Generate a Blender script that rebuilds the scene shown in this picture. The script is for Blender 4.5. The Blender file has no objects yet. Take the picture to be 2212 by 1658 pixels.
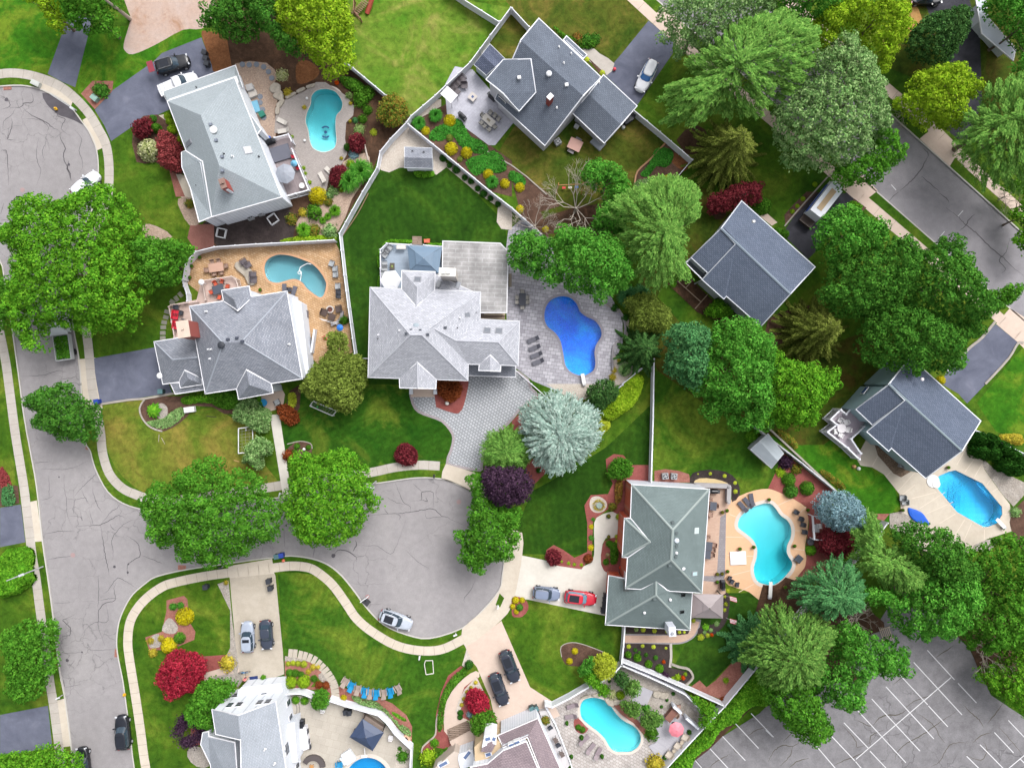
import bpy,math,random
import numpy as np
from mathutils import Vector,Matrix
from mathutils.geometry import delaunay_2d_cdt
R=math.radians
# ---------------------------------------------------------------- camera, sky, sun, exposure
scn=bpy.context.scene
COL=scn.collection
CAMH=105.0
PPM=15.0
cd=bpy.data.cameras.new('camera');cam=bpy.data.objects.new('camera',cd);COL.objects.link(cam)
cam.location=(0,0,CAMH);cam.rotation_euler=(0,0,0)
cd.sensor_width=36;cd.sensor_fit='HORIZONTAL';cd.lens=36*CAMH/(2212/PPM)
cd.clip_start=1;cd.clip_end=6000
scn.camera=cam
world=bpy.data.worlds.new('World');scn.world=world;world.use_nodes=True
SUN_EL,SUN_AZ=R(52),R(35)
wn=world.node_tree;wn.nodes.clear()
sky=wn.nodes.new('ShaderNodeTexSky');sky.sky_type='NISHITA';sky.sun_disc=False
sky.sun_elevation=SUN_EL;sky.sun_rotation=SUN_AZ;sky.dust_density=6;sky.air_density=1.0;sky.ozone_density=1.0
hs=wn.nodes.new('ShaderNodeHueSaturation');hs.inputs['Saturation'].default_value=0.16
bg=wn.nodes.new('ShaderNodeBackground');bg.inputs['Strength'].default_value=0.15
wo=wn.nodes.new('ShaderNodeOutputWorld')
wn.links.new(sky.outputs[0],hs.inputs['Color']);wn.links.new(hs.outputs[0],bg.inputs[0]);wn.links.new(bg.outputs[0],wo.inputs[0])
sd=bpy.data.lights.new('sun','SUN');sd.energy=0.85;sd.angle=R(24);sd.color=(1.0,.965,.92)
sun=bpy.data.objects.new('sun',sd);COL.objects.link(sun);sun.location=(30,40,90)
sv=Vector((math.sin(SUN_AZ)*math.cos(SUN_EL),math.cos(SUN_AZ)*math.cos(SUN_EL),math.sin(SUN_EL)))
sun.rotation_euler=(-sv).to_track_quat('-Z','Y').to_euler()
scn.view_settings.view_transform='Standard';scn.view_settings.look='None'
scn.view_settings.gamma=1;scn.view_settings.exposure=1.0
rng=np.random.default_rng(7);random.seed(7)
# ---------------------------------------------------------------- survey coordinates -> metres
TILES={'A':(440,180,520,2211),'B':(420,780,540,2211),'C':(1060,680,520,2211),'E':(1380,40,520,2211),'F':(1980,570,420,2211),'G':(2400,1040,500,2211),'H':(1760,1380,400,1269),'I':(1760,1600,400,1269),'J':(560,1940,400,1269),'K':(1240,2040,480,1270),'L':(860,1940,400,1269)}
def conv(t,x,y):
 if t=='D':return(x,y)
 if t in TILES:
  a,b,w,n=TILES[t];return((a+x*w/n)/1.35624,(b+y*w/n)/1.35624)
 return(553*int(t[0])+x/4,414.4*int(t[1])+y/4)
def tscale(t):
 if t=='D':return 1.0
 if t in TILES:return TILES[t][2]/TILES[t][3]/1.35624
 return 0.25
def P(s):
 t='D';out=[]
 for k in s.split():
  if ',' not in k:t=k;continue
  v=[float(q)for q in k.split(',')]
  out.append(conv(t,v[0],v[1])+tuple(v[2:]))
 return out
def W(u,v,z=0.0):
 k=(CAMH-z)/CAMH/PPM
 return Vector(((u-1106)*k,(829-v)*k,z))
def W2(pts,z=0.0):return[tuple(W(p[0],p[1],z)[:2])for p in pts]
def smooth(pts,n=4,closed=True):
 m=len(pts);out=[]
 rngi=range(m)if closed else range(m-1)
 for i in rngi:
  g=(lambda k:pts[k%m])if closed else(lambda k:pts[min(max(k,0),m-1)])
  p0,p1,p2,p3=g(i-1),g(i),g(i+1),g(i+2)
  for j in range(n):
   t=j/n
   out.append(tuple(.5*((2*p1[c])+(-p0[c]+p2[c])*t+(2*p0[c]-5*p1[c]+4*p2[c]-p3[c])*t*t+(-p0[c]+3*p1[c]-3*p2[c]+p3[c])*t**3)for c in(0,1)))
 if not closed:out.append(tuple(pts[-1][:2]))
 return out
def area2(p):return .5*sum(p[i][0]*p[(i+1)%len(p)][1]-p[(i+1)%len(p)][0]*p[i][1]for i in range(len(p)))
def ccw(p):return p if area2(p)>0 else list(reversed(p))
def inside(p,x,y):
 c=False;n=len(p)
 for i in range(n):
  x1,y1=p[i][:2];x2,y2=p[(i+1)%n][:2]
  if(y1>y)!=(y2>y)and x<(x2-x1)*(y-y1)/(y2-y1)+x1:c=not c
 return c
def inside_np(poly,X,Y):
 c=np.zeros(len(X),bool);n=len(poly)
 for i in range(n):
  x1,y1=poly[i][:2];x2,y2=poly[(i+1)%n][:2]
  if y1==y2:continue
  k=((y1>Y)!=(y2>Y))&(X<(x2-x1)*(Y-y1)/(y2-y1)+x1);c^=k
 return c
def dist_np(poly,X,Y):
 d=np.full(len(X),1e9);n=len(poly)
 for i in range(n):
  x1,y1=poly[i][:2];x2,y2=poly[(i+1)%n][:2]
  dx,dy=x2-x1,y2-y1;L=dx*dx+dy*dy+1e-12
  t=np.clip(((X-x1)*dx+(Y-y1)*dy)/L,0,1)
  d=np.minimum(d,np.hypot(X-x1-t*dx,Y-y1-t*dy))
 return d
def offset(p,d):
 n=len(p);out=[]
 for i in range(n):
  a,b,c=Vector(p[i-1][:2]),Vector(p[i][:2]),Vector(p[(i+1)%n][:2])
  e1=(b-a);e2=(c-b)
  if e1.length<1e-6 or e2.length<1e-6:out.append(tuple(b));continue
  e1.normalize();e2.normalize()
  n1=Vector((e1.y,-e1.x));n2=Vector((e2.y,-e2.x));m=n1+n2
  if m.length<.2:m=n1
  else:m=m/max(m.dot(n1),.35)
  out.append(tuple(b+m*d))
 return out
 # ---------------------------------------------------------------- materials
KALB=.62
def S(r,g,b,k=1.0):
 if min(r,g,b)>=226:k*=1.14
 f=lambda c:((c/255)/12.92 if c/255<=.04045 else((c/255+.055)/1.055)**2.4)
 return(min(f(r)*KALB*k,.9),min(f(g)*KALB*k,.9),min(f(b)*KALB*k,.9),1)
MATS={}
class NB:
 def __init__(s,name):
  s.m=bpy.data.materials.new(name);s.m.use_nodes=True;s.t=s.m.node_tree;s.t.nodes.clear()
  s.out=s.n('ShaderNodeOutputMaterial');MATS[name]=s.m
 def n(s,k,**kw):
  x=s.t.nodes.new(k)
  for a,v in kw.items():setattr(x,a,v)
  return x
 def l(s,a,b):s.t.links.new(a,b)
 def noise(s,scale,detail=4,rough=.6,vec=None,dist=0):
  x=s.n('ShaderNodeTexNoise');x.inputs['Scale'].default_value=scale;x.inputs['Detail'].default_value=detail
  x.inputs['Roughness'].default_value=rough;x.inputs['Distortion'].default_value=dist
  if vec is not None:s.l(vec,x.inputs['Vector'])
  return x.outputs['Fac']
 def pos(s):return s.n('ShaderNodeNewGeometry').outputs['Position']
 def ramp(s,fac,stops):
  x=s.n('ShaderNodeValToRGB');e=x.color_ramp.elements
  while len(e)<len(stops):e.new(.5)
  for i,(p,c)in enumerate(stops):e[i].position=p;e[i].color=c if len(c)==4 else(*c,1)
  s.l(fac,x.inputs['Fac']);return x.outputs['Color']
 def mul(s,a,b,f=1.0,mode='MULTIPLY'):
  x=s.n('ShaderNodeMix',data_type='RGBA',blend_type=mode)
  if isinstance(f,(int,float)):x.inputs[0].default_value=f
  else:s.l(f,x.inputs[0])
  for q,i in((a,6),(b,7)):
   if isinstance(q,tuple):x.inputs[i].default_value=q
   else:s.l(q,x.inputs[i])
  return x.outputs[2]
 def bsdf(s,col,rough=.9,metal=0,spec=.3,bump=None,bstr=.3,bdist=.02,**kw):
  b=s.n('ShaderNodeBsdfPrincipled');b.inputs['Roughness'].default_value=rough;b.inputs['Metallic'].default_value=metal
  b.inputs['Specular IOR Level'].default_value=spec
  if isinstance(col,tuple):b.inputs['Base Color'].default_value=col
  else:s.l(col,b.inputs['Base Color'])
  for k,v in kw.items():b.inputs[k].default_value=v
  if bump is not None:
   u=s.n('ShaderNodeBump');u.inputs['Strength'].default_value=bstr;u.inputs['Distance'].default_value=bdist
   s.l(bump,u.inputs['Height']);s.l(u.outputs[0],b.inputs['Normal'])
  s.l(b.outputs[0],s.out.inputs[0]);return s.m
G=lambda v:(v,v,v,1)
def m_plain(name,c,rough=.6,metal=0,spec=.4,var=.12,sc=3.0,k=1,**kw):
 b=NB(name);f=b.ramp(b.noise(sc,5),[(.3,G(1-var)),(.7,G(1+0*var))])
 return b.bsdf(b.mul(S(*c,k),f),rough,metal,spec,**kw)
def m_ground(name,stops,scale=.12,fine=2.2,fvar=.35,fine2=9.0,f2var=.3,dist=.6,rough=.95,bump=.5,bdist=.03,spec=.15,crack=0):
 b=NB(name);p=b.pos()
 base=b.ramp(b.noise(scale,6,.62,p,dist),stops)
 f=b.ramp(b.noise(fine,5,.65,p),[(.3,G(1-fvar)),(.7,G(1+fvar*.35))])
 f2n=b.noise(fine2,3,.7,p)
 f2=b.ramp(f2n,[(.3,G(1-f2var)),(.7,G(1+f2var*.4))])
 col=b.mul(b.mul(base,f),f2)
 if crack:
  ds=b.n('ShaderNodeTexNoise');ds.inputs['Scale'].default_value=.7;ds.inputs['Detail'].default_value=5;b.l(p,ds.inputs['Vector'])
  ad=b.n('ShaderNodeVectorMath',operation='MULTIPLY_ADD');ad.inputs[1].default_value=(2.2,2.2,0);b.l(ds.outputs['Color'],ad.inputs[0]);b.l(p,ad.inputs[2])
  vo=b.n('ShaderNodeTexVoronoi',feature='DISTANCE_TO_EDGE');vo.inputs['Scale'].default_value=crack;b.l(ad.outputs[0],vo.inputs['Vector'])
  ln=b.ramp(vo.outputs['Distance'],[(.0,G(.62)),(.008,G(.8)),(.015,G(1))]);ms=b.ramp(b.noise(.06,3,.5,p),[(.47,G(0)),(.56,G(1))])
  col=b.mul(col,ln,ms)
 return b.bsdf(col,rough,0,spec,f2n,bump,bdist)
def m_grass(name,a,c,d,sc=.13,stripe=None):
 b=NB(name);p=b.pos()
 base=b.ramp(b.noise(sc,7,.66,p,.8),[(.34,S(*a)),(.5,S(*c)),(.64,S(*d))])
 f=b.ramp(b.noise(1.1,6,.72,p,.5),[(.3,G(.58)),(.5,G(.95)),(.7,G(1.32))])
 f2n=b.noise(11,4,.75,p)
 f2=b.ramp(f2n,[(.3,G(.62)),(.7,G(1.25))])
 col=b.mul(b.mul(base,f),f2)
 if stripe:
  mp=b.n('ShaderNodeMapping');mp.inputs['Rotation'].default_value=(0,0,R(stripe[0]));b.l(p,mp.inputs['Vector'])
  w=b.n('ShaderNodeTexWave');w.inputs['Scale'].default_value=stripe[1];w.inputs['Distortion'].default_value=2.5;w.inputs['Detail'].default_value=2
  w.inputs['Detail Scale'].default_value=.6
  b.l(mp.outputs[0],w.inputs['Vector'])
  col=b.mul(col,b.ramp(w.outputs['Fac'],[(0,G(.94)),(1,G(1.04))]))
 return b.bsdf(col,.95,0,.1,f2n,.7,.04)
def m_pave(name,c1,c2,mort,bw,bh,rot=0,var=.25,msize=.02,off=.5,rough=.85,sq=1.0):
 b=NB(name);p=b.pos();mp=b.n('ShaderNodeMapping');mp.inputs['Rotation'].default_value=(0,0,R(rot));b.l(p,mp.inputs['Vector'])
 t=b.n('ShaderNodeTexBrick');t.offset=off;t.squash=sq;t.inputs['Scale'].default_value=1
 t.inputs['Color1'].default_value=S(*c1);t.inputs['Color2'].default_value=S(*c2);t.inputs['Mortar'].default_value=S(*mort)
 t.inputs['Mortar Size'].default_value=msize;t.inputs['Brick Width'].default_value=bw;t.inputs['Row Height'].default_value=bh;t.inputs['Bias'].default_value=0
 t.inputs['Mortar Smooth'].default_value=.3
 b.l(mp.outputs[0],t.inputs['Vector'])
 f=b.ramp(b.noise(.45,5,.6,p),[(.3,G(1-var)),(.7,G(1+var*.2))])
 f2n=b.noise(6,4,.7,p)
 f2=b.ramp(f2n,[(.3,G(.9)),(.7,G(1.05))])
 return b.bsdf(b.mul(b.mul(t.outputs[0],f),f2),rough,0,.2,f2n,.2,.01)
def m_shingle(name,c1,c2,line,var=.16):
 b=NB(name);uv=b.n('ShaderNodeUVMap').outputs[0]
 t=b.n('ShaderNodeTexBrick');t.offset=.5;t.inputs['Scale'].default_value=1
 t.inputs['Color1'].default_value=S(*c1);t.inputs['Color2'].default_value=S(*c2);t.inputs['Mortar'].default_value=S(*line)
 t.inputs['Mortar Size'].default_value=.035;t.inputs['Brick Width'].default_value=.42;t.inputs['Row Height'].default_value=.2
 b.l(uv,t.inputs['Vector'])
 f=b.ramp(b.noise(.35,5,.6,b.pos()),[(.3,G(1-var)),(.7,G(1+var*.3))])
 f2n=b.noise(5,5,.8,b.pos())
 f2=b.ramp(f2n,[(.3,G(.8)),(.7,G(1.1))])
 return b.bsdf(b.mul(b.mul(t.outputs[0],f),f2),.95,0,.15,f2n,.3,.015)
def m_leaf(name,a,c,d,k=1.27,tr=.22):
 b=NB(name);g=b.n('ShaderNodeNewGeometry')
 base=b.ramp(g.outputs['Random Per Island'],[(.0,S(*a,k)),(.5,S(*c,k)),(1.,S(*d,k))])
 f=b.ramp(b.noise(.55,3,.6,g.outputs['Position']),[(.35,G(.72)),(.65,G(1.12))])
 col=b.mul(base,f)
 df=b.n('ShaderNodeBsdfDiffuse');tl=b.n('ShaderNodeBsdfTranslucent');mx=b.n('ShaderNodeMixShader');mx.inputs[0].default_value=tr
 b.l(col,df.inputs[0]);b.l(col,tl.inputs[0]);b.l(df.outputs[0],mx.inputs[1]);b.l(tl.outputs[0],mx.inputs[2]);b.l(mx.outputs[0],b.out.inputs[0])
 return b.m
def m_water(name,tint,dens):
 b=NB(name);tr=b.n('ShaderNodeBsdfTransparent');gl=b.n('ShaderNodeBsdfGlossy');gl.inputs['Roughness'].default_value=.06
 fr=b.n('ShaderNodeFresnel');fr.inputs['IOR'].default_value=1.33
 bu=b.n('ShaderNodeBump');bu.inputs['Strength'].default_value=.35;bu.inputs['Distance'].default_value=.05
 b.l(b.noise(2.6,4,.6,b.pos(),1.2),bu.inputs['Height']);b.l(bu.outputs[0],gl.inputs['Normal']);b.l(bu.outputs[0],fr.inputs['Normal'])
 mx=b.n('ShaderNodeMixShader');b.l(fr.outputs[0],mx.inputs[0]);b.l(tr.outputs[0],mx.inputs[1]);b.l(gl.outputs[0],mx.inputs[2]);b.l(mx.outputs[0],b.out.inputs[0])
 va=b.n('ShaderNodeVolumeAbsorption');va.inputs['Color'].default_value=tint;va.inputs['Density'].default_value=dens
 b.l(va.outputs[0],b.out.inputs['Volume']);return b.m
def M(n):return MATS[n]
def pm(c,**kw):
 n='paint_%d_%d_%d'%c+('_%g'%kw['rough']if 'rough' in kw else '')+('m' if kw.get('metal')else '')
 return MATS[n]if n in MATS else m_plain(n,c,**kw)
 # ---------------------------------------------------------------- mesh building
def link(o,parent=None):
 COL.objects.link(o)
 if parent is not None:o.parent=parent
 return o
def tag(o,label=None,cat=None,group=None,kind=None):
 if label:o['label']=label
 if cat:o['category']=cat
 if group:o['group']=group
 if kind:o['kind']=kind
 return o
def E(name,label,cat,loc,rz=0,group=None):
 o=bpy.data.objects.new(name,None);o.empty_display_size=.3;o.location=loc;o.rotation_euler=(0,0,rz);link(o)
 return tag(o,label,cat,group)
class MB:
 def __init__(s):s.v=[];s.f=[];s.mi=[];s.cur=0;s.uv=None
 def add(s,vs,fs):
  k=len(s.v);s.v+=[tuple(a)for a in vs];s.f+=[tuple(k+i for i in f)for f in fs];s.mi+=[s.cur]*len(fs);return s
 def box(s,cx,cy,cz,sx,sy,sz,rz=0,top=1.0):
  c,n=math.cos(rz),math.sin(rz);vs=[]
  for k,q in((-.5,1),(.5,top)):
   for a,b in((-.5,-.5),(.5,-.5),(.5,.5),(-.5,.5)):
    x,y=a*sx*q,b*sy*q;vs.append((cx+x*c-y*n,cy+x*n+y*c,cz+k*sz))
  return s.add(vs,[(3,2,1,0),(4,5,6,7),(0,1,5,4),(1,2,6,5),(2,3,7,6),(3,0,4,7)])
 def cyl(s,x,y,z0,z1,r0,r1=None,n=14,cap=True):
  r1=r0 if r1 is None else r1
  vs=[(x+r0*math.cos(2*math.pi*i/n),y+r0*math.sin(2*math.pi*i/n),z0)for i in range(n)]+[(x+r1*math.cos(2*math.pi*i/n),y+r1*math.sin(2*math.pi*i/n),z1)for i in range(n)]
  fs=[(i,(i+1)%n,n+(i+1)%n,n+i)for i in range(n)]
  if cap:fs+=[tuple(range(n-1,-1,-1)),tuple(range(n,2*n))]
  return s.add(vs,fs)
 def tube(s,p,q,r0,r1=None,n=6):
  r1=r0 if r1 is None else r1;p=Vector(p);q=Vector(q);d=q-p
  if d.length<1e-5:return s
  d.normalize();a=d.orthogonal().normalized();b=d.cross(a)
  vs=[tuple(p+(a*math.cos(2*math.pi*i/n)+b*math.sin(2*math.pi*i/n))*r0)for i in range(n)]+[tuple(q+(a*math.cos(2*math.pi*i/n)+b*math.sin(2*math.pi*i/n))*r1)for i in range(n)]
  return s.add(vs,[(i,(i+1)%n,n+(i+1)%n,n+i)for i in range(n)]+[tuple(range(n-1,-1,-1)),tuple(range(n,2*n))])
 def poly(s,pts):return s.add(pts,[tuple(range(len(pts)))])
 def prism(s,pts,z0,z1):
  pts=ccw(pts);n=len(pts)
  vs=[(p[0],p[1],z0)for p in pts]+[(p[0],p[1],z1)for p in pts]
  s.add(vs,[(i,(i+1)%n,n+(i+1)%n,n+i)for i in range(n)])
  k=len(s.v)-2*n;v2,_,f2,*_r=delaunay_2d_cdt([Vector(p[:2])for p in pts],[(i,(i+1)%n)for i in range(n)],[],1,1e-5)
  base=len(s.v);s.v+=[(q.x,q.y,z1)for q in v2]
  for f in f2:s.f.append(tuple(base+i for i in f));s.mi.append(s.cur)
  return s
 def loft(s,rings,cap=True):
  n=len(rings[0]);k=len(s.v)
  for r in rings:s.v+=[tuple(q)for q in r]
  for j in range(len(rings)-1):
   for i in range(n):
    s.f.append((k+j*n+i,k+j*n+(i+1)%n,k+(j+1)*n+(i+1)%n,k+(j+1)*n+i));s.mi.append(s.cur)
  if cap:
   s.f.append(tuple(k+i for i in range(n-1,-1,-1)));s.f.append(tuple(k+(len(rings)-1)*n+i for i in range(n)));s.mi+=[s.cur]*2
  return s
 def sphere(s,x,y,z,rx,ry=None,rz=None,n=12,m=6,half=False):
  ry=ry or rx;rz=rz or rx;rings=[]
  for j in range(m+1):
   t=(-math.pi/2+math.pi*j/m)if not half else(math.pi/2*j/m)
   c=max(math.cos(t),.02)
   rings.append([(x+rx*c*math.cos(2*math.pi*i/n),y+ry*c*math.sin(2*math.pi*i/n),z+rz*math.sin(t))for i in range(n)])
  return s.loft(rings)
 def build(s,name,mats,parent=None,origin=None,smooth=False):
  me=bpy.data.meshes.new(name)
  o0=Vector(origin)if origin is not None else(parent.location.copy()if(parent is not None and parent.get('_w'))else Vector((0,0,0)))
  me.from_pydata([tuple(Vector(v)-o0)for v in s.v],[],s.f)
  if not isinstance(mats,(list,tuple)):mats=[mats]
  for m in mats:me.materials.append(m)
  if len(mats)>1:me.polygons.foreach_set('material_index',s.mi)
  if smooth:me.polygons.foreach_set('use_smooth',[True]*len(me.polygons))
  me.update()
  o=bpy.data.objects.new(name,me);link(o,parent)
  if parent is None and origin is not None:o.location=o0
  return o
def WE(name,label,cat,loc,group=None):
 o=E(name,label,cat,loc,0,group);o['_w']=1;return o
def copy_tree(o,loc=None,rz=None,label=None,group=None,parent=None):
 c=o.copy();COL.objects.link(c)
 if parent is not None:c.parent=parent
 if loc is not None:c.location=loc
 if rz is not None:c.rotation_euler=(0,0,rz)
 if label:c['label']=label
 if group:c['group']=group
 for ch in list(o.children):copy_tree(ch,parent=c)
 return c
def sheet(name,pts,z,mat,holes=(),depth=0.0,kind='structure',label=None,cat=None,grid=None,zf=None):
 """flat sheet with holes; pts/holes are world xy; depth gives it a real skirt"""
 pts=ccw(pts);loops=[pts]+[ccw(h)for h in holes]
 V=[];Ed=[]
 for lp in loops:
  k=len(V);V+=[Vector(p[:2])for p in lp];Ed+=[(k+i,k+(i+1)%len(lp))for i in range(len(lp))]
 if grid:
  xs=[p[0]for p in pts];ys=[p[1]for p in pts]
  X,Y=np.meshgrid(np.arange(min(xs),max(xs),grid),np.arange(min(ys),max(ys),grid));X=X.ravel();Y=Y.ravel()
  ok=inside_np(pts,X,Y)&(dist_np(pts,X,Y)>grid*.4);V+=[Vector((a,b))for a,b in zip(X[ok],Y[ok])]
 v,e,f,*_=delaunay_2d_cdt(V,Ed,[],0,1e-5)
 keep=[]
 for t in f:
  cx=sum(v[i].x for i in t)/3;cy=sum(v[i].y for i in t)/3
  if inside(pts,cx,cy)and not any(inside(h,cx,cy)for h in holes):keep.append(t)
 mb=MB();g=zf or(lambda x,y:z)
 mb.add([(q.x,q.y,g(q.x,q.y))for q in v],[tuple(t)if((v[t[1]]-v[t[0]]).cross(v[t[2]]-v[t[0]]))>0 else tuple(reversed(t))for t in keep])
 if depth:
  for lp in loops:
   n=len(lp);mb.add([(p[0],p[1],z-depth)for p in lp]+[(p[0],p[1],z)for p in lp],[(i,(i+1)%n,n+(i+1)%n,n+i)for i in range(n)])
 o=mb.build(name,mat);tag(o,label,cat,None,kind);return o
def ribbon(mb,line,w,z,z0=None,taper=False):
 """strip of width w along a world polyline"""
 n=len(line);L=[];Rr=[]
 for i in range(n):
  a=Vector(line[max(i-1,0)][:2]);b=Vector(line[min(i+1,n-1)][:2]);d=(b-a)
  if d.length<1e-6:d=Vector((1,0))
  d.normalize();q=Vector((-d.y,d.x));ww=w*.5*(1 if not taper else max(.25,math.sin(math.pi*(i+.5)/n)))
  p=Vector(line[i][:2]);L.append(p+q*ww);Rr.append(p-q*ww)
 vs=[(p.x,p.y,z)for p in L]+[(p.x,p.y,z)for p in Rr];fs=[(i+n,i+1+n,i+1,i)for i in range(n-1)]
 if z0 is not None:
  vs+=[(p.x,p.y,z0)for p in L]+[(p.x,p.y,z0)for p in Rr]
  fs+=[(i,i+1,i+1+2*n,i+2*n)for i in range(n-1)]+[(i+3*n,i+1+3*n,i+1+n,i+n)for i in range(n-1)]
  fs+=[(0,2*n,3*n,n),(n-1,2*n-1,4*n-1,3*n-1)]
 mb.add(vs,fs);return mb
ORD=['first','second','third','fourth','fifth','sixth','seventh','eighth','ninth','tenth','eleventh','twelfth','thirteenth','fourteenth','fifteenth','sixteenth','seventeenth','eighteenth','nineteenth','twentieth','twenty-first','twenty-second','twenty-third','twenty-fourth','twenty-fifth','twenty-sixth']
# ---------------------------------------------------------------- foliage
def np_mesh(name,V,F,mat,parent=None,loc=None):
 me=bpy.data.meshes.new(name);V=np.asarray(V,np.float32);F=np.asarray(F,np.int32);k=F.shape[1]
 me.vertices.add(len(V));me.vertices.foreach_set('co',V.ravel())
 me.loops.add(F.size);me.loops.foreach_set('vertex_index',F.ravel())
 me.polygons.add(len(F));me.polygons.foreach_set('loop_start',np.arange(0,F.size,k,dtype=np.int32));me.polygons.foreach_set('loop_total',np.full(len(F),k,np.int32))
 me.materials.append(mat);me.update(calc_edges=True);me.validate()
 o=bpy.data.objects.new(name,me);link(o,parent)
 if loc is not None:o.location=loc
 return o
def leaf_quads(C,N,s,asp=.6,T=None):
 n=len(C);N=N/(np.linalg.norm(N,axis=1,keepdims=True)+1e-9)
 if T is None:T=rng.normal(size=(n,3))
 A=np.cross(N,T);A/=(np.linalg.norm(A,axis=1,keepdims=True)+1e-9);B=np.cross(A,N)
 s=np.broadcast_to(np.asarray(s),(n,))[:,None]
 V=np.stack([C-B*s*.5,C+A*s*.5*asp,C+B*s*.5,C-A*s*.5*asp],1).reshape(-1,3)
 return V,np.arange(4*n).reshape(n,4)
def lump_leaves(cs,lr,n,squash=.95,zmin=-.05,nn=.55):
 """leaves spread over many rounded clumps"""
 n=int(n);tot=n*len(cs);idx=np.repeat(np.arange(len(cs)),int(n));d=rng.normal(size=(tot,3));d/=np.linalg.norm(d,axis=1,keepdims=True)
 d[:,2]=np.where(d[:,2]<zmin,-d[:,2],d[:,2])
 r=lr[idx][:,None]*(.62+.42*rng.random((tot,1))**.6)
 return cs[idx]+d*r*np.array([1,1,squash]),d+rng.normal(size=(tot,3))*nn*.7,idx
def darts(poly,spacing,n,margin=0):
 xs=[p[0]for p in poly];ys=[p[1]for p in poly]
 X=rng.uniform(min(xs),max(xs),n);Y=rng.uniform(min(ys),max(ys),n)
 ok=inside_np(poly,X,Y);X,Y=X[ok],Y[ok];D=dist_np(poly,X,Y);ok=D>margin;X,Y,D=X[ok],Y[ok],D[ok]
 K=[];kx=np.empty(0);ky=np.empty(0)
 for i in range(len(X)):
  if len(kx)==0 or((kx-X[i])**2+(ky-Y[i])**2).min()>spacing**2:K.append(i);kx=np.append(kx,X[i]);ky=np.append(ky,Y[i])
 return X[K],Y[K],D[K]
def limbs_mb(base,top,pts,r0,n=7,sway=.3):
 mb=MB();base=Vector(base);top=Vector(top)
 p1=base+(top-base)*.35+Vector((random.uniform(-.15,.15),random.uniform(-.15,.15),0))
 mb.cyl(base.x,base.y,base.z-.05,base.z+.25,r0*1.5,r0*1.05,9)
 mb.tube(base,p1,r0*1.05,r0*.8,9);mb.tube(p1,top,r0*.8,r0*.3,8)
 for q in random.sample(pts,min(n,len(pts))):
  t=random.uniform(0,.75);s=p1+(top-p1)*t;q=Vector(q);mid=s+(q-s)*.5+Vector((0,0,-.15*(q-s).length*.4))
  mb.tube(s,mid,r0*.42*(1-t*.4),r0*.25,6);mb.tube(mid,q,r0*.25,r0*.06,5)
 return mb
def crown_tree(pts,h,label,name='shade_tree',leaf='leaf_mid',lump=1.0,hb=None,ls=.42,dens=46,cat='tree',group=None,trunk=True,bark='bark',smoothn=3,core=True,edge=.28,poly=None,feather=False):
 zr=h*.5;poly=poly or W2(smooth(pts,smoothn)if smoothn else pts,zr);poly=ccw(poly)
 hb=h*.35 if hb is None else hb
 cx=sum(p[0]for p in poly)/len(poly);cy=sum(p[1]for p in poly)/len(poly)
 X,Y,D=darts(poly,lump*.72,2600,lump*edge)
 if len(X)==0:return None
 Rr=max(D.max(),lump);q=np.clip(D/Rr,0,1)
 Z=hb+(h-hb)*np.sqrt(1-(1-q)**2)*(1+0*q)-lump*.7
 Z=Z+rng.normal(size=len(Z))*lump*.55+np.sin(X*.9+cx)*np.cos(Y*.8+cy)*lump*.3
 lr=lump*rng.uniform(.62,1.15,len(Z));cs=np.stack([X,Y,Z],1)
 C,N,ix=lump_leaves(cs,lr,max(10,dens*lump*lump))
 sz=ls*rng.uniform(.7,1.3,len(C));T=rng.normal(size=C.shape)
 if feather:
  rad=cs[ix]-np.array([cx,cy,0]);rad[:,2]=0;rad/=(np.linalg.norm(rad,axis=1,keepdims=True)+1e-6);al=rng.uniform(-.9,1.1,(len(C),1))
  C=cs[ix]+(C-cs[ix])*np.array([.62,.62,.5])+rad*al*lump*1.1-np.array([0,0,1])*np.abs(al)*lump*.28;T=rad+rng.normal(size=C.shape)*.35;N=N*.5+np.array([0,0,.8]);sz=sz*1.35
 if core:
  X2,Y2,D2=darts(poly,lump*.45,2500,lump*.35);Z2=hb+(h-hb)*.45*np.sqrt(1-(1-np.clip(D2/Rr,0,1))**2)-lump*.3
  k=len(X2)*9;i=rng.integers(0,len(X2),k);C2=np.stack([X2[i],Y2[i],Z2[i]],1)+rng.normal(size=(k,3))*lump*.35
  C=np.concatenate([C,C2]);N=np.concatenate([N,rng.normal(size=(k,3))*.6+np.array([0,0,1])]);T=np.concatenate([T,rng.normal(size=(k,3))]);sz=np.concatenate([sz,np.full(k,ls*1.3)])
 C[:,2]=np.maximum(C[:,2],.12)
 V,F=leaf_quads(C,N,sz,.36 if feather else .75,T)
 if not trunk:
  o=np_mesh(name,V-np.array([cx,cy,0]),F,M(leaf),None,(cx,cy,0));tag(o,label,cat,group);return o
 root=WE(name,label,cat,(cx,cy,0),group)
 np_mesh('crown',V-np.array([cx,cy,0]),F,M(leaf),root)
 pl=[tuple(c)for c in cs[rng.permutation(len(cs))[:14]]]
 limbs_mb((cx,cy,0),(cx,cy,h*.8),pl,max(.1,h*.022)).build('trunk',M(bark),root)
 return root
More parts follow.
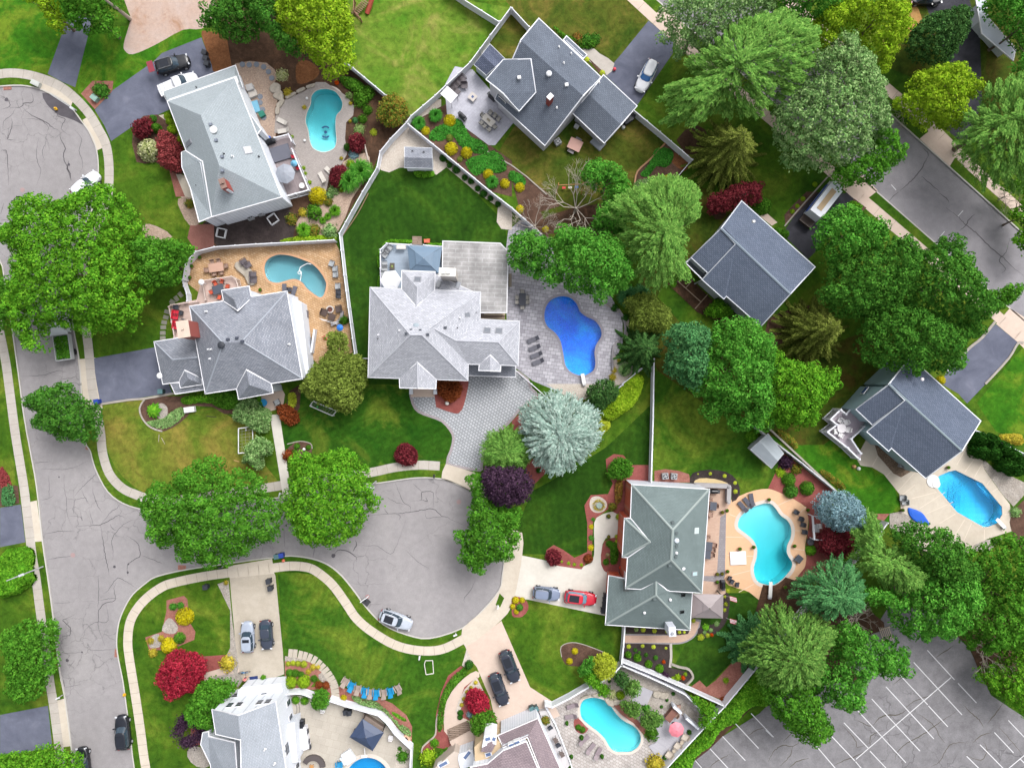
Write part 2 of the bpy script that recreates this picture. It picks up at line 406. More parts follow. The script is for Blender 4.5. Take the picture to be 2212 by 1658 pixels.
def conifer(c,r,h,label,name='spruce_tree',leaf='leaf_spruce',n=26,layers=9,droop=.25,up=.0,ls=.34,group=None,cat='tree',frond=.55,trunkr=None,zc=.35,seed=0,per=2.6,asp=.45,gap=0):
 """whorls of long tapering branches lined with needle sprays round a straight trunk"""
 g=np.random.default_rng(seed+11);x,y,_=W(c[0],c[1],h*zc);Cs,Ns,Ss,Ts=[],[],[],[];bm=MB()
 for L in range(layers):
  t=L/(layers-.4);rl=r*(1-t)**.8;z0=h*(.1+.88*t);nb=max(5,int(n*(1-t*.6)))
  for b in range(nb):
   a=2*math.pi*(b+.5*g.random()+L*.37)/nb;ln=rl*g.uniform(.72,1.12)
   if ln<.25:ln=.25
   m=max(4,int(ln*per*6));s=np.linspace(.08,1,m);z=z0+up*ln*s-droop*ln*s*s
   dx,dy=math.cos(a),math.sin(a);P0=np.stack([dx*ln*s,dy*ln*s,z],1)
   if L%2==0 or L>2:bm.tube((0,0,z0),(dx*ln*.7,dy*ln*.7,float(z0+up*ln*.7-droop*ln*.49)),.045,.015,4)
   wd=frond*(.25+.9*np.sin(np.pi*np.clip(s*.9+.08,0,1)))*min(1,ln/2)
   for side in(-1,1,-.5,.5,0):
    off=wd*side*g.uniform(.5,1,m);Q=P0+np.stack([-dy*off,dx*off,-abs(side)*.12+g.normal(size=m)*.07],1)
    T=np.stack([dx-dy*side*.9+0*s,dy+dx*side*.9+0*s,-.25+0*s],1)
    Cs.append(Q);Ts.append(T);Ns.append(np.array([0,0,1])+g.normal(size=(m,3))*.38);Ss.append(ls*g.uniform(.7,1.25,m))
 C=np.concatenate(Cs);N=np.concatenate(Ns);T=np.concatenate(Ts);s=np.concatenate(Ss)
 C[:,2]=np.maximum(C[:,2],.15)
 V,F=leaf_quads(C,N,s,asp,T)
 root=WE(name,label,cat,(x,y,0),group);np_mesh('crown',V,F,M(leaf),root)
 bm.tube((0,0,-.05),(0,0,h*.97),trunkr or h*.018,.03,8)
 t=bm.build('trunk',M('bark'),root,origin=(0,0,0));return root
def bare_tree(c,r,h,label,n=9,depth=4,mat='bark_pale',name='bare_tree',group=None,leaf=None):
 x,y,_=W(c[0],c[1],h*.6);mb=MB();tips=[]
 def grow(p,d,ln,rad,k):
  q=p+d*ln;mb.tube(p,q,rad,rad*.66,5 if k<2 else 3)
  if k==0:tips.append(q);return
  for i in range(random.choice((2,3,3))):
   e=(d+Vector((random.uniform(-1,1),random.uniform(-1,1),random.uniform(-.35,.55)))*.75).normalized()
   grow(q,e,ln*random.uniform(.6,.85),rad*.6,k-1)
 root=WE(name,label,'tree',(x,y,0),group)
 mb.tube((x,y,-.05),(x,y,h*.45),h*.028,h*.02,8)
 for i in range(n):
  a=2*math.pi*i/n+random.uniform(-.3,.3);d=Vector((math.cos(a),math.sin(a),random.uniform(.35,.9))).normalized()
  grow(Vector((x,y,h*random.uniform(.25,.45))),d,r*.42,h*.013,depth)
 mb.build('trunk',M(mat),root)
 if leaf:
  C=np.array([tuple(t)for t in tips])-np.array([x,y,0]);C=np.repeat(C,7,0)+rng.normal(size=(len(C)*7,3))*.3
  V,F=leaf_quads(C,rng.normal(size=C.shape)+np.array([0,0,1]),.3);np_mesh('crown',V,F,M(leaf),root)
 return root
SHR={}
def shrub_mesh(kind,leaf):
 k=(kind,leaf)
 if k in SHR:return SHR[k]
 g=rng
 if kind in('ball','loose','low','tall'):
  n={'ball':620,'loose':420,'low':420,'tall':600}[kind]
  d=g.normal(size=(n,3));d/=np.linalg.norm(d,axis=1,keepdims=True);d[:,2]=np.abs(d[:,2])
  if kind=='loose' or kind=='low':d*=(.55+.55*g.random((n,1))**.7);bump=1+.18*np.sin(d[:,:1]*7+1)*np.cos(d[:,1:2]*6)
  else:d*=(.9+.12*g.random((n,1)));bump=1
  C=d*bump;N=d+g.normal(size=(n,3))*(.35 if kind=='ball' else .7);V,F=leaf_quads(C,N,g.uniform(.13,.24,n)*(1 if kind=='ball' else 1.15),.7)
  m=90;e=g.normal(size=(m,3));e/=np.linalg.norm(e,axis=1,keepdims=True);e[:,2]=np.abs(e[:,2]);V2,F2=leaf_quads(e*.72,e+g.normal(size=(m,3))*.2,.42,.9)
  V=np.concatenate([V,V2]);F=np.concatenate([F,F2+len(V)-len(V2)])
 elif kind=='grass':
  n=460;a=g.uniform(0,2*math.pi,n);r1=g.uniform(.45,1.05,n);D=np.stack([np.cos(a),np.sin(a),0*a],1);Pp=np.stack([-np.sin(a),np.cos(a),0*a],1)
  w=.035;Z=np.array([0,0,1]);b=D*.06;t1=D*(r1*.55)[:,None]+Z*(g.uniform(.75,1.1,n))[:,None];t2=D*r1[:,None]+Z*(g.uniform(.25,.7,n))[:,None]
  V=np.stack([b-Pp*w,b+Pp*w,t1+Pp*w,t1-Pp*w,t2+Pp*.008,t2-Pp*.008],1).reshape(-1,3);i=np.arange(n)[:,None]*6
  F=np.concatenate([i+np.array([[0,1,2,3]]),i+np.array([[3,2,4,5]])],0)
 elif kind=='rosette':
  n=34;a=np.arange(n)*2.4;r1=np.linspace(.25,1,n);D=np.stack([np.cos(a),np.sin(a),0*a],1)
  C=D*(r1*.6)[:,None]+np.array([0,0,1])*(1-.7*r1)[:,None];N=np.array([0,0,1])+D*.5;V,F=leaf_quads(C,N,.6,.45,D)
 me=bpy.data.meshes.new(kind+'_leaves');V=V.astype(np.float32);F=F.astype(np.int32)
 me.vertices.add(len(V));me.vertices.foreach_set('co',V.ravel());me.loops.add(F.size);me.loops.foreach_set('vertex_index',F.ravel())
 me.polygons.add(len(F));me.polygons.foreach_set('loop_start',np.arange(0,F.size,4,dtype=np.int32));me.polygons.foreach_set('loop_total',np.full(len(F),4,np.int32))
 me.materials.append(M(leaf));me.update(calc_edges=True);SHR[k]=me;return me
def shrub(c,r,h,kind,leaf,name,label,cat='shrub',group=None,z=0,ry=None):
 me=shrub_mesh(kind,leaf);o=bpy.data.objects.new(name,me);link(o)
 x,y,_=W(c[0],c[1],z+h*.6);o.location=(x,y,z-.03);o.scale=(r,ry or r,h);o.rotation_euler=(0,0,random.uniform(0,6.28)if ry is None else 0)
 return tag(o,label,cat,group)
def ground_cover(pts,h,leaf,name,label,cat='ground cover',dens=60,ls=.22,lump=.45,z=0,kind=None):
 """low planting drawn as one mass of leaves over a bed"""
 poly=ccw(W2(smooth(pts,3),h));xs=[p[0]for p in poly];ys=[p[1]for p in poly];n=int((max(xs)-min(xs))*(max(ys)-min(ys))*dens*1.7);X=rng.uniform(min(xs),max(xs),n);Y=rng.uniform(min(ys),max(ys),n)
 ok=inside_np(poly,X,Y);X,Y=X[ok],Y[ok];D=dist_np(poly,X,Y)
 Z=z+h*(.35+.65*np.clip(D/.5,0,1))*(1+.28*np.sin(X*2.3/lump*.45)*np.sin(Y*2.1/lump*.45))*rng.uniform(.75,1.05,len(X))
 C=np.stack([X,Y,Z],1);N=np.array([0,0,1])+rng.normal(size=C.shape)*.6
 m=len(C)//4;C2=C[:m].copy();C2[:,2]=z+.05;C=np.concatenate([C,C2]);N=np.concatenate([N,np.tile([0.,0,1],(m,1))])
 cx,cy=X.mean(),Y.mean();V,F=leaf_quads(C,N,ls*rng.uniform(.7,1.3,len(C)),.7)
 o=np_mesh(name,V-np.array([cx,cy,0]),F,M(leaf),None,(cx,cy,0));return tag(o,label,cat,None,kind)
 # ---------------------------------------------------------------- fences, kerbs, edging
POSTM={}
def fence(pts,label,h=1.8,name='vinyl_fence',col=(236,238,246),post=.14,th=.05,sp=2.4,caps=True,rail=.11,group=None,slat=False,z=0,cat='fence',cl=False,pmat=None):
 L=[W(p[0],p[1],h+z)for p in pts];L=[Vector((p.x,p.y,z))for p in L]
 if cl:L.append(L[0].copy())
 root=WE(name,label,cat,L[0],group);m=pmat or pm(col);mb=MB();posts=[]
 for i in range(len(L)-1):
  a,b=L[i],L[i+1];d=b-a;ln=d.length;k=max(1,round(ln/sp));an=math.atan2(d.y,d.x);c=(a+b)/2
  if slat:
   mb.box(c.x,c.y,z+h-.04,ln,rail,.08,an);mb.box(c.x,c.y,z+.14,ln,rail*.7,.06,an)
   q=max(2,int(ln/.16))
   for j in range(q):
    p=a+d*((j+.5)/q);mb.box(p.x,p.y,z+h*.5,.04,.035,h-.2,an)
  else:
   mb.box(c.x,c.y,z+h*.5,ln,th,h-.1,an);mb.box(c.x,c.y,z+h-.03,ln,rail,.1,an);mb.box(c.x,c.y,z+.13,ln,rail,.12,an)
  for j in range(k):posts.append((a+d*(j/k),an))
 posts.append((L[-1],0));mb.build('panel',m,root)
 key=(m.name,round(h,2),post)
 for p,an in posts:
  if key not in POSTM:
   q=MB();q.box(0,0,h*.5+.03,post,post,h+.08);q.box(0,0,h+.09,post*1.35,post*1.35,.05);q.box(0,0,h+.14,post*1.1,post*1.1,.07,0,.1)
   o=q.build('post',m,root,origin=(0,0,0));POSTM[key]=o.data
  else:o=bpy.data.objects.new('post',POSTM[key]);link(o,root)
  o.location=(p.x-L[0].x,p.y-L[0].y,z);o.rotation_euler=(0,0,an)
 return root
def edging(line,w,h,mat,name,label,cat='edging',z=0,closed=False,kind=None,sm=3):
 pts=smooth([p[:2]for p in line],sm,closed)if sm else[p[:2]for p in line]
 if closed:pts=list(pts)+[pts[0]]
 l=W2(pts,h+z);mb=MB();ribbon(mb,l,w,h+z,z-.02);o=mb.build(name,mat);return tag(o,label,cat,None,kind)
 # ---------------------------------------------------------------- pools
POOLS=[]
def pool_outline(s,sm=True):return W2(smooth(P(s),4)if sm else P(s),0)
def plane_uv(me,poly_faces):pass
def build_pool(out,label,basin,water,coping,cop_w,deep,shallow,dpos,dr,name='swimming_pool',steps=None,wz=-.12):
 """real basin with a sloping floor, closed water body and a raised coping ring"""
 out=ccw(out);n=len(out);cx=sum(p[0]for p in out)/n;cy=sum(p[1]for p in out)/n
 root=WE(name,label,'swimming pool',(cx,cy,0));inner=offset(out,-.05)
 dp=Vector(dpos)
 def depth(x,y):t=min(1,(Vector((x,y))-dp).length/dr);t=t*t*(3-2*t);return-(deep*(1-t)+shallow*t)
 o=sheet('basin_floor',inner,0,basin,grid=.8,zf=lambda x,y:depth(x,y));o.parent=root;del o['kind']
 for v in o.data.vertices:v.co.x-=cx;v.co.y-=cy
 mb=MB();N=len(inner)
 mb.add([(p[0],p[1],depth(*p)-.02)for p in inner]+[(p[0],p[1],0.0)for p in inner],[((i+1)%N,i,N+i,N+(i+1)%N)for i in range(N)])
 mb.build('basin_wall',basin,root)
 cop=MB();o2=offset(out,cop_w);o1=offset(out,-.08)
 cop.add([(p[0],p[1],.03)for p in o1]+[(p[0],p[1],.03)for p in o2]+[(p[0],p[1],-.08)for p in o1]+[(p[0],p[1],-.05)for p in o2],[(i,N+i,N+(i+1)%N,(i+1)%N)for i in range(N)]+[(i+2*N,i,(i+1)%N,(i+1)%N+2*N)for i in range(N)]+[(i+N,i+3*N,(i+1)%N+3*N,(i+1)%N+N)for i in range(N)])
 cop.build('coping',coping,root)
 w1=offset(out,-.07);V=[Vector(p)for p in w1];v,e,f,*_=delaunay_2d_cdt(V,[(i,(i+1)%N)for i in range(N)],[],1,1e-5)
 g=MB();top=[(q.x,q.y,wz)for q in v];xs=[p[0]for p in w1];ys=[p[1]for p in w1]
 X,Y=np.meshgrid(np.arange(min(xs),max(xs),.8),np.arange(min(ys),max(ys),.8));X=X.ravel();Y=Y.ravel();ok=inside_np(w1,X,Y)&(dist_np(w1,X,Y)>.3)
 v2,e2,f2,*_=delaunay_2d_cdt(V+[Vector((a,b))for a,b in zip(X[ok],Y[ok])],[(i,(i+1)%N)for i in range(N)],[],0,1e-5)
 tri=[t for t in f2 if inside(w1,sum(v2[i].x for i in t)/3,sum(v2[i].y for i in t)/3)]
 up=[tuple(t)if(v2[t[1]]-v2[t[0]]).cross(v2[t[2]]-v2[t[0]])>0 else tuple(reversed(t))for t in tri]
 k=len(v2);g.add([(q.x,q.y,wz)for q in v2]+[(q.x,q.y,depth(q.x,q.y)+.015)for q in v2],up+[tuple(reversed([i+k for i in t]))for t in up])
 b={}
 for t in up:
  for i in range(3):b[(t[i],t[(i+1)%3])]=1
 g.add([],[]);base=0
 for(i,j)in list(b):
  if(j,i)not in b:g.f.append((i,i+k,j+k,j));g.mi.append(0)
 g.build('water',water,root);return root
 # ---------------------------------------------------------------- houses
def roof_uv(me):
 uv=me.uv_layers.new(name='UVMap');d=uv.data
 for p in me.polygons:
  n=p.normal;h=Vector((-n.y,n.x,0))
  if h.length<.02:h=Vector((1,0,0))
  h.normalize();s=n.cross(h)
  for li in p.loop_indices:
   co=me.vertices[me.loops[li].vertex_index].co;d[li].uv=(co.dot(h),co.dot(s))
class House:
 def __init__(s,name,label,center,cat='house'):
  s.root=WE(name,label,cat,W(*center));s.planes=[]
 def roof(s,spec,faces,mat,wall=None,z0=0,inset=.35,gutter=(240,240,246),alt=None,th=.16,gw=.14,skip=(),name='roof',ridge=None,nowall=False):
  pts=P(spec);vs=[W(p[0],p[1],p[2])for p in pts];F=[[int(q)for q in f.split()]for f in faces.split(';')]
  mb=MB();bf=[]
  for f in F:
   a=[vs[i]for i in f];nrm=Vector((0,0,0))
   for i in range(len(a)):nrm+=a[i].cross(a[(i+1)%len(a)])
   if nrm.z<0:f=f[::-1];a=a[::-1]
   bf.append(f);s.planes.append(([(pts[i][0],pts[i][1])for i in f],a))
  mb.add([tuple(v)for v in vs],bf)
  o=mb.build(name,mat,s.root);roof_uv(o.data)
  E_={}
  for f in bf:
   for i in range(len(f)):E_[(f[i],f[(i+1)%len(f)])]=1
  bd={a:b for(a,b)in E_ if(b,a)not in E_}
  if not bd:return o
  st=next(iter(bd));loop=[st];c=bd[st]
  while c!=st and len(loop)<99 and c in bd:loop.append(c);c=bd[c]
  L2=[(vs[i].x,vs[i].y)for i in loop];zz=[vs[i].z for i in loop];n=len(loop)
  cw=area2(L2)<0;inn=offset(L2,-inset if not cw else inset)
  fb=MB()
  if gutter:
   out2=offset(L2,gw*.6);in2=offset(L2,-gw*.4)
   fb.add([(out2[i][0],out2[i][1],zz[i]+.012)for i in range(n)]+[(in2[i][0],in2[i][1],zz[i]+.012+.0)for i in range(n)]+[(out2[i][0],out2[i][1],zz[i]-th)for i in range(n)]+[(inn[i][0],inn[i][1],zz[i]-th)for i in range(n)],[(i,(i+1)%n,n+(i+1)%n,n+i)for i in range(n)if i not in skip]+[(i+2*n,(i+1)%n+2*n,(i+1)%n,i)for i in range(n)if i not in skip]+[(i+3*n,(i+1)%n+3*n,(i+1)%n+2*n,i+2*n)for i in range(n)])
   fb.build('gutter',pm(gutter),s.root)
  if wall and not nowall:
   wb=MB();mats=[wall]+([alt[0]]if alt else[])
   for i in range(n):
    a,b=inn[i],inn[(i+1)%n];e=Vector((b[0]-a[0],b[1]-a[1]))
    if e.length<.05:continue
    nx=Vector((e.y,-e.x)).normalized()*(1 if not cw else-1);wb.cur=1 if(alt and nx.dot(Vector(alt[1]).normalized())>alt[2])else 0
    wb.add([(a[0],a[1],z0),(b[0],b[1],z0),(b[0],b[1],zz[(i+1)%n]-.06),(a[0],a[1],zz[i]-.06)],[(0,1,2,3)])
   wb.build('wall',mats,s.root)
  s.inn=inn;s.zz=zz;s.cw=cw
  return o
 def hit(s,u,v):
  best=None
  for poly,a in s.planes:
   if inside(poly,u,v):
    n=(a[1]-a[0]).cross(a[2]-a[0]);d=W(u,v,0)-Vector((0,0,CAMH));t=(a[0]-Vector((0,0,CAMH))).dot(n)/d.dot(n);q=Vector((0,0,CAMH))+d*t
    if best is None or q.z>best[0].z:best=(q,n.normalized()if n.z>0 else-n.normalized())
  return best
 def skylight(s,spec,w=.8,l=1.1,an=0,glass=(120,125,135),frame=(150,152,160)):
  for p in P(spec):
   h=s.hit(p[0],p[1])
   if not h:continue
   q,n=h;up=Vector((0,0,1));x=up.cross(n);x=Vector((1,0,0))if x.length<.02 else x.normalized();y=n.cross(x)
   mb=MB();f=MB()
   for m_,ww,ll,dz in((f,w,l,.1),(mb,w*.78,l*.8,.115)):
    vs=[q+x*sx*ww/2+y*sy*ll/2+n*dd for dd in(-.03,dz)for sx,sy in((-1,-1),(1,-1),(1,1),(-1,1))]
    m_.add([tuple(v)for v in vs],[(3,2,1,0),(4,5,6,7),(0,1,5,4),(1,2,6,5),(2,3,7,6),(3,0,4,7)])
   fo=f.build('skylight',pm(frame),s.root);fo2=mb.build('pane',pm(glass,rough=.15),fo)
   for vtx in fo2.data.vertices:vtx.co-=s.root.location
 def vents(s,spec,col=(70,74,84),w=.42,h=.28,kind='box',name='roof_vent'):
  for p in P(spec):
   q=s.hit(p[0],p[1])
   if not q:continue
   q=q[0];mb=MB()
   if kind=='box':mb.box(q.x,q.y,q.z+h*.4,w,w*.85,h,.1,.85);mb.box(q.x,q.y,q.z+h*.95,w*.9,w*.8,.04,.1)
   elif kind=='dome':mb.cyl(q.x,q.y,q.z-.1,q.z+.22,w*.42,w*.42,16);mb.sphere(q.x,q.y,q.z+.22,w*.55,w*.55,w*.22,16,4,True)
   else:mb.cyl(q.x,q.y,q.z-.15,q.z+h+.15,w*.3,w*.3,10);mb.cyl(q.x,q.y,q.z-.02,q.z+.06,w*.6,w*.45,10)
   mb.build(name,pm(col),s.root)
 def ridge(s,spec,col,w=.28,faces=None):
  """cap strips along ridges and hips: pairs of points with heights"""
  pts=[W(p[0],p[1],p[2])for p in P(spec)];mb=MB()
  for a,b in zip(pts[::2],pts[1::2]):
   d=(b-a);d.normalize();q=Vector((-d.y,d.x,0)).normalized()*w*.5;dn=Vector((0,0,-.05));upv=Vector((0,0,.05))
   mb.add([tuple(a-q+dn+upv*.6),tuple(a+upv),tuple(a+q+dn+upv*.6),tuple(b-q+dn+upv*.6),tuple(b+upv),tuple(b+q+dn+upv*.6)],[(0,1,4,3),(1,2,5,4)])
  mb.build('ridge_cap',col,s.root)
 def chimney(s,at,w,d,z0,z1,rz=0,brick=(165,82,70),cap=(225,215,205),pots=1):
  x,y,_=W(at[0],at[1],z1);mb=MB();mb.box(x,y,(z0+z1)/2,w,d,z1-z0,rz);o=mb.build('chimney',pm(brick),s.root)
  c=MB();c.box(x,y,z1+.05,w*1.08,d*1.08,.12,rz)
  for i in range(pots):c.cyl(x+(i-(pots-1)/2)*w*.4*math.cos(rz),y+(i-(pots-1)/2)*w*.4*math.sin(rz),z1+.1,z1+.35,.16,.14,10)
  co=c.build('chimney_cap',pm(cap),o)
  for v in co.data.vertices:v.co-=s.root.location
 def window(s,a,b,t,zc,w=.9,h=1.2,glass=(60,70,85),frame=(240,240,245),name='window',door=False,out=None):
  """window on the wall plane through ground points a-b (world xy), at fraction t; out = outward xy direction"""
  a=Vector((*a[:2],0));b=Vector((*b[:2],0));d=(b-a).normalized();q=a+(b-a)*t;n=Vector((d.y,-d.x,0))
  if out is not None and n.dot(Vector((out[0],out[1],0)))<0:n=-n
  an=math.atan2(d.y,d.x);f=MB();f.box(q.x+n.x*.03,q.y+n.y*.03,zc,w+.16,.09,h+.16,an);fo=f.build('door' if door else name,pm(frame),s.root)
  g=MB();g.box(q.x+n.x*.06,q.y+n.y*.06,zc,w,.06,h,an)if door else(g.box(q.x+n.x*.06,q.y+n.y*.06,zc+h*.26,w,.06,h*.46,an),g.box(q.x+n.x*.06,q.y+n.y*.06,zc-h*.26,w,.06,h*.46,an))
  go=g.build('pane',pm(glass,rough=.15),fo)
  for v in go.data.vertices:v.co-=s.root.location
 def part(s,name,mb,mat):return mb.build(name,mat,s.root)
 # ---------------------------------------------------------------- vehicles
def sring(L,Wd,x0,z,n=28,e=4.0,nose=0,tail=0):
 out=[]
 for i in range(n):
  t=2*math.pi*i/n;c,s_=math.cos(t),math.sin(t)
  x=abs(c)**(2/e)*(1 if c>0 else-1)*L/2;y=abs(s_)**(2/e)*(1 if s_>0 else-1)*Wd/2
  if x>0:y*=1-nose*(2*x/L)**3
  else:y*=1-tail*(-2*x/L)**3
  out.append((x+x0,y,z))
 return out
def car(label,at,heading,col,L=4.7,Wd=1.88,H=1.65,kind='suv',roofcol=None,sunroof=None,rack=False,group=None,name=None,z=0.0,glass=(62,78,92),hood_line=None,hatch=False):
 """parked car; heading = image direction of its nose in degrees (0 = right of the picture, 90 = up)"""
 x,y,_=W(at[0],at[1],H*.6);root=E(name or('pickup_truck' if kind=='pickup' else 'parked_car'),label,{'pickup':'pickup truck'}.get(kind,'car'),(x,y,z),R(heading),group)
 pc=pm(col,rough=.28,spec=.6)if(col+('c',))not in MATS else None
 dark=pm((26,27,30));gl=pm(glass,rough=.08);hz=.62*H if kind!='pickup' else .6*H
 mb=MB();ls=L
 mb.loft([sring(ls*.95,Wd*.93,0,.24),sring(ls*.99,Wd*.99,0,.38,nose=.12,tail=.06),sring(ls,Wd,0,.55,nose=.12,tail=.07),sring(ls*.985,Wd*.985,0,hz*.84,nose=.14,tail=.08),sring(ls*.94,Wd*.93,-.02*ls,hz*.97,nose=.17,tail=.1),sring(ls*.86,Wd*.84,-.03*ls,hz*1.02,nose=.2,tail=.12)])
 mb.build('body',pc,root,smooth=True)
 cab={'suv':(-.455,.2,-.40,.055),'sedan':(-.36,.21,-.23,.07),'hatch':(-.44,.22,-.36,.07),'pickup':(-.08,.24,-.045,.12)}[kind]
 b0,b1,t0,t1=[c*L for c in cab];z0,z1=hz*.97,H-.05
 def ring(xa,xb,w,z,nose=.12):return sring(xb-xa,w,(xa+xb)/2,z,24,5,nose,.05)
 g=MB();g.loft([ring(b0,b1,Wd*.9,z0),ring(b0+(t0-b0)*.5,b1+(t1-b1)*.5,Wd*.83,(z0+z1)/2),ring(t0,t1,Wd*.73,z1)]);g.build('window_glass',gl,root,smooth=False)
 r_=MB();r_.loft([ring(t0-.04,t1+.06,Wd*.76,z1-.02),ring(t0,t1,Wd*.74,H),ring(t0+.12,t1-.1,Wd*.62,H+.015)]);r_.build('roof',pm(roofcol or col,rough=.28,spec=.6),root,smooth=True)
 pl=MB()
 for sy in(-1,1):
  pl.tube((b1-.02,sy*Wd*.43,z0),(t1+.02,sy*Wd*.365,z1),.045,.04,5);pl.tube((b0+.02,sy*Wd*.43,z0),(t0,sy*Wd*.365,z1),.08,.07,5)
  pl.tube(((b0+b1)/2,sy*Wd*.445,z0),((t0+t1)/2,sy*Wd*.372,z1),.035,.03,5)
 pl.build('pillar',pm(col,rough=.28,spec=.6),root)
 if sunroof:
  s_=MB();s_.box((t0+t1)/2+sunroof[0]*L,0,H+.02,sunroof[1]*L,Wd*.52,.02);s_.build('sunroof',pm((38,42,52),rough=.1),root)
 if rack:
  k=MB()
  for sy in(-1,1):k.tube((t0+.2,sy*Wd*.33,H+.06),(t1-.15,sy*Wd*.33,H+.06),.025,.025,5)
  k.build('roof_rail',pm((150,152,158)),root)
 if kind=='pickup':
  bd=MB();bl0,bl1=-.47*L,-.1*L;bd.box((bl0+bl1)/2,0,hz*.97,bl1-bl0,Wd*.86,.16);bd.build('bed_cover',pm((232,234,240)),root)
  bd=MB();bd.box((bl0+bl1)/2-.2,0,hz*1.07,.05,Wd*.84,.03);bd.box(bl0+.3,0,hz*1.07,.05,Wd*.84,.03);bd.build('bed_seam',pm((150,152,160)),root)
 for sx in(.31,-.31):
  for sy in(-1,1):
   w=MB();rr=.35;n=16
   for k,(y0,y1,ra,c0)in enumerate(((Wd*.5-.2,Wd*.5+.01,rr,0),)):
    w.loft([[(sx*L+ra*math.cos(2*math.pi*i/n),sy*yy,.35+ra*math.sin(2*math.pi*i/n))for i in range(n)]for yy in(y0,y1)])
   wo_=w.build('wheel',dark,root);hub=MB();hub.loft([[(sx*L+.2*math.cos(2*math.pi*i/10),sy*yy,.35+.2*math.sin(2*math.pi*i/10))for i in range(10)]for yy in(Wd*.5-.02,Wd*.5+.025)]);hub.build('rim',pm((190,192,198)),wo_)
 for sy in(-1,1):
  m_=MB();m_.box(b1-.28,sy*(Wd*.5+.09),hz*1.03,.16,.22,.14);m_.build('side_mirror',pm(col,rough=.28,spec=.6),root)
  hl=MB();hl.box(L*.455,sy*Wd*.33,hz*.86,.18,.34,.12,-sy*.25);hl.build('headlight',pm((225,228,235),rough=.15),root)
  tl=MB();tl.box(-L*.472,sy*Wd*.36,hz*.88,.1,.3,.16);tl.build('tail_light',pm((150,20,28),rough=.2),root)
 wp=MB();wp.tube((b1+.03,-Wd*.25,z0+.02),(b1-.15,Wd*.02,z0+.14),.015,.015,4);wp.tube((b1+.03,.05,z0+.02),(b1-.15,Wd*.3,z0+.14),.015,.015,4);wp.build('wiper',dark,root)
 if hatch:
  q=MB();q.box(-L*.5-.25,0,H+.12,.85,Wd*.8,.07);q.build('open_tailgate',pm((150,60,75),rough=.3),root)
 return root
 # ---------------------------------------------------------------- material set
m_grass('grass_main',(52,92,20),(76,112,26),(112,132,42))
m_grass('grass_dark',(38,72,16),(46,84,20),(66,102,26),.1,(-6,.33))
m_grass('grass_bright',(84,132,34),(112,142,48),(148,152,76),.16)
m_grass('grass_olive',(62,88,24),(90,100,34),(126,114,54),.2)
m_grass('grass_gold',(84,118,32),(116,128,46),(146,134,62),.12)
m_grass('grass_vivid',(50,108,20),(66,122,24),(112,138,38),.2)
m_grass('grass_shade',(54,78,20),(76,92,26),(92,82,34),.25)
m_grass('grass_front',(38,86,18),(56,100,24),(108,128,42),.13,(62,.4))
m_grass('grass_south',(46,90,20),(66,108,26),(112,134,42),.11,(14,.4))
AS=[(.3,S(156,152,154)),(.5,S(165,161,163)),(.7,S(173,169,170))]
m_ground('asphalt_old',AS,.08,1.2,.12,8,.15,bump=.3,crack=.3)
m_ground('asphalt_ne',[(.3,S(138,135,140)),(.55,S(157,154,159)),(.75,S(165,161,166))],.12,1.0,.12,8,.13,bump=.3)
m_ground('asphalt_lot',[(.25,S(112,110,113)),(.45,S(140,138,142)),(.75,S(157,155,159))],.1,.9,.22,7,.18,bump=.4,crack=.22)
m_ground('asphalt_drive',[(.3,S(98,102,120)),(.6,S(116,120,138)),(.75,S(132,134,152))],.3,1.0,.1,9,.1,bump=.25)
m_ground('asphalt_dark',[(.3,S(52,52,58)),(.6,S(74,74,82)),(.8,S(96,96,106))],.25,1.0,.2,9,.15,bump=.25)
m_ground('concrete_tan',[(.3,S(208,196,180)),(.7,S(222,211,196))],.25,1.3,.08,9,.08,bump=.1)
m_ground('concrete_grey',[(.3,S(188,180,172)),(.7,S(205,198,190))],.25,1.3,.1,9,.1,bump=.1)
m_ground('concrete_light',[(.3,S(216,210,200)),(.7,S(232,227,218))],.25,1.3,.08,9,.06,bump=.1)
m_ground('concrete_pink',[(.3,S(214,192,178)),(.7,S(226,206,192))],.2,1.3,.07,9,.07,bump=.1)
m_ground('drive_beige',[(.3,S(186,176,160)),(.7,S(206,196,182))],.2,1.3,.1,9,.12,bump=.15)
m_ground('mulch_red',[(.3,S(150,82,78)),(.7,S(176,104,98))],.6,4,.2,12,.25)
m_ground('mulch_pink',[(.3,S(158,100,90)),(.7,S(186,130,116))],.6,4,.25,12,.3)
m_ground('mulch_brown',[(.3,S(84,62,52)),(.7,S(124,96,82))],.5,3,.3,12,.35)
m_ground('mulch_black',[(.3,S(60,52,52)),(.7,S(84,74,72))],.5,3,.3,12,.35)
m_ground('soil',[(.3,S(70,50,38)),(.55,S(98,74,58)),(.75,S(126,92,70))],.5,2,.35,10,.35)
m_ground('mulch_rust',[(.3,S(128,84,52)),(.7,S(152,102,68))],.8,3,.3,12,.35)
m_ground('pebble',[(.3,S(190,164,146)),(.7,S(212,188,170))],.6,5,.35,11,.4,bump=.9)
m_ground('gravel_white',[(.3,S(214,202,190)),(.7,S(228,218,206))],.6,6,.25,14,.3,bump=.9)
m_ground('stone_chip',[(.3,S(176,166,156)),(.7,S(206,198,190))],1.0,5,.35,12,.4,bump=.9)
m_ground('river_rock',[(.3,S(130,110,92)),(.7,S(160,138,120))],1.0,5,.45,10,.5,bump=1)
m_ground('bare_sand',[(.3,S(206,188,180)),(.58,S(200,174,160)),(.72,S(176,134,106))],.22,2,.15,10,.15)
m_ground('dead_grass',[(.3,S(200,160,102)),(.7,S(186,138,80))],.4,2,.2,10,.25)
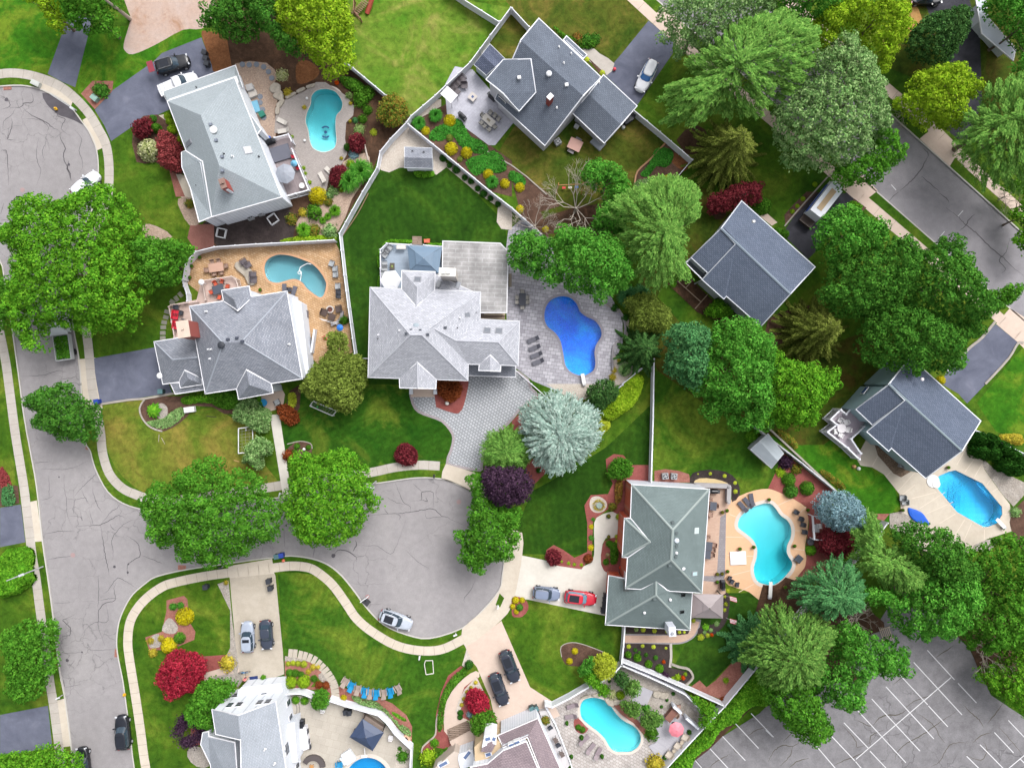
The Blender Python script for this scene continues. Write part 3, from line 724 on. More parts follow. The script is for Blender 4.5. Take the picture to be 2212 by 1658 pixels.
m_ground('sand_light',[(.3,S(226,200,150)),(.7,S(236,214,168))],.6,3,.1,10,.1)
m_pave('paver_drive',(184,187,192),(200,202,207),(142,146,152),.42,.42,40,.08,.055)
m_pave('paver_border',(178,168,172),(188,178,180),(150,142,146),.3,.2,0,.1)
m_pave('paver_pool',(168,165,174),(206,204,212),(140,138,146),.75,.5,8,.14,.03)
m_pave('paver_gold',(208,168,124),(228,192,152),(172,134,98),.42,.3,25,.36,.025)
m_pave('paver_grey',(172,164,160),(184,176,172),(158,150,146),.3,.18,20,.1,.02)
m_pave('paver_lilac',(196,196,208),(208,208,220),(186,186,198),.5,.4,-45,.06,.02)
m_pave('paver_salmon',(234,190,152),(238,196,160),(232,188,150),3,3,20,.05,.01)
m_pave('paver_tan',(206,176,156),(216,188,168),(190,162,146),.3,.2,0,.08,.02)
m_pave('paver_slate',(152,148,152),(164,160,164),(136,132,138),.4,.3,0,.08,.02)
m_pave('brick_red',(216,92,62),(226,106,76),(196,150,130),.24,.09,0,.15,.012)
m_pave('brick_paver',(160,108,98),(174,120,110),(140,96,88),.24,.14,20,.2,.02)
m_pave('stamped',(196,188,176),(206,198,186),(184,174,162),1.1,1.1,15,.15,.02)
m_pave('stamped_grey',(190,182,178),(214,208,204),(164,154,150),.5,.4,30,.25,.03)
m_pave('deck_blue',(168,182,198),(176,190,206),(142,156,174),4,.14,0,.06,.012)
m_pave('deck_mauve',(160,148,150),(170,158,160),(134,122,126),4,.14,70,.06,.012)
m_pave('deck_pink',(206,182,172),(216,192,182),(184,160,152),4,.14,-10,.06,.012)
m_pave('deck_grey',(188,186,194),(196,194,202),(170,168,176),4,.14,35,.04,.012)
m_pave('wood_step',(150,130,116),(170,150,136),(90,76,66),3,.28,0,.15,.03)
m_pave('siding_white',(232,236,246),(236,240,248),(214,220,232),8,.14,0,.05,.012)
m_shingle('shingle_silver',(168,178,184),(177,186,192),(156,165,172),.07)
m_shingle('shingle_mid',(148,153,164),(174,178,188),(128,132,144),.2)
m_shingle('shingle_pale',(182,184,192),(212,214,222),(170,172,182),.07)
m_shingle('shingle_slate',(114,122,136),(128,136,150),(94,102,116),.16)
m_shingle('shingle_slate_blue',(106,117,136),(122,132,151),(86,95,114),.1)
m_shingle('shingle_green',(126,140,140),(136,150,150),(110,124,126),.16)
m_shingle('shingle_grey',(172,180,190),(184,190,200),(160,166,176),.1)
m_shingle('shingle_mauve',(152,138,144),(170,154,158),(130,116,124),.14)
m_shingle('shingle_shed',(96,104,126),(120,128,150),(76,82,102),.2)
m_pave('membrane',(176,174,174),(188,186,186),(200,199,200),1.9,.6,2,.5,.07,rough=.9)
m_leaf('leaf_mid',(62,118,34),(82,142,44),(106,164,54))
m_leaf('leaf_deep',(54,106,38),(74,130,46),(98,152,58))
m_leaf('leaf_bright',(70,130,32),(94,156,40),(128,184,54))
m_leaf('leaf_lime',(116,158,34),(142,180,40),(172,200,58))
m_leaf('leaf_emerald',(58,122,40),(82,150,50),(114,178,72))
m_leaf('leaf_blueg',(58,110,66),(80,138,82),(108,164,102))
m_leaf('leaf_spruce',(70,112,48),(96,142,62),(132,172,84))
m_leaf('leaf_pine',(80,130,54),(106,154,68),(138,182,88))
m_leaf('leaf_norway',(82,100,38),(116,130,56),(150,160,80))
m_leaf('leaf_darkpine',(48,84,42),(66,106,54),(96,136,72))
m_leaf('leaf_bluespruce',(128,156,146),(160,186,174),(196,214,204))
m_leaf('leaf_steel',(106,140,150),(134,168,178),(164,194,202))
m_leaf('leaf_sage',(92,136,74),(128,168,98),(170,198,134))
m_leaf('leaf_olive',(96,116,48),(122,142,60),(146,164,78))
m_leaf('leaf_hedge',(58,108,30),(82,134,40),(104,156,52))
m_leaf('leaf_box',(44,94,34),(60,114,42),(80,136,54),1.07)
m_leaf('leaf_yellow',(196,184,24),(218,204,34),(232,220,70),1.07)
m_leaf('leaf_gold',(206,186,60),(224,204,84),(196,190,60),1.07)
m_leaf('leaf_chart',(168,184,46),(190,206,62),(206,218,84),1.11)
m_leaf('leaf_crimson',(142,28,50),(176,48,68),(196,70,86),1.23)
m_leaf('leaf_wine',(96,34,44),(122,48,56),(142,66,72),1.23)
m_leaf('leaf_pinkred',(146,62,66),(168,78,80),(184,98,98),1.15)
m_leaf('leaf_purple',(54,38,56),(74,52,74),(98,74,94),1.23)
m_leaf('leaf_rust',(120,60,34),(148,78,44),(166,96,60),1.15)
m_leaf('leaf_cover',(58,132,46),(78,158,56),(98,180,72),1.11)
m_leaf('leaf_mixed',(82,128,44),(138,152,58),(176,128,62),1.15)
m_leaf('leaf_cream',(150,168,92),(206,210,150),(232,232,190),1.11)
m_leaf('leaf_hosta',(104,152,66),(150,184,104),(196,214,150),1.07)
m_leaf('leaf_tawny',(150,110,60),(176,128,66),(140,140,60),1.07)
m_leaf('petal_orange',(226,92,30),(236,110,40),(230,70,30),0.98,.1)
m_leaf('petal_mixed',(220,90,120),(230,200,60),(230,230,240),0.90,.1)
m_plain('bark',(120,104,90));m_plain('bark_pale',(196,184,172));m_plain('bark_grey',(160,150,140))
m_plain('kerb',(206,202,196),.9);m_plain('edge_stone',(186,178,168),.9,var=.3,sc=6)
m_plain('boulder',(200,190,176),.9,var=.35,sc=2.5)
m_plain('plaster_aqua',(150,240,248),.5,k=1.25,var=.03,sc=.5);m_plain('plaster_grey',(176,208,214),.5,var=.05,sc=.5)
m_ground('plaster_blue',[(.3,S(70,120,255,1.5)),(.47,S(60,150,255,1.5)),(.64,S(60,190,255,1.5))],.16,1.6,.1,5,.25,1.0);m_plain('vinyl_blue',(70,206,250),.5,k=1.45,var=.03,sc=.4);m_plain('plaster_teal',(96,176,200),.5,var=.06)
m_plain('coping_cream',(226,216,206),.8);m_plain('coping_gold',(214,166,128),.8);m_plain('coping_slate',(156,152,162),.8)
m_plain('crack',(108,104,108),1,spec=.05,var=.3);m_plain('crack_moss',(102,96,80),1,spec=.05,var=.4,sc=2);m_plain('line_white',(226,226,230),.8,var=.25,sc=5);m_plain('patch_dark',(104,100,106),1,spec=.05,var=.3)
m_water('water_aqua',(.01,.86,.91,1),.4)
m_water('water_cyan',(.02,.8,.94,1),.22)
m_water('water_teal',(.30,.8,.88,1),.4)
m_water('water_royal',(.02,.62,.98,1),.3)
m_water('water_deck',(.10,.6,.80,1),.5)
PAL={k[5:]if k.startswith('leaf_')else k:k for k in MATS}
# ---------------------------------------------------------------- pools (outlines first: they cut holes in the ground)
PO=[pool_outline('10 600,765 680,785 730,840 752,900 738,955 700,1000 692,1060 696,1150 700,1220 680,1280 620,1312 560,1315 490,1280 460,1210 448,1130 424,1050 438,970 468,900 476,830 520,780'),pool_outline('11 70,640 100,580 180,540 290,545 400,580 490,620 560,690 605,770 610,820 590,890 560,915 520,900 440,840 400,790 350,760 300,760 250,775 180,790 110,770 75,710'),pool_outline('21 290,990 340,925 420,898 500,908 560,960 592,1030 640,1070 720,1110 770,1180 775,1250 732,1320 717,1390 725,1470 710,1540 650,1580 590,1588 510,1560 460,1500 440,1400 415,1290 370,1220 300,1160 275,1080'),pool_outline('22 1950,1240 1958,1165 2010,1105 2100,1050 2212,1025 32 60,1060 110,1130 175,1180 205,1250 200,1330 170,1400 172,1470 212,1540 203,1600 165,1650 33 120,40 60,78 0,82 23 2130,58 2092,0 22 2085,1580 2108,1500 2112,1420 2078,1350 2010,1290'),pool_outline('32 1440,830 1475,790 1560,752 1622,740 1855,855 2025,1060 2028,1130 1980,1210 1900,1240 1860,1240 1630,1110 1480,930 1440,880',False),pool_outline('23 590,1110 620,1065 690,1045 780,1060 850,1110 900,1180 960,1240 1050,1290 1105,1350 1118,1420 1090,1480 1030,1520 960,1525 890,1520 840,1480 800,1410 740,1350 650,1280 600,1230 585,1170'),W2([(794+48*math.cos(t*math.pi/16),1682+48*math.sin(t*math.pi/16))for t in range(32)])]
PO=[ccw(p)for p in PO]
# ---------------------------------------------------------------- streets and land
KW=P('01 0,600 35,740 105,1190 170,1658 02 210,300 280,680 305,820 330,1010 365,1350 410,1658 03 455,330 510,800 560,1060 615,1480 630,1658 D 172,1770 210,1990')
CUL=P('00 0,745 180,738 340,768 480,830 600,912 700,1040 790,1170 835,1300 850,1450 838,1620 D 200,450 178,500 160,550 152,600 152,650 159,712 170,770 175,829')
KM=P('02 700,10 720,300 735,500 780,580 800,660 840,770 930,930 1060,1030 1230,1085 1350,1102 1600,1090 1900,1060 2150,1010 12 180,985 500,900 800,870 1020,860 1200,835 1400,810 1600,820 1740,868 1880,945 D 1060,1100 1082,1150 1089,1204 1085,1243 1078,1275 1040,1320 998,1356 928,1378 878,1370 828,1348 790,1310 768,1280 738,1243 708,1219 673,1206 628,1200 588,1204 553,1208 475,1219 400,1230 337,1245 312,1261 287,1283 270,1310 257,1343 252,1383 255,1418 265,1468 272,1518 282,1593 290,1658 312,1770 370,1990')
west=smooth(P('D -80,250 -88,340 -80,430 -45,500')+KW,3,False)
right=smooth(CUL+KM,3,False)
road1=ccw(W2(west+list(reversed(right))+smooth(P('D 0,187 -40,195 -80,250'),2,False)))
sl=.8742
NEL=[(1418-230,-200),(1433,12),(1894,414),(2212,692),(2700,1119)];NER=[(1891-460,-194.),(1891,217),(2111,414),(2250,540),(2740,978)]
road2=ccw(W2(NEL+list(reversed(NER))))
m_grass('grass_far',(60,104,26),(86,122,34),(110,134,44),.05)
sheet('ground',[(-2500,-2500),(2500,-2500),(2500,2500),(-2500,2500)],-.22,M('grass_far'),holes=[offset(p,1.4)for p in PO])
land=sheet('lawn',[(-170,-130),(170,-130),(170,130),(-170,130)],0,M('grass_main'),holes=[road1,road2]+[offset(p,.05)for p in PO],depth=.22)
sheet('street',road1,-.13,M('asphalt_old'))
sheet('side_street',road2,-.13,M('asphalt_ne'))
def kerb(line,name='kerb',w=.17):
 mb=MB();ribbon(mb,W2(line),w,.016,-.14);tag(mb.build(name,M('kerb')),kind='structure')
kerb(west);kerb(right);kerb(NEL);kerb(NER)
HOLES={}
LZ=[.0035]
def patch(name,s,mat,z=.004,sm=3,holes=(),depth=0,kind='structure'):
 if name=='lawn' and z<.01:LZ[0]+=.00035;z=LZ[0]
 pts=P(s);pts=smooth(pts,sm)if sm else pts
 pw=W2(pts);xs=[p[0]for p in pw];ys=[p[1]for p in pw];cross=lambda q:any(inside(pw,*v)for v in q[::4])
 holes=[q for q in PO if cross(q)]
 return sheet(name,pw,z,M(mat),holes=holes,depth=depth,kind=kind)
patch('lawn','D 745,-60 1000,-60 1003,0 1078,47 1015,135 940,206 888,250 860,235 835,207 763,147 752,60','grass_bright',sm=0)
patch('lawn','D 1003,0 1103,17 1078,47','grass_bright',sm=0)
patch('lawn','D 1106,18 1143,58 1190,38 1120,130 1016,140','grass_olive',sm=0)
patch('lawn','D 1040,-60 1320,-60 1371,0 1401,45 1340,120 1300,170 1180,150 1140,58 1106,18','grass_olive',sm=0)
patch('lawn','D 1075,330 1110,275 1250,170 1369,238 1496,345 1436,414 1188,521 1140,400','grass_olive',sm=0)
patch('lawn','D 729,504 783,414 814,362 950,350 1010,400 1090,480 1100,560 1090,640 900,830 797,830 790,774 778,773 765,764 741,594','grass_dark',sm=0)
patch('lawn','D 610,862 800,830 888,850 903,891 953,911 977,946 970,971 962,1001 853,1004 795,1018 628,1045','grass_front')
patch('lawn','02 870,170 1250,130 1210,300 1400,400 1650,250 1850,210 2060,330 2212,400 12 0,600 200,850 90,880 02 1900,1040 1500,1000 1260,950 1060,800 960,650 900,480 885,300','grass_gold',sm=2)
patch('lawn','D 600,1238 640,1236 693,1243 745,1320 800,1375 850,1401 903,1414 1002,1398 1015,1422 950,1530 900,1760 880,1760 886,1658 853,1585 778,1533 713,1500 710,1450 640,1405 614,1408','grass_south',sm=0)
patch('lawn','D 1106,1300 1140,1297 1308,1330 1345,1352 1343,1433 1298,1473 1193,1515 1145,1483 1108,1393 1090,1345','grass_main',sm=0)
patch('lawn','D 1240,1010 1310,965 1410,870 1408,1041 1340,1042 1320,1090 1270,1100 1290,1198 1120,1196 1110,1150 1150,1060','grass_dark',z=.005,sm=0)
patch('lawn','D 1414,800 1500,830 1640,945 1810,1058 1760,1090 1680,1055 1600,1060 1500,1045 1412,1041','grass_south',sm=0)
patch('lawn','D 1640,935 1740,890 1850,980 1920,1020 1945,1090 1920,1130 1806,1058','grass_vivid',sm=0)
patch('lawn','D 2110,870 2250,700 2250,980 2150,930','grass_vivid',sm=0)
patch('lawn','D 1500,1352 1560,1280 1640,1280 1700,1330 1590,1420 1510,1500 1480,1460 1450,1450','grass_dark',z=.005,sm=0)
patch('lawn','D -60,-60 150,-60 130,80 105,158 0,148 -60,160','grass_vivid',sm=2)
patch('lawn','D 185,60 440,60 430,90 330,130 215,230 168,195 175,120','grass_vivid',sm=2)
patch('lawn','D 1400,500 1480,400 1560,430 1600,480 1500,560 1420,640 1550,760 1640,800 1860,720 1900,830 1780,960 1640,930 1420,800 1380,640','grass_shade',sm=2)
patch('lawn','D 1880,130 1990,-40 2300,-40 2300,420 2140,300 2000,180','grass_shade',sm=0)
# ---------------------------------------------------------------- pavements
def strip_path(name,s,w,mat,z=.012,sm=4):
 mb=MB();ribbon(mb,W2(smooth(P(s),sm,False)),w,z,z-.03);return tag(mb.build(name,M(mat)),kind='structure')
def joints(s,w,sp,z=.016,n0=0):
 """scored joints across a pavement strip"""
 l=[Vector(p)for p in W2(smooth(P(s),5,False))];mb=MB();acc=0
 for a,b in zip(l,l[1:]):
  d=b-a;ln=d.length
  if ln<1e-4:continue
  d.normalize();n=Vector((-d.y,d.x));t=sp-acc
  while t<ln:q=a+d*t;mb.add([(*(q+n*w/2-d*.025),z),(*(q-n*w/2-d*.025),z),(*(q-n*w/2+d*.025),z),(*(q+n*w/2+d*.025),z)],[(3,2,1,0)]);t+=sp
  acc=(acc+ln)%sp
 tag(mb.build('pavement_joints',pm((160,150,138))),kind='structure')
SW1='D -60,175 0,160 42,159 88,169 130,187 163,213 192,245 213,280 228,310 235,350 235,400 228,445 208,490 188,540 178,600 180,660 186,710 192,760 198,829 206,879 214,914 218,941 222,979 236,1022 262,1052 292,1067 330,1078 400,1078 470,1068 540,1058 595,1050 650,1040 720,1030 795,1021 853,1009 903,1004 950,1006'
SW2='D 1116,1200 1108,1250 1093,1292 1067,1329 1031,1361 1000,1380 953,1402 903,1404 853,1392 803,1363 770,1335 748,1303 723,1268 703,1248 676,1229 653,1223 623,1222 590,1226 553,1230 475,1239 425,1247 375,1258 350,1267 320,1288 297,1313 281,1343 276,1383 279,1418 287,1468 295,1518 304,1580 315,1658 340,1770'
SW3='D -15,650 0,720 12,780 19,829 32,929 44,1004 52,1054 58,1104 64,1154 70,1204 77,1243 85,1305 92,1355 100,1410 107,1468 115,1518 125,1593 133,1658 155,1770'
for s in(SW1,SW2,SW3):strip_path('pavement',s,1.3,'concrete_grey' if s is not SW2 else 'concrete_tan');joints(s,1.3,1.5)
SW4='D 1250,-106 1371,0 1411,37 1493,112 1741,322 1844,414 1996,544 2134,664 2212,735 2500,990';SW5='D 1560,-120 1700,0 1911,187 1971,237 2021,282 2096,357 2212,462 2500,720'
for s in(SW4,SW5):strip_path('pavement',s,1.5,'concrete_pink',sm=1);joints(s,1.5,3)
patch('driveway_apron','00 345,715 500,758 640,850 612,922 480,836 345,773','concrete_tan',.01,0)
patch('driveway_apron','00 760,1010 830,1080 905,1270 838,1300 780,1170 712,1038','concrete_tan',.01,0)
patch('driveway_apron','D 168,776 206,772 212,829 222,882 182,882 176,829','concrete_tan',.01,0)
patch('driveway_apron','02 235,1025 318,1005 366,1358 290,1364','concrete_tan',.01,0)
patch('driveway_apron','03 470,1080 556,1058 612,1468 520,1480','concrete_tan',.01,0)
patch('driveway_apron','12 1610,756 1640,690 1800,738 2000,800 2080,900 1960,1010 1880,945 1740,866 1602,820','concrete_tan',.016,0)
patch('driveway_apron','D 493,1222 588,1206 592,1238 496,1248','concrete_tan',.016,0)
patch('driveway_apron','D 1092,1150 1128,1150 1128,1199 1121,1243 1106,1308 1083,1338 1050,1366 1005,1396 998,1358 1040,1322 1079,1276 1086,1243 1090,1204','concrete_tan',.02,2)
patch('lawn','13 2105,150 2145,190 2110,270 2070,250','grass_main',.026,0)
patch('driveway_apron','30 1310,1200 1410,1115 1625,1345 1570,1438','concrete_pink',.016,0)
patch('driveway_apron','31 1970,1140 2090,1005 2260,1110 2260,1400 2160,1300','concrete_pink',.016,0)
patch('driveway_apron','D 1403,45 1433,14 1480,55 1452,88','concrete_pink',.016,0)
patch('driveway_apron','D 1828,408 1862,376 1896,412 1862,438','concrete_pink',.016,0)
patch('driveway','00 600,120 800,150 650,755 530,705 412,640','asphalt_drive',.0105,0)
patch('driveway','00 820,950 975,780 1330,530 1400,460 1740,325 1860,640 1500,860 1480,940 1150,1090 960,1220 905,1090','asphalt_drive',.0105,0)
patch('driveway','D 201,774 334,750 372,848 217,872 209,829','asphalt_drive',.0105,0)
patch('driveway','02 0,1068 180,1040 220,1366 0,1410','asphalt_drive',.0105,0)
patch('driveway','03 0,1200 415,1120 452,1480 160,1530 0,1542','asphalt_drive',.0105,0)
DRV='D 886,835 889,872 903,891 928,901 953,911 970,929 977,946 972,971 963,1001 993,1011 1038,1018 1043,1004 1049,969 1058,949 1091,924 1110,904 1131,879 1162,853 1150,838 1120,800 990,800 930,820'
o=patch('driveway',DRV,'paver_border',.0105,2)
sheet('driveway_pavers',offset(ccw(W2(smooth(P(DRV),2))),-.38),.012,M('paver_drive'))
patch('driveway','D 496,1246 592,1236 595,1243 611,1405 614,1455 560,1475 515,1465','drive_beige',.0105,0)
patch('driveway','D 1128,1199 1320,1240 1312,1330 1140,1294 1106,1292 1121,1243','concrete_light',.0105,0)
patch('driveway','D 1005,1396 1050,1366 1083,1340 1106,1393 1145,1483 1193,1514 1210,1545 1078,1600 1060,1510 1030,1440 1018,1425','concrete_pink',.0105,0)
patch('garden_walk','13 1900,820 1800,880 1690,1000 1625,1150 1625,1290 1660,1440 1920,1440 1860,1270 1820,1215 1738,1190 1745,1100 1800,1000 1930,870','concrete_pink',.012,2)
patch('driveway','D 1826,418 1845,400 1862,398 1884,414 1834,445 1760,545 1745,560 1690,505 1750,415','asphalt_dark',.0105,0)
patch('driveway','D 2151,700 2202,742 2129,829 2089,871 2070,850 2034,829 2049,790','asphalt_drive',.0105,0)
patch('driveway','D 1401,45 1454,88 1453,116 1376,228 1305,160 1340,120','asphalt_drive',.0105,0)
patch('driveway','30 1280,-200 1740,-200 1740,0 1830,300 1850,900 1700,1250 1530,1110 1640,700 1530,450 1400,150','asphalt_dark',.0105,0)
patch('garden_walk','D 583,896 604,894 628,1055 632,1072 612,1076 608,1050','concrete_light',.02,0)
patch('patio','12 0,100 230,55 250,90 238,170 200,215 125,235 50,190','concrete_pink',.012,0)
patch('garden_walk','22 730,1155 850,1105 960,1110 960,1320 810,1330 775,1450 785,1590 840,1660 560,1610 690,1540 712,1400 708,1250','concrete_light',.013,2)
patch('garden_walk','00 1360,1000 1435,985 1435,1150 1380,1150','concrete_tan',.012,0)
patch('garden_walk','00 1500,1480 1600,1520 1700,1800 1560,1700','concrete_tan',.012,0)
patch('garden_walk','20 590,395 680,400 760,465 885,550 820,652 700,560 640,490','concrete_grey',.012,2)
patch('garden_walk','F 1290,330 1400,285 1565,430 1480,480','concrete_pink',.012,0)
patch('garden_walk','03 1740,825 2065,760 2070,870 1770,910','concrete_pink',.012,0)
patch('garden_walk','03 1730,1270 1790,1270 1800,1360 1740,1360','concrete_pink',.012,0)
strip_path('garden_walk','23 975,545 1340,545 1460,540 1540,500 1575,440 1590,370',1.5,'paver_slate',.012)
strip_path('garden_walk_inlay','23 975,545 1340,545 1460,540 1540,500 1575,440 1590,390',1.05,'paver_tan',.018)
patch('pool_patio','10 170,1000 240,870 420,790 520,712 600,712 780,830 850,920 840,1000 780,1060 770,1200 790,1330 740,1420 640,1500 600,1690 450,1690 420,1500 330,1280 300,1160 160,1150','paver_grey',.062,1,holes=[PO[0]])
patch('pool_patio','D 395,604 402,567 425,543 463,536 553,530 723,521 733,540 741,594 750,664 762,760 700,800 660,760 610,640 480,650 440,640','paver_gold',.012,0,holes=[PO[1]])
patch('pool_patio','D 1098,498 1130,470 1190,525 1200,560 1310,620 1345,690 1345,740 1325,790 1332,800 1290,852 1240,860 1150,822 1115,795 1095,700 1090,560','paver_pool',.01,1,holes=[PO[2]])
patch('pool_patio','22 1640,800 2212,905 32 60,960 200,1000 300,1050 350,1110 340,1280 320,1400 330,1500 310,1600 200,1700 33 0,250 23 2100,180 1950,40 1800,0 22 1780,1650 1840,1300 1880,1040 2050,930 2212,905 2212,905','paver_salmon',.01,0,holes=[PO[3]])if False else None
patch('pool_patio','22 1860,1040 1960,970 2090,920 2212,905 32 90,930 220,990 320,1060 350,1130 340,1280 320,1400 330,1500 310,1600 33 120,200 0,255 23 2160,230 2050,140 1960,110 1900,90 1850,60 22 1820,1600 1830,1300','paver_salmon',.01,2,holes=[PO[3]])
patch('patio','22 1650,900 1880,900 1880,1040 1850,1100 1830,1658 23 1850,160 1640,160 22 1650,1650','paver_tan',.012,0)
patch('patio','22 1800,1150 1850,1120 1840,1658 23 1820,60 1640,40 1640,0 22 1770,1658','paver_slate',.016,0)
patch('pool_patio','32 760,640 860,460 900,450 1000,620 1150,800 1260,740 1400,780 1720,530 1850,650 1870,740 1990,910 2090,1040 2110,1270 1890,1340 1800,1400 1640,1540 1300,1440 1150,1100 1135,950 1080,880 1000,780 900,720 800,705','concrete_tan',.01,1,holes=[PO[4]])
patch('pool_patio','D 1186,1525 1280,1480 1345,1440 1390,1455 1440,1482 1480,1500 1540,1560 1445,1700 1240,1720 1235,1645','stamped_grey',.01,0,holes=[PO[5]])
patch('pool_patio','D 560,1800 612,1500 640,1500 673,1507 711,1515 778,1535 818,1547 853,1587 888,1620 886,1720 860,1800','stamped',.01,0,holes=[PO[6]])
patch('patio','E -200,660 20,700 560,1320 300,1640 220,1640 -300,1250 -330,900','paver_lilac',.06,0,depth=.1)
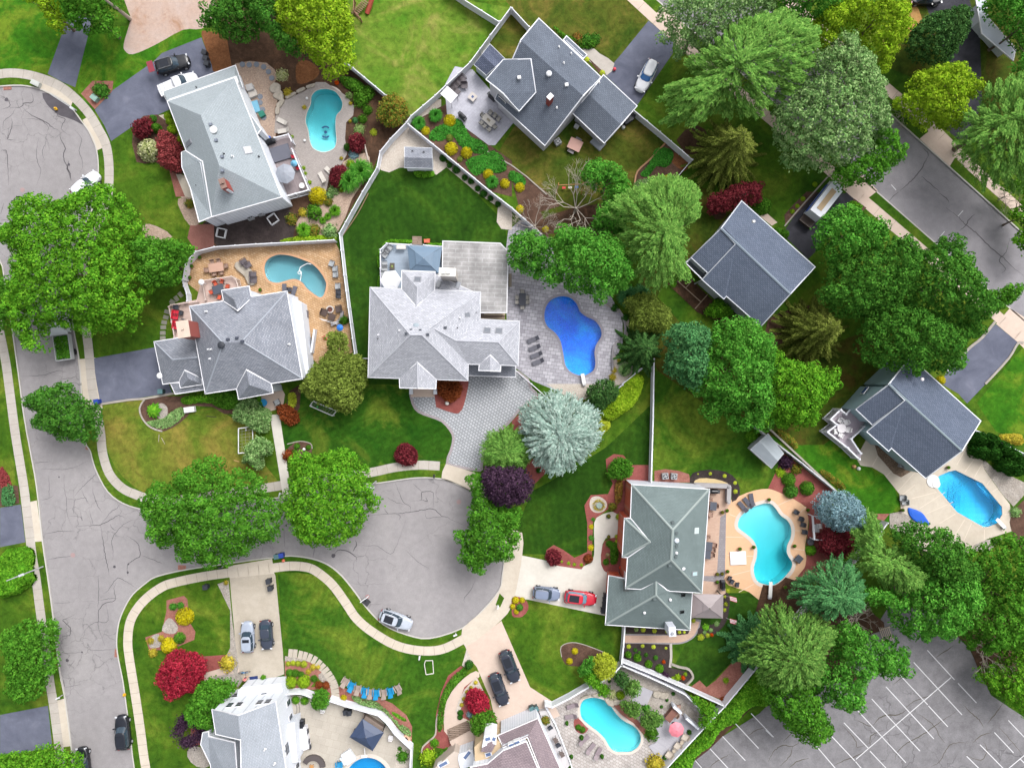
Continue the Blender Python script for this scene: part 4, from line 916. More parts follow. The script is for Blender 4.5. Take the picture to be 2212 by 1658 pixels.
BED=[('bare_sand','00 1130,-60 1900,-60 1850,150 1740,250 1580,260 1340,390 1150,470 1080,440 1070,380 1110,240 1130,150',3),('mulch_rust','00 1740,300 1790,270 1990,330 2060,560 1860,625 1830,560',2),('soil','D 450,-40 600,-40 700,100 760,150 835,210 880,250 905,264 850,310 815,345 790,400 765,440 729,504 722,520 640,524 560,530 430,542 415,530 440,480 600,420 560,250 500,140 490,80',0),('pebble','A 1060,30 1450,20 1590,200 1500,320 1600,430 1550,600 1560,750 1560,950 1430,940 1150,320',2),('mulch_rust','10 350,560 430,520 530,580 545,640 480,700 360,720',3),('mulch_black','D 440,482 612,428 640,480 630,524 540,528 470,532 455,515',0),('pebble','D 740,350 790,330 800,355 795,380 760,430 730,500 660,520 640,480 680,440 710,420 740,390',2),('brick_paver','01 1645,280 1850,280 1850,470 1690,505 1620,400',0),('pebble','01 1240,280 1360,300 1490,390 1340,470 1240,400',2),('pebble','01 1540,60 1680,60 1740,250 1640,290 1560,160',2),('mulch_pink','00 700,810 800,700 980,700 970,790 820,945',0),('mulch_pink','00 1460,1460 1510,1480 1600,1700 1520,1700',0),('mulch_brown','00 1150,1080 1360,990 1560,1200 1600,1500 1450,1470 1340,1400 1180,1400',2),('gravel_white','10 1300,1060 1560,1240 1640,1390 1640,1450 1560,1510 1400,1450 1240,1450 1150,1490 1080,1470 1050,1420 1080,1310 1180,1200',0),('gravel_white','10 1340,1000 1520,860 1600,860 1600,920 1440,1010 1330,1050',0),('gravel_white','10 1600,1400 1690,1420 2090,1700 11 2212,160 2212,330 2120,320 2080,260 2090,130 1900,0 10 1640,1440',0),('mulch_brown','10 1340,1040 1440,1010 1640,900 1740,970 1900,1140 2030,1260 2212,1390 2212,1700 2040,1658 1750,1430 1310,1070',0),('mulch_brown','20 0,1430 300,1658 420,1780 21 250,170 330,430 80,210 20 0,1560',0),('mulch_brown','20 1320,1240 1560,1380 1320,1690 1060,1600 1080,1470 1200,1380',0),('mulch_rust','20 1400,1320 1540,1400 1490,1480 1380,1400',2),('mulch_brown','20 640,480 700,540 810,640 770,660',0),('soil','20 1420,1210 1600,1080 1700,1200 1600,1400',2),('soil','21 330,200 800,100 1000,300 900,380 500,360 200,350',2),('mulch_red','Dx',0),('mulch_red','22 0,390 0,320 140,180 240,80 260,130 130,260 90,480 60,420',0),('mulch_red','22 130,680 220,640 290,750 240,820 170,870 120,760',2),('gravel_white','21 860,1400 1120,1540 950,1658 22 640,130 560,150 440,90 300,0 21 870,1658',0),('gravel_white','21 780,960 900,980 960,1060 1010,1100 1000,1250 960,1250 970,1120 900,1030',2),('mulch_red','22 810,650 880,605 960,615 1040,700 1190,700 1200,850 1010,850 1010,1100 940,1140 830,1080 790,1110 700,1180 690,1480 600,1600 330,1560 280,1500 300,1430 360,1390 440,1430 540,1500 650,1450 650,1200 625,1050 680,960 830,950 870,860 820,760',0),('mulch_red','22 780,1400 830,1340 960,1340 990,1600 840,1640 770,1560',2),('mulch_pink','22 1230,750 1320,735 1440,750 1530,780 1540,850 1230,850',0),('mulch_black','22 1535,850 1560,770 1700,740 1850,760 1940,830 1970,950 1900,1020 1880,900 1700,880 1580,880',2),('sand_light','22 1570,850 1620,815 1750,820 1860,855 1850,878 1700,875 1600,880',2),('gravel_white','22 670,1030 690,980 750,970 810,1010 820,1060 780,1105 720,1110 680,1080',3),('mulch_red','32 20,860 140,600 560,920 420,1100 560,1280 720,1400 500,1658 33 280,60 120,260 0,290 33 0,260 180,100 32 320,1580 335,1480 330,1380 355,1200 330,1060 200,980 60,920 0,900',0),('river_rock','G 640,1050 700,1100 900,1250 940,1200 1230,1480 1060,1580 960,1530 760,1300 720,1170',1),('stone_chip','32 1850,640 1940,720 2212,850 2212,960 2120,1060 2030,960 1900,780 1860,720',1),('mulch_brown','32 2110,1100 2300,1000 2300,1500 2110,1300',2),('stone_chip','32 1050,1120 1150,1100 1290,1190 1250,1320 1050,1250',0),('mulch_pink','32 880,1120 1050,1120 960,1230 900,1190',0),('stone_chip','32 1780,1390 1890,1345 2030,1330 1900,1450 1760,1440',0),('mulch_black','23 985,440 1540,460 1520,500 1440,510 985,495',0),('mulch_black','23 970,580 1365,590 1370,790 1540,830 1550,900 1500,950 1400,920 960,740',0),('mulch_black','23 1640,420 1800,400 1830,160 1880,170 1870,330 1830,430 1740,510 1640,540 1600,500',2),('mulch_pink','23 1990,650 2050,750 1840,1080 1540,960 1620,900 1680,960 1760,900',0),('mulch_brown','23 430,600 520,575 640,600 810,665 700,780 560,780 460,760 425,680',2),('mulch_red','23 0,340 0,190 60,180 130,220 140,290 90,350 40,355',2),('stone_chip','23 720,960 960,790 1420,1020 1620,1200 1560,1290 1300,1150 1250,1280 1120,1280 860,1130',0),('mulch_pink','23 860,1100 930,1090 1130,1290 1190,1350 1180,1420 1110,1340 1050,1270 950,1200',0),('mulch_red','23 535,1250 570,1225 640,1300 660,1320 620,1360 570,1350 540,1310',3),('mulch_pink','03 1440,210 1590,170 1620,200 1640,400 1690,480 1680,550 1560,600 1420,640 1290,640 1255,530 1400,480 1440,300',0),('stone_chip','03 1460,360 1540,440 1500,500 1400,470',3),('stone_chip','03 1290,540 1370,500 1400,600 1300,620',3),('mulch_red','03 1640,700 1960,680 1900,800 1720,850 1600,900',0),('stone_chip','03 1880,70 1975,35 2010,400 2065,780 2040,870 1950,700 1990,620 1990,300',1),('stone_chip','03 1780,880 2070,830 2100,900 2060,960 1900,900',0),('mulch_red','03 1650,1280 1740,1290 1750,1450 1650,1480',0),('stone_chip','03 1640,1480 1740,1480 1810,1640 1700,1645 1620,1560',2),('mulch_pink','13 430,730 540,770 580,830 470,960 640,940 660,1060 620,1060 600,980 420,980 250,980 250,700 430,700',0),('stone_chip','13 250,690 440,720 430,740 250,735',0),('stone_chip','13 540,850 600,830 640,880 640,920 560,910',2),('mulch_pink','13 700,950 820,980 1000,1020 1180,1100 1300,1200 1350,1300 1345,1500 1200,1350 1060,1190 900,1140 720,1080',0),('mulch_red','13 1770,775 1790,790 1680,920 1610,1080 1620,1330 1660,1380 1700,1500 1560,1480 1440,1540 1430,1500 1480,1430 1550,1380 1555,1200 1600,1000 1660,860',0),('gravel_white','13 1820,630 1870,740 1800,790 1780,770',0),('mulch_red','13 1910,870 2000,1060 2100,1300 2000,1380 1850,1250 1760,1210 1740,1130 1800,960',0),('gravel_white','13 1905,868 1970,1000 1870,990 1800,1060 1760,1180 1725,1170 1745,1090 1800,980',0),('gravel_white','13 1210,1480 1330,1520 1330,1658 1200,1658',0),('mulch_brown','02 1220,200 1300,120 1560,110 1640,180 1620,280 1420,410 1280,340 1220,280',3),('stone_chip','02 1350,200 1400,165 1450,210 1440,290 1400,310 1350,270',3),('mulch_brown','02 1560,100 1800,80 2100,60 2060,260 1940,260 1840,200 1700,190 1560,190',0),('mulch_brown','12 290,60 390,0 380,200 350,260 260,200',0),('mulch_brown','12 290,540 370,495 460,510 485,560 470,610 370,640 300,700 250,620',2),('mulch_brown','31 140,200 210,120 330,0 430,0 150,290',0),('mulch_brown','31 700,110 745,60 850,140 780,190',0),('soil','21 1340,790 1530,740 1800,1000 2150,1170 2100,1230 1830,1140 1600,1040',1),('soil','31 0,1100 250,1000 450,1000 150,1300 0,1300',2),('soil','21 1690,100 1800,60 1850,200 1760,240',2),('dead_grass','30 1160,30 1250,20 1330,170 1230,290 1150,280',2),('mulch_brown','02 0,870 80,870 160,880 170,1030 0,1060',0),('soil','33 -40,60 300,60 700,200 1000,400 900,500 300,500 0,700 23 2000,900',2),('soil','23 1440,1700 1560,1530 1840,1130 2130,790 33 300,300 800,900 0,1000 23 1700,1500',0),('soil','33 1500,380 1750,640 1850,900 2300,1200 2300,400 1800,300',0)]
z=.014
for mat,s,sm in BED:
 if s=='Dx':continue
 z+=.0006;patch('garden_bed',s,mat,z,sm)
z+=.001
ISL='C 930,1840 1250,1830 1325,1840 1320,1950 1270,2160 1220,2240 1160,2255 960,2190 920,2140'
isl=smooth(P(ISL),2);sheet('garden_bed',W2(isl),z,M('mulch_red'))
patch('parking_lot','D 1370,1730 1481,1636 1560,1590 1640,1540 1700,1480 1850,1420 1900,1340 1925,1300 2060,1335 2090,1393 2122,1460 2140,1500 2230,1560 2900,1900 2900,2300 1300,2300','asphalt_lot',.035,0)
mb=MB()
for s in('33 1375,640 1610,895','33 1640,925 1800,1095','33 1258,745 1675,1198','33 1135,850 1378,1110','33 1385,1120 1552,1300','33 1018,955 1432,1405','33 895,1060 1312,1510','33 775,1162 1190,1610','33 655,1265 870,1490','33 880,1510 1020,1658','33 538,1370 750,1595','33 755,1600 830,1690','33 1580,875 760,1580','33 420,1470 580,1658','33 2075,1245 2260,1440','33 1955,1350 2120,1525','33 1830,1455 2030,1658','33 1715,1555 1820,1658','33 2212,1548 2080,1658','33 2180,1580 2260,1660','23 2065,1185 2260,1390','23 1920,1262 2130,1487','23 1785,1348 2015,1592','23 1675,1452 1868,1660','23 1560,1565 1640,1658','33 -20,1330 40,1388','33 130,1240 155,1280'):
 ribbon(mb,W2(P(s)),.115,.043)
tag(mb.build('parking_lines',M('line_white')),kind='structure')
def cracks(name,specs,mat,z):
 mb=MB()
 for w,s in specs:
  p=smooth(P(s),3,False)if len(P(s))>2 else P(s);q=[]
  for i in range(len(p)-1):
   for t in(0,.5):q.append((p[i][0]+(p[i+1][0]-p[i][0])*t+random.uniform(-.8,.8),p[i][1]+(p[i+1][1]-p[i][1])*t+random.uniform(-.8,.8)))
  q.append(p[-1]);ribbon(mb,W2(q),w*.036,z,None,True)
 tag(mb.build(name,M(mat)),kind='structure')
cracks('street_cracks',[(2,'02 630,985 700,900 760,840 820,785 828,740'),(2,'02 795,880 810,980 850,1070 880,1110'),(2,'02 870,1215 950,1110 1000,1080 1035,1030'),(3,'02 640,1235 760,1225 865,1218 960,1170 1020,1135 1090,1165'),(3,'02 865,1225 880,1320 895,1420 910,1510 930,1600 940,1658'),(2,'02 380,1295 500,1275 640,1275'),(2,'02 400,1520 500,1500 620,1485'),(1.5,'02 555,780 550,900 570,1000 575,1120 620,1230'),(1.5,'02 570,990 640,1000 730,985 750,1040'),(1.5,'02 330,1005 400,995 460,960'),(2,'02 300,682 340,678 420,672'),(1.5,'02 330,745 400,735 500,740 620,725 760,665'),(1.5,'02 415,790 420,900 418,990'),(3,'02 1100,1658 1095,1600 1105,1555 1170,1510 1210,1480 1190,1390 1140,1340 1090,1310'),(2,'02 1210,1480 1330,1525 1400,1555'),(2,'02 965,1530 975,1450 960,1360 1000,1280 1100,1190 1220,1165'),(2,'02 600,1140 690,1150 705,1180 685,1090'),(2,'02 950,1210 960,1245 1010,1270'),(1.5,'02 770,1090 790,1180 800,1220'),(2,'02 640,1010 632,1120'),(1.5,'02 700,920 730,980 770,1050'),(3,'03 1000,60 980,120 990,210 900,240 850,300 845,360 850,460 900,600'),(2,'03 850,215 930,200 1010,195'),(2,'03 700,520 760,440 830,400 920,400 930,330 910,250'),(2,'03 840,0 850,140 840,300'),(3,'03 635,340 570,370 540,390 600,450 595,515 535,525 545,560'),(1.5,'03 520,665 620,668 710,660'),(1.5,'03 590,795 640,730'),(1.5,'03 560,970 690,940'),(1.5,'03 460,235 600,232'),(1.5,'03 750,640 860,645 1000,632'),(2,'03 880,150 930,130 1010,20 1100,60 1180,110'),(3,'12 965,1140 1060,1130 1140,1120 1250,1120 1340,1105 1430,1090 1520,1080 1560,1100 1600,1140 1650,1150 1700,1180 1780,1215'),(2,'12 1105,1080 1130,1110 1140,1125'),(2,'12 1220,1135 1245,1140 1235,1180'),(2,'12 1200,850 1240,950 1270,1020 1330,1060 1335,1105'),(3,'12 1360,1010 1430,1000 1430,940 1470,930 1530,940 1530,1070'),(3,'12 1430,1000 1480,1015 1465,980'),(1.5,'12 1355,860 1400,900 1435,930'),(1.5,'12 1460,1100 1475,1160 1560,1150 1640,1150'),(4,'12 660,1500 700,1440 740,1435 800,1450 840,1480 865,1500 865,1540'),(2,'12 865,1495 930,1490'),(4,'12 855,1350 870,1390 850,1420 835,1450'),(1.5,'12 870,1390 960,1400 1050,1400 1160,1470 1220,1380 1290,1180'),(2,'12 235,1235 270,1210 310,1220'),(1.5,'12 240,1240 245,1400'),(2,'12 510,1400 490,1500'),(1.5,'12 1130,980 1200,1020 1290,1045'),(2,'13 1900,40 1850,130 1800,190 1800,230'),(1.5,'12 1290,1430 1400,1540 1500,1600'),(3,'00 0,820 60,860 80,920 0,940'),(4,'00 80,930 180,920 200,890 280,880 270,800'),(4,'00 190,930 260,990 350,1030 400,1060 450,1100 510,1130'),(3,'00 380,920 450,930 500,1000 560,1030 520,1110 600,1170'),(2,'00 130,930 90,1000 30,1040 20,1110'),(3,'00 70,1110 60,1200 100,1080 90,1020'),(4,'00 510,1130 520,1200 560,1280 540,1350 580,1450 600,1540'),(6,'00 590,1390 575,1450 600,1500 610,1560'),(2,'00 330,1190 310,1300 320,1400 350,1480 310,1600'),(2,'00 400,1220 360,1300 380,1380'),(2,'00 190,1028 330,1030 400,1080 420,1120'),(2,'00 640,1120 700,1200 680,1300 710,1400 690,1500'),(2,'00 40,1200 130,1210'),(3,'00 0,1300 50,1300 60,1400 70,1600'),(2,'01 0,240 100,245 160,235'),(2,'01 25,100 0,190'),(3,'02 180,80 215,330 260,640 300,840 325,1010'),(3,'03 545,900 555,960'),(2,'01 500,1620 600,1610 660,1590'),(2,'01 180,1590 300,1590 400,1575 500,1545 570,1560')],'crack',-.124)
cracks('side_street_cracks',[(4,'30 1390,1340 1350,1420 1280,1520 1200,1600 1140,1650'),(3,'30 1330,1520 1400,1580 1490,1658'),(3,'30 1020,1250 1130,1340 1190,1415'),(3,'30 1340,1270 1385,1320 1390,1345'),(4,'31 1545,135 1640,210 1715,285 1800,350 1930,480 2040,570 2120,650 2212,720'),(4,'31 1795,190 1740,240 1715,285 1660,335'),(3,'31 2095,400 2060,520 2000,590 2060,660 2025,700'),(3,'31 1480,10 1540,50 1570,90'),(3,'31 1050,75 1130,0')],'crack',-.124)
mb=MB()
for s,r in(('12 665,1485',26),('03 705,660',10),('02 505,805',9),('02 985,1580',16),('02 1100,1630',14),('00 50,860',22),('00 590,1420',16),('03 575,730',18),('02 1105,1558',10)):
 p=P(s)[0];mb.poly([(*W(p[0]+r/4*math.cos(t)*random.uniform(.6,1),p[1]+r/4*math.sin(t)*random.uniform(.6,1))[:2],-.1235)for t in[-2*math.pi*k/9 for k in range(9)]])
p=[W(*q)[:2]for q in smooth(P('00 360,800 480,830 620,930 700,1040 720,1080 640,1040 560,1010 500,990 400,900'),2)]
tag(mb.build('asphalt_patches',M('patch_dark')),kind='structure')
sheet('tar_patch',p,-.127,M('patch_dark'))
cracks('parking_cracks',[(4.2,'33 910,1285 960,1225 1030,1200 1130,1195 1200,1150'),(3.0,'33 880,1470 890,1380 990,1330'),(2.4,'33 640,1290 700,1350 760,1430 770,1480 880,1440'),(2.4,'33 770,1240 860,1290 910,1290'),(2.4,'33 1180,1150 1260,1080 1400,1030 1460,980'),(2.4,'33 1080,940 1150,880 1270,780'),(3.0,'33 1450,700 1530,650 1600,600'),(3.0,'33 1100,1590 1110,1530 1200,1440 1300,1390 1430,1300 1530,1230 1640,1160'),(2.4,'33 1290,1190 1360,1230 1440,1300 1480,1380 1530,1440'),(3.0,'33 1690,1110 1750,1180 1820,1240 1860,1310'),(3.0,'33 1900,1270 1960,1190 2040,1080'),(3.0,'33 1770,1440 1830,1380 1930,1350'),(2.4,'33 1400,1650 1480,1600 1550,1480 1620,1440 1740,1440'),(2.4,'33 1860,1430 1890,1500 1840,1590 1700,1540'),(1.8,'33 1990,1300 2100,1420 2212,1560'),(2.4,'33 130,1430 210,1350 280,1290'),(3.0,'33 0,1600 60,1500 140,1460 210,1470 290,1420'),(2.4,'33 210,1470 190,1550 100,1640'),(3.0,'33 180,1658 250,1600 350,1570'),(1.8,'33 370,1440 440,1490 500,1560'),(2.4,'33 760,940 820,900 880,870'),(1.8,'33 690,1110 750,1090 770,1050'),(1.8,'23 1900,1460 1930,1520 1990,1540'),(2.4,'23 2040,1380 2110,1330 2212,1300'),(2.4,'23 1700,1658 1780,1590 1880,1540'),(1.8,'23 1560,1560 1640,1640'),(3.0,'33 560,1640 660,1590 750,1560 870,1490')],'crack_moss',.0395)
mb=MB()
for s in('30 1070,1595 1110,1640','31 1645,210 1690,160','31 1480,400 1530,340'):ribbon(mb,W2(P(s)),.08,-.122)
tag(mb.build('street_paint',M('line_white')),kind='structure')
mb=MB()
for s in('22 1880,1125 1955,1155','22 1850,1320 2000,1325','22 1860,1480 1905,1480','22 2030,1485 2090,1487','22 1900,1650 2080,1605','32 80,1050 210,990','32 210,1265 345,1268','32 330,1060 280,1110','32 320,1435 190,1420','23 1960,140 2090,70'):ribbon(mb,W2(P(s)),.09,.0135)
tag(mb.build('deck_joints',pm((240,214,190))),kind='structure')
mb=MB()
for s in('32 1240,990 1470,930','32 1310,1075 1530,935','32 1370,1120 1600,1020','32 1480,1205 1620,1120','32 1620,1300 1700,1170','32 1680,1380 1760,1200','32 1870,1340 1870,1245','32 1120,930 1200,840 1330,700','32 1630,700 1720,540','32 1700,760 1790,640','32 1780,810 1850,690','32 1890,870 1930,820','32 1940,930 1990,900','32 2040,1130 2105,1120','32 900,710 950,620','32 1020,800 1090,730','32 1270,870 1160,960'):ribbon(mb,W2(P(s)),.08,.0135)
tag(mb.build('deck_joints',pm((238,222,204))),kind='structure')
# ---------------------------------------------------------------- houses
WH=M('siding_white')
h=House('house','two-storey house with pale silver hip roof and deck beside the kidney pool','',(480,320))if False else None
h=House('house','house with a plain pale grey hip roof beside the round dead-end street',(490,320))
h.roof('A 215,495,5.6 1050,205,5.6 1635,1685,5.6 764,1933,5.6 630,670,8.6 860,1295,8.6','0 1 4; 1 2 5 4; 2 3 5; 3 0 4 5',M('shingle_silver'),WH,inset=.1)
s1=[Vector((*p,0))for p in h.inn]
h.roof('A 440,1112,5.75 392,1135,5.3 398,1315,5.3 500,1570,5.3 610,1995,5.3 764,1933,5.7 650,1245,7.05','0 1 2 6; 2 3 6; 3 4 5 6',M('shingle_silver'),WH)
h.roof('A 162,375,3 1060,52,3 1152,325,3 1085,310,4.3 1050,213,4.3 217,500,4.3 190,455,3','0 1 4 5; 1 2 3 4; 0 5 6',M('shingle_silver'),WH,nowall=True)
mb=MB();q=[W(*p,2.9)for p in[conv('A',185,385),conv('A',1040,85),conv('A',1120,320),conv('A',1060,330),conv('A',260,600)]];mb.prism([(a.x,a.y)for a in q],0,2.85);h.part('garage_wall',mb,WH)
h.roof('A 1238,650,5.2 1380,845,5.2 1335,905,5.2 1262,760,5.2','0 1 2 3',M('shingle_silver'),WH,inset=.1)
h.skylight('A 480,1015',.6,1.3);h.skylight('A 1215,1105',1,1,glass=(140,142,150),frame=(196,198,206))
h.vents('A 758,790 825,985 900,1190 905,1365',(128,136,152));h.vents('A 795,858',(236,238,240),.95,.2,'dome');h.vents('A 1030,1185',(236,238,242),.3,.3,'pipe');h.vents('A 578,325 920,1150 1355,1185 580,1548',(52,56,66),.22,.2,'pipe')
h.chimney(conv('A',905,1520),.75,1.25,5,9.1,.33,(178,84,74),(150,120,110),2)
mb=MB();x,y,_=W(*conv('A',960,1560),8);mb.box(x,y,7.6,.35,1.2,1.8,.33);h.part('chimney_flashing',mb,WH)
a,b=s1[1],s1[2]
for t,zc in((.22,4.2),(.27,4.2),(.6,4.2),(.86,1.6),(.92,1.6),(.62,1.4),(.67,1.4)):h.window(a,b,t,zc,.8,1.3,out=(1,0))
h=House('house','large grey hip-roofed house with a red brick chimney beside the golden pool terrace',(540,730))
h.roof('B 555,480,5.6 1720,300,5.6 1905,1345,5.6 745,1525,5.6 955,920,9 1180,900,9','0 1 5 4; 1 2 5; 2 3 4 5; 3 0 4',M('shingle_mid'),WH,inset=.12)
mb=MB();mb.prism(W2(P('B 1700,330 1890,435 1990,1280 1890,1310'),3),0,3);h.part('lower_extension',mb,WH)
s1=[Vector((*p,0))for p in h.inn]
h.roof('B 940,290,5.6 1265,238,5.6 1290,378,5.6 1130,530,7.22 965,415,5.6 1090,400,7.2','0 4 3 5; 1 5 3 2; 0 5 1',M('shingle_mid'),WH)
h.roof('B 1120,1465,5.6 1145,1590,5.55 1552,1515,5.55 1530,1405,5.6 1235,1240,7.4 1270,1420,7.3','0 1 5 4; 1 2 5; 2 3 4 5',M('shingle_mid'),WH)
h.roof('B 130,905,3 615,830,3 665,1090,5 725,1345,3.2 235,1410,3 350,1120,5','0 1 2 5; 0 5 4; 4 5 2 3',M('shingle_mid'),WH)
h.roof('B 430,1380,3.1 445,1455,3.05 705,1412,3.05 695,1340,3.2 495,1245,4.2 540,1350,4.1','0 1 5 4; 1 2 5; 2 3 4 5',M('shingle_mid'),WH)
h.roof('B 325,1400,2.95 385,1530,2.5 732,1475,2.5 722,1405,2.95','0 1 2 3',M('shingle_mid'),WH,nowall=True)
h.vents('B 1018,878 1125,860 1190,900',(66,72,88));h.vents('B 940,945',(48,52,62),.9,.25,'dome');h.vents('B 785,997 820,995 755,542 1750,935 805,1108',(238,240,244),.3,.3,'pipe')
h.ridge('B 555,480,5.62 955,920,9.02 1720,300,5.62 1180,900,9.02 1905,1345,5.62 1180,900,9.02 745,1525,5.62 955,920,9.02 350,1120,5.02 665,1090,5.02 130,905,3.02 350,1120,5.02',pm((172,178,190)),.2)
h.chimney(conv('B',480,752),1.5,2.1,0,9.4,.15,(170,92,84),(222,200,184),1)
a,b=s1[1],s1[2]
for t in(.5,.8):h.window(a,b,t,4.3,.9,1.2,(120,128,138),out=(1,0))
for t in(.3,.8):h.window(a,b,t,1.5,.9,1.2,out=(1,0))
mb=MB();x,y,_=W(*conv('B',190,1310),3.2);mb.sphere(x,y,3.1,.42,.42,.12,14,4);mb.tube((x,y,3),(x+.5,y+.1,2.8),.03);h.part('satellite_dish',mb,pm((232,232,236)))
SP=M('shingle_pale')
h=House('house','largest house with a mottled white hip roof and flat grey sunroom roof',(930,700))
h.roof('C 105,688,5.6 1475,745,5.6 1472,1085,5.6 1965,1110,5.6 1945,1660,5.6 1325,1640,5.6 1320,1845,5.6 80,1805,5.6 605,1280,9.6 745,1280,9.6 890,1195,8.7 1170,1350,7.45 1700,1370,7.3','0 1 10 9 8; 1 2 11 10; 2 3 12 11; 3 4 12; 4 5 10 11 12; 5 6 9 10; 6 7 8 9; 7 0 8',SP,WH,gutter=(222,224,230))
s1=[Vector((*p,0))for p in h.inn]
h.roof('C 500,480,5.6 910,495,5.6 905,725,5.62 680,925,7.2 500,712,5.62 693,690,7.2','0 4 3 5; 1 5 3 2; 0 5 1',SP,WH)
h.roof('C 470,1812,5.6 475,1935,5.5 695,1942,7.1 920,1945,5.5 925,1832,5.6 690,1620,7.2','0 1 2 5; 5 2 3 4',SP,WH,z0=4.4,inset=.1)
h.roof('C 1465,1650,5.55 1460,1720,5.5 1595,1725,6.4 1725,1730,5.5 1730,1655,5.55 1600,1530,6.45','0 1 2 5; 5 2 3 4',SP,WH,z0=4.6,inset=.1)
h.roof('C 1325,1640,3.6 1325,1782,2.9 1915,1802,2.9 1915,1655,3.6','0 1 2 3',M('shingle_mid'),WH,nowall=True)
h.roof('C 1010,112,3.1 1725,140,3.1 1820,240,3.1 1805,1000,3.1 1475,1000,3.1 1475,745,3.1 905,718,3.1 910,520,3.1 1005,515,3.1','0 1 2 3 4 5 6 7 8',M('membrane'),WH,gutter=(228,228,232))
h.roof('C 912,522,3.16 1010,575,3.16 1400,742,3.16 905,722,4','0 1 2 3',SP,None)
h.skylight('C 695,588',1,.85);h.skylight('C 1308,1015',1,.85);h.skylight('C 1562,1222 1708,1228',1,.85);h.skylight('C 955,648 1195,656',.75,1.2)
h.vents('C 617,1218 730,1222 553,1262 822,1275 925,1135 1040,1188',(72,78,90),.38,.25);h.vents('C 678,1178',(160,174,184),.9,.25,'dome');h.vents('C 470,1225 205,1280 1222,1068',(232,232,238),.28,.25,'pipe');h.vents('C 200,1325 1190,1190 1428,1000',(40,42,48),.16,.2,'pipe')
h.ridge('C 105,688,5.62 605,1280,9.62 80,1805,5.62 605,1280,9.62 1320,1845,5.62 745,1280,9.62 605,1280,9.62 745,1280,9.62 745,1280,9.62 890,1195,8.72 890,1195,8.72 1475,745,5.62 890,1195,8.72 1170,1350,7.47 1170,1350,7.47 1700,1370,7.32 1700,1370,7.32 1965,1110,5.62 1700,1370,7.32 1945,1660,5.62 690,1620,7.22 695,1942,7.12 693,690,7.22 680,925,7.22',pm((196,198,208)),.2)
mb=MB();x,y,_=W(*conv('C',1065,495),8.2);mb.box(x,y,4,2.1,.95,8.1,-.05);o=h.part('chimney',mb,pm((222,214,206)));mb=MB();mb.box(x,y,8.1,2.25,1.1,.14,-.05);mb.box(x-.5,y,8.3,.5,.5,.3);mb.box(x+.15,y,8.3,.5,.5,.3);h.part('chimney_cap',mb,pm((238,236,230)))
mb=MB()
for u in(600,905):
 x,y,_=W(*conv('C',u,1975),2);mb.box(x,y+.9,2.3,.35,.35,4.5);mb.box(x,y-.1,.5,.5,.8,1)
h.part('porch_column',mb,WH);mb=MB()
for i in range(4):x,y,_=W(*conv('C',752,1965+24*i),.6);mb.box(x,y,.55-.14*i,3.4,.34,.16)
h.part('porch_steps',mb,M('concrete_pink'))
mb=MB();x,y,_=W(*conv('C',1630,1042),.3);mb.box(x,y,.25,3.5,.9,.5);h.part('stair_well',mb,M('wood_step'))
mb=MB();mb.box(x,y-.4,.55,3.5,.12,.4);mb.box(x+.3,y+.3,.6,3,.5,.3);h.part('stair_wall',mb,pm((196,176,146)))
a,b=s1[3],s1[4]
for t in(.25,.75):h.window(a,b,t,1.4,1,1.4,out=(1,0))
SL=M('shingle_slate');LW=pm((206,206,216))
h=House('house','slate-grey gabled house with a lilac paver patio and an attached garage',(1200,180))
h.roof('E 845,62,6 1615,790,6 1395,1025,7.8 920,1640,3.9 300,1065,3.9 620,330,7.8','0 1 2 5; 5 2 3 4',SL,LW,inset=.3,gutter=(230,232,240))
s1=[Vector((*p,0))for p in h.inn]
h.roof('E 190,820,6.1 600,1210,6.1 805,978,6.3 745,565,7.5 402,575,6.1 400,990,7.6','0 5 3 4; 5 1 2 3',SL,LW,inset=.3,gutter=(230,232,240))
s2=[Vector((*p,0))for p in h.inn];p0=W(*conv('E',190,820),6.1);p1=W(*conv('E',600,1210),6.1)
h.roof('E 1650,765,3 2065,1150,3 1865,1385,4.4 1660,1610,3 1265,1235,3 1465,1005,4.4','0 1 2 5; 5 2 3 4',SL,LW,gutter=(230,232,240))
s3=[Vector((*p,0))for p in h.inn]
h.roof('E 1150,330,3.3 1190,282,2.8 1440,515,2.8 1395,560,3.3','0 1 2 3',SL,LW,gutter=(230,232,240),nowall=True)
h.vents('E 970,755',(222,224,230),.75,.2,'dome');h.vents('E 600,800 1190,890',(240,240,244),.5,.25);h.vents('E 615,365 1095,422 1245,503 1155,618 1068,1173 1595,860',(240,240,244),.28,.25,'pipe')
h.chimney(conv('E',985,1035),.75,.6,5,8.2,.8,(150,60,50),(240,240,244),0)
h.window(p0,p1,.62,1.2,1.7,2,(34,40,50),door=True,out=(-1,-1));h.window(p0,p1,.48,3.9,1.2,1.1,out=(-1,-1))
mb=MB();q=W(*conv('E',1590,1590),1);mb.box(q.x,q.y,.2,1.9,1.4,.4,-.75);h.part('door_step',mb,pm((172,178,188)))
h=House('house','slate blue gabled house with recessed balcony shaded by trees beside the van',(1620,570))
SB=M('shingle_slate_blue');GW=pm((206,214,222))
h.roof('F 1015,100,5.4 2145,1115,5.4 1765,1530,7.3 1311,2028,4.6 780,1560,4.6 740,1605,4.5 410,1310,4.5 925,760,7.25 700,520,7.3','0 1 2 7 8; 7 2 3 4 5 6',SB,GW,gutter=(214,218,228))
s1=[Vector((*p,0))for p in h.inn]
h.roof('F 700,520,7.22 925,765,7.1 500,1210,4.9 240,970,4.9','0 1 2 3',SB,GW,inset=.2,gutter=(206,210,220))
h.vents('F 1095,1065',(110,116,130),.75,.3,'dome');h.vents('F 1195,418 1125,1238 1312,1235',(240,236,234),.35,.3)
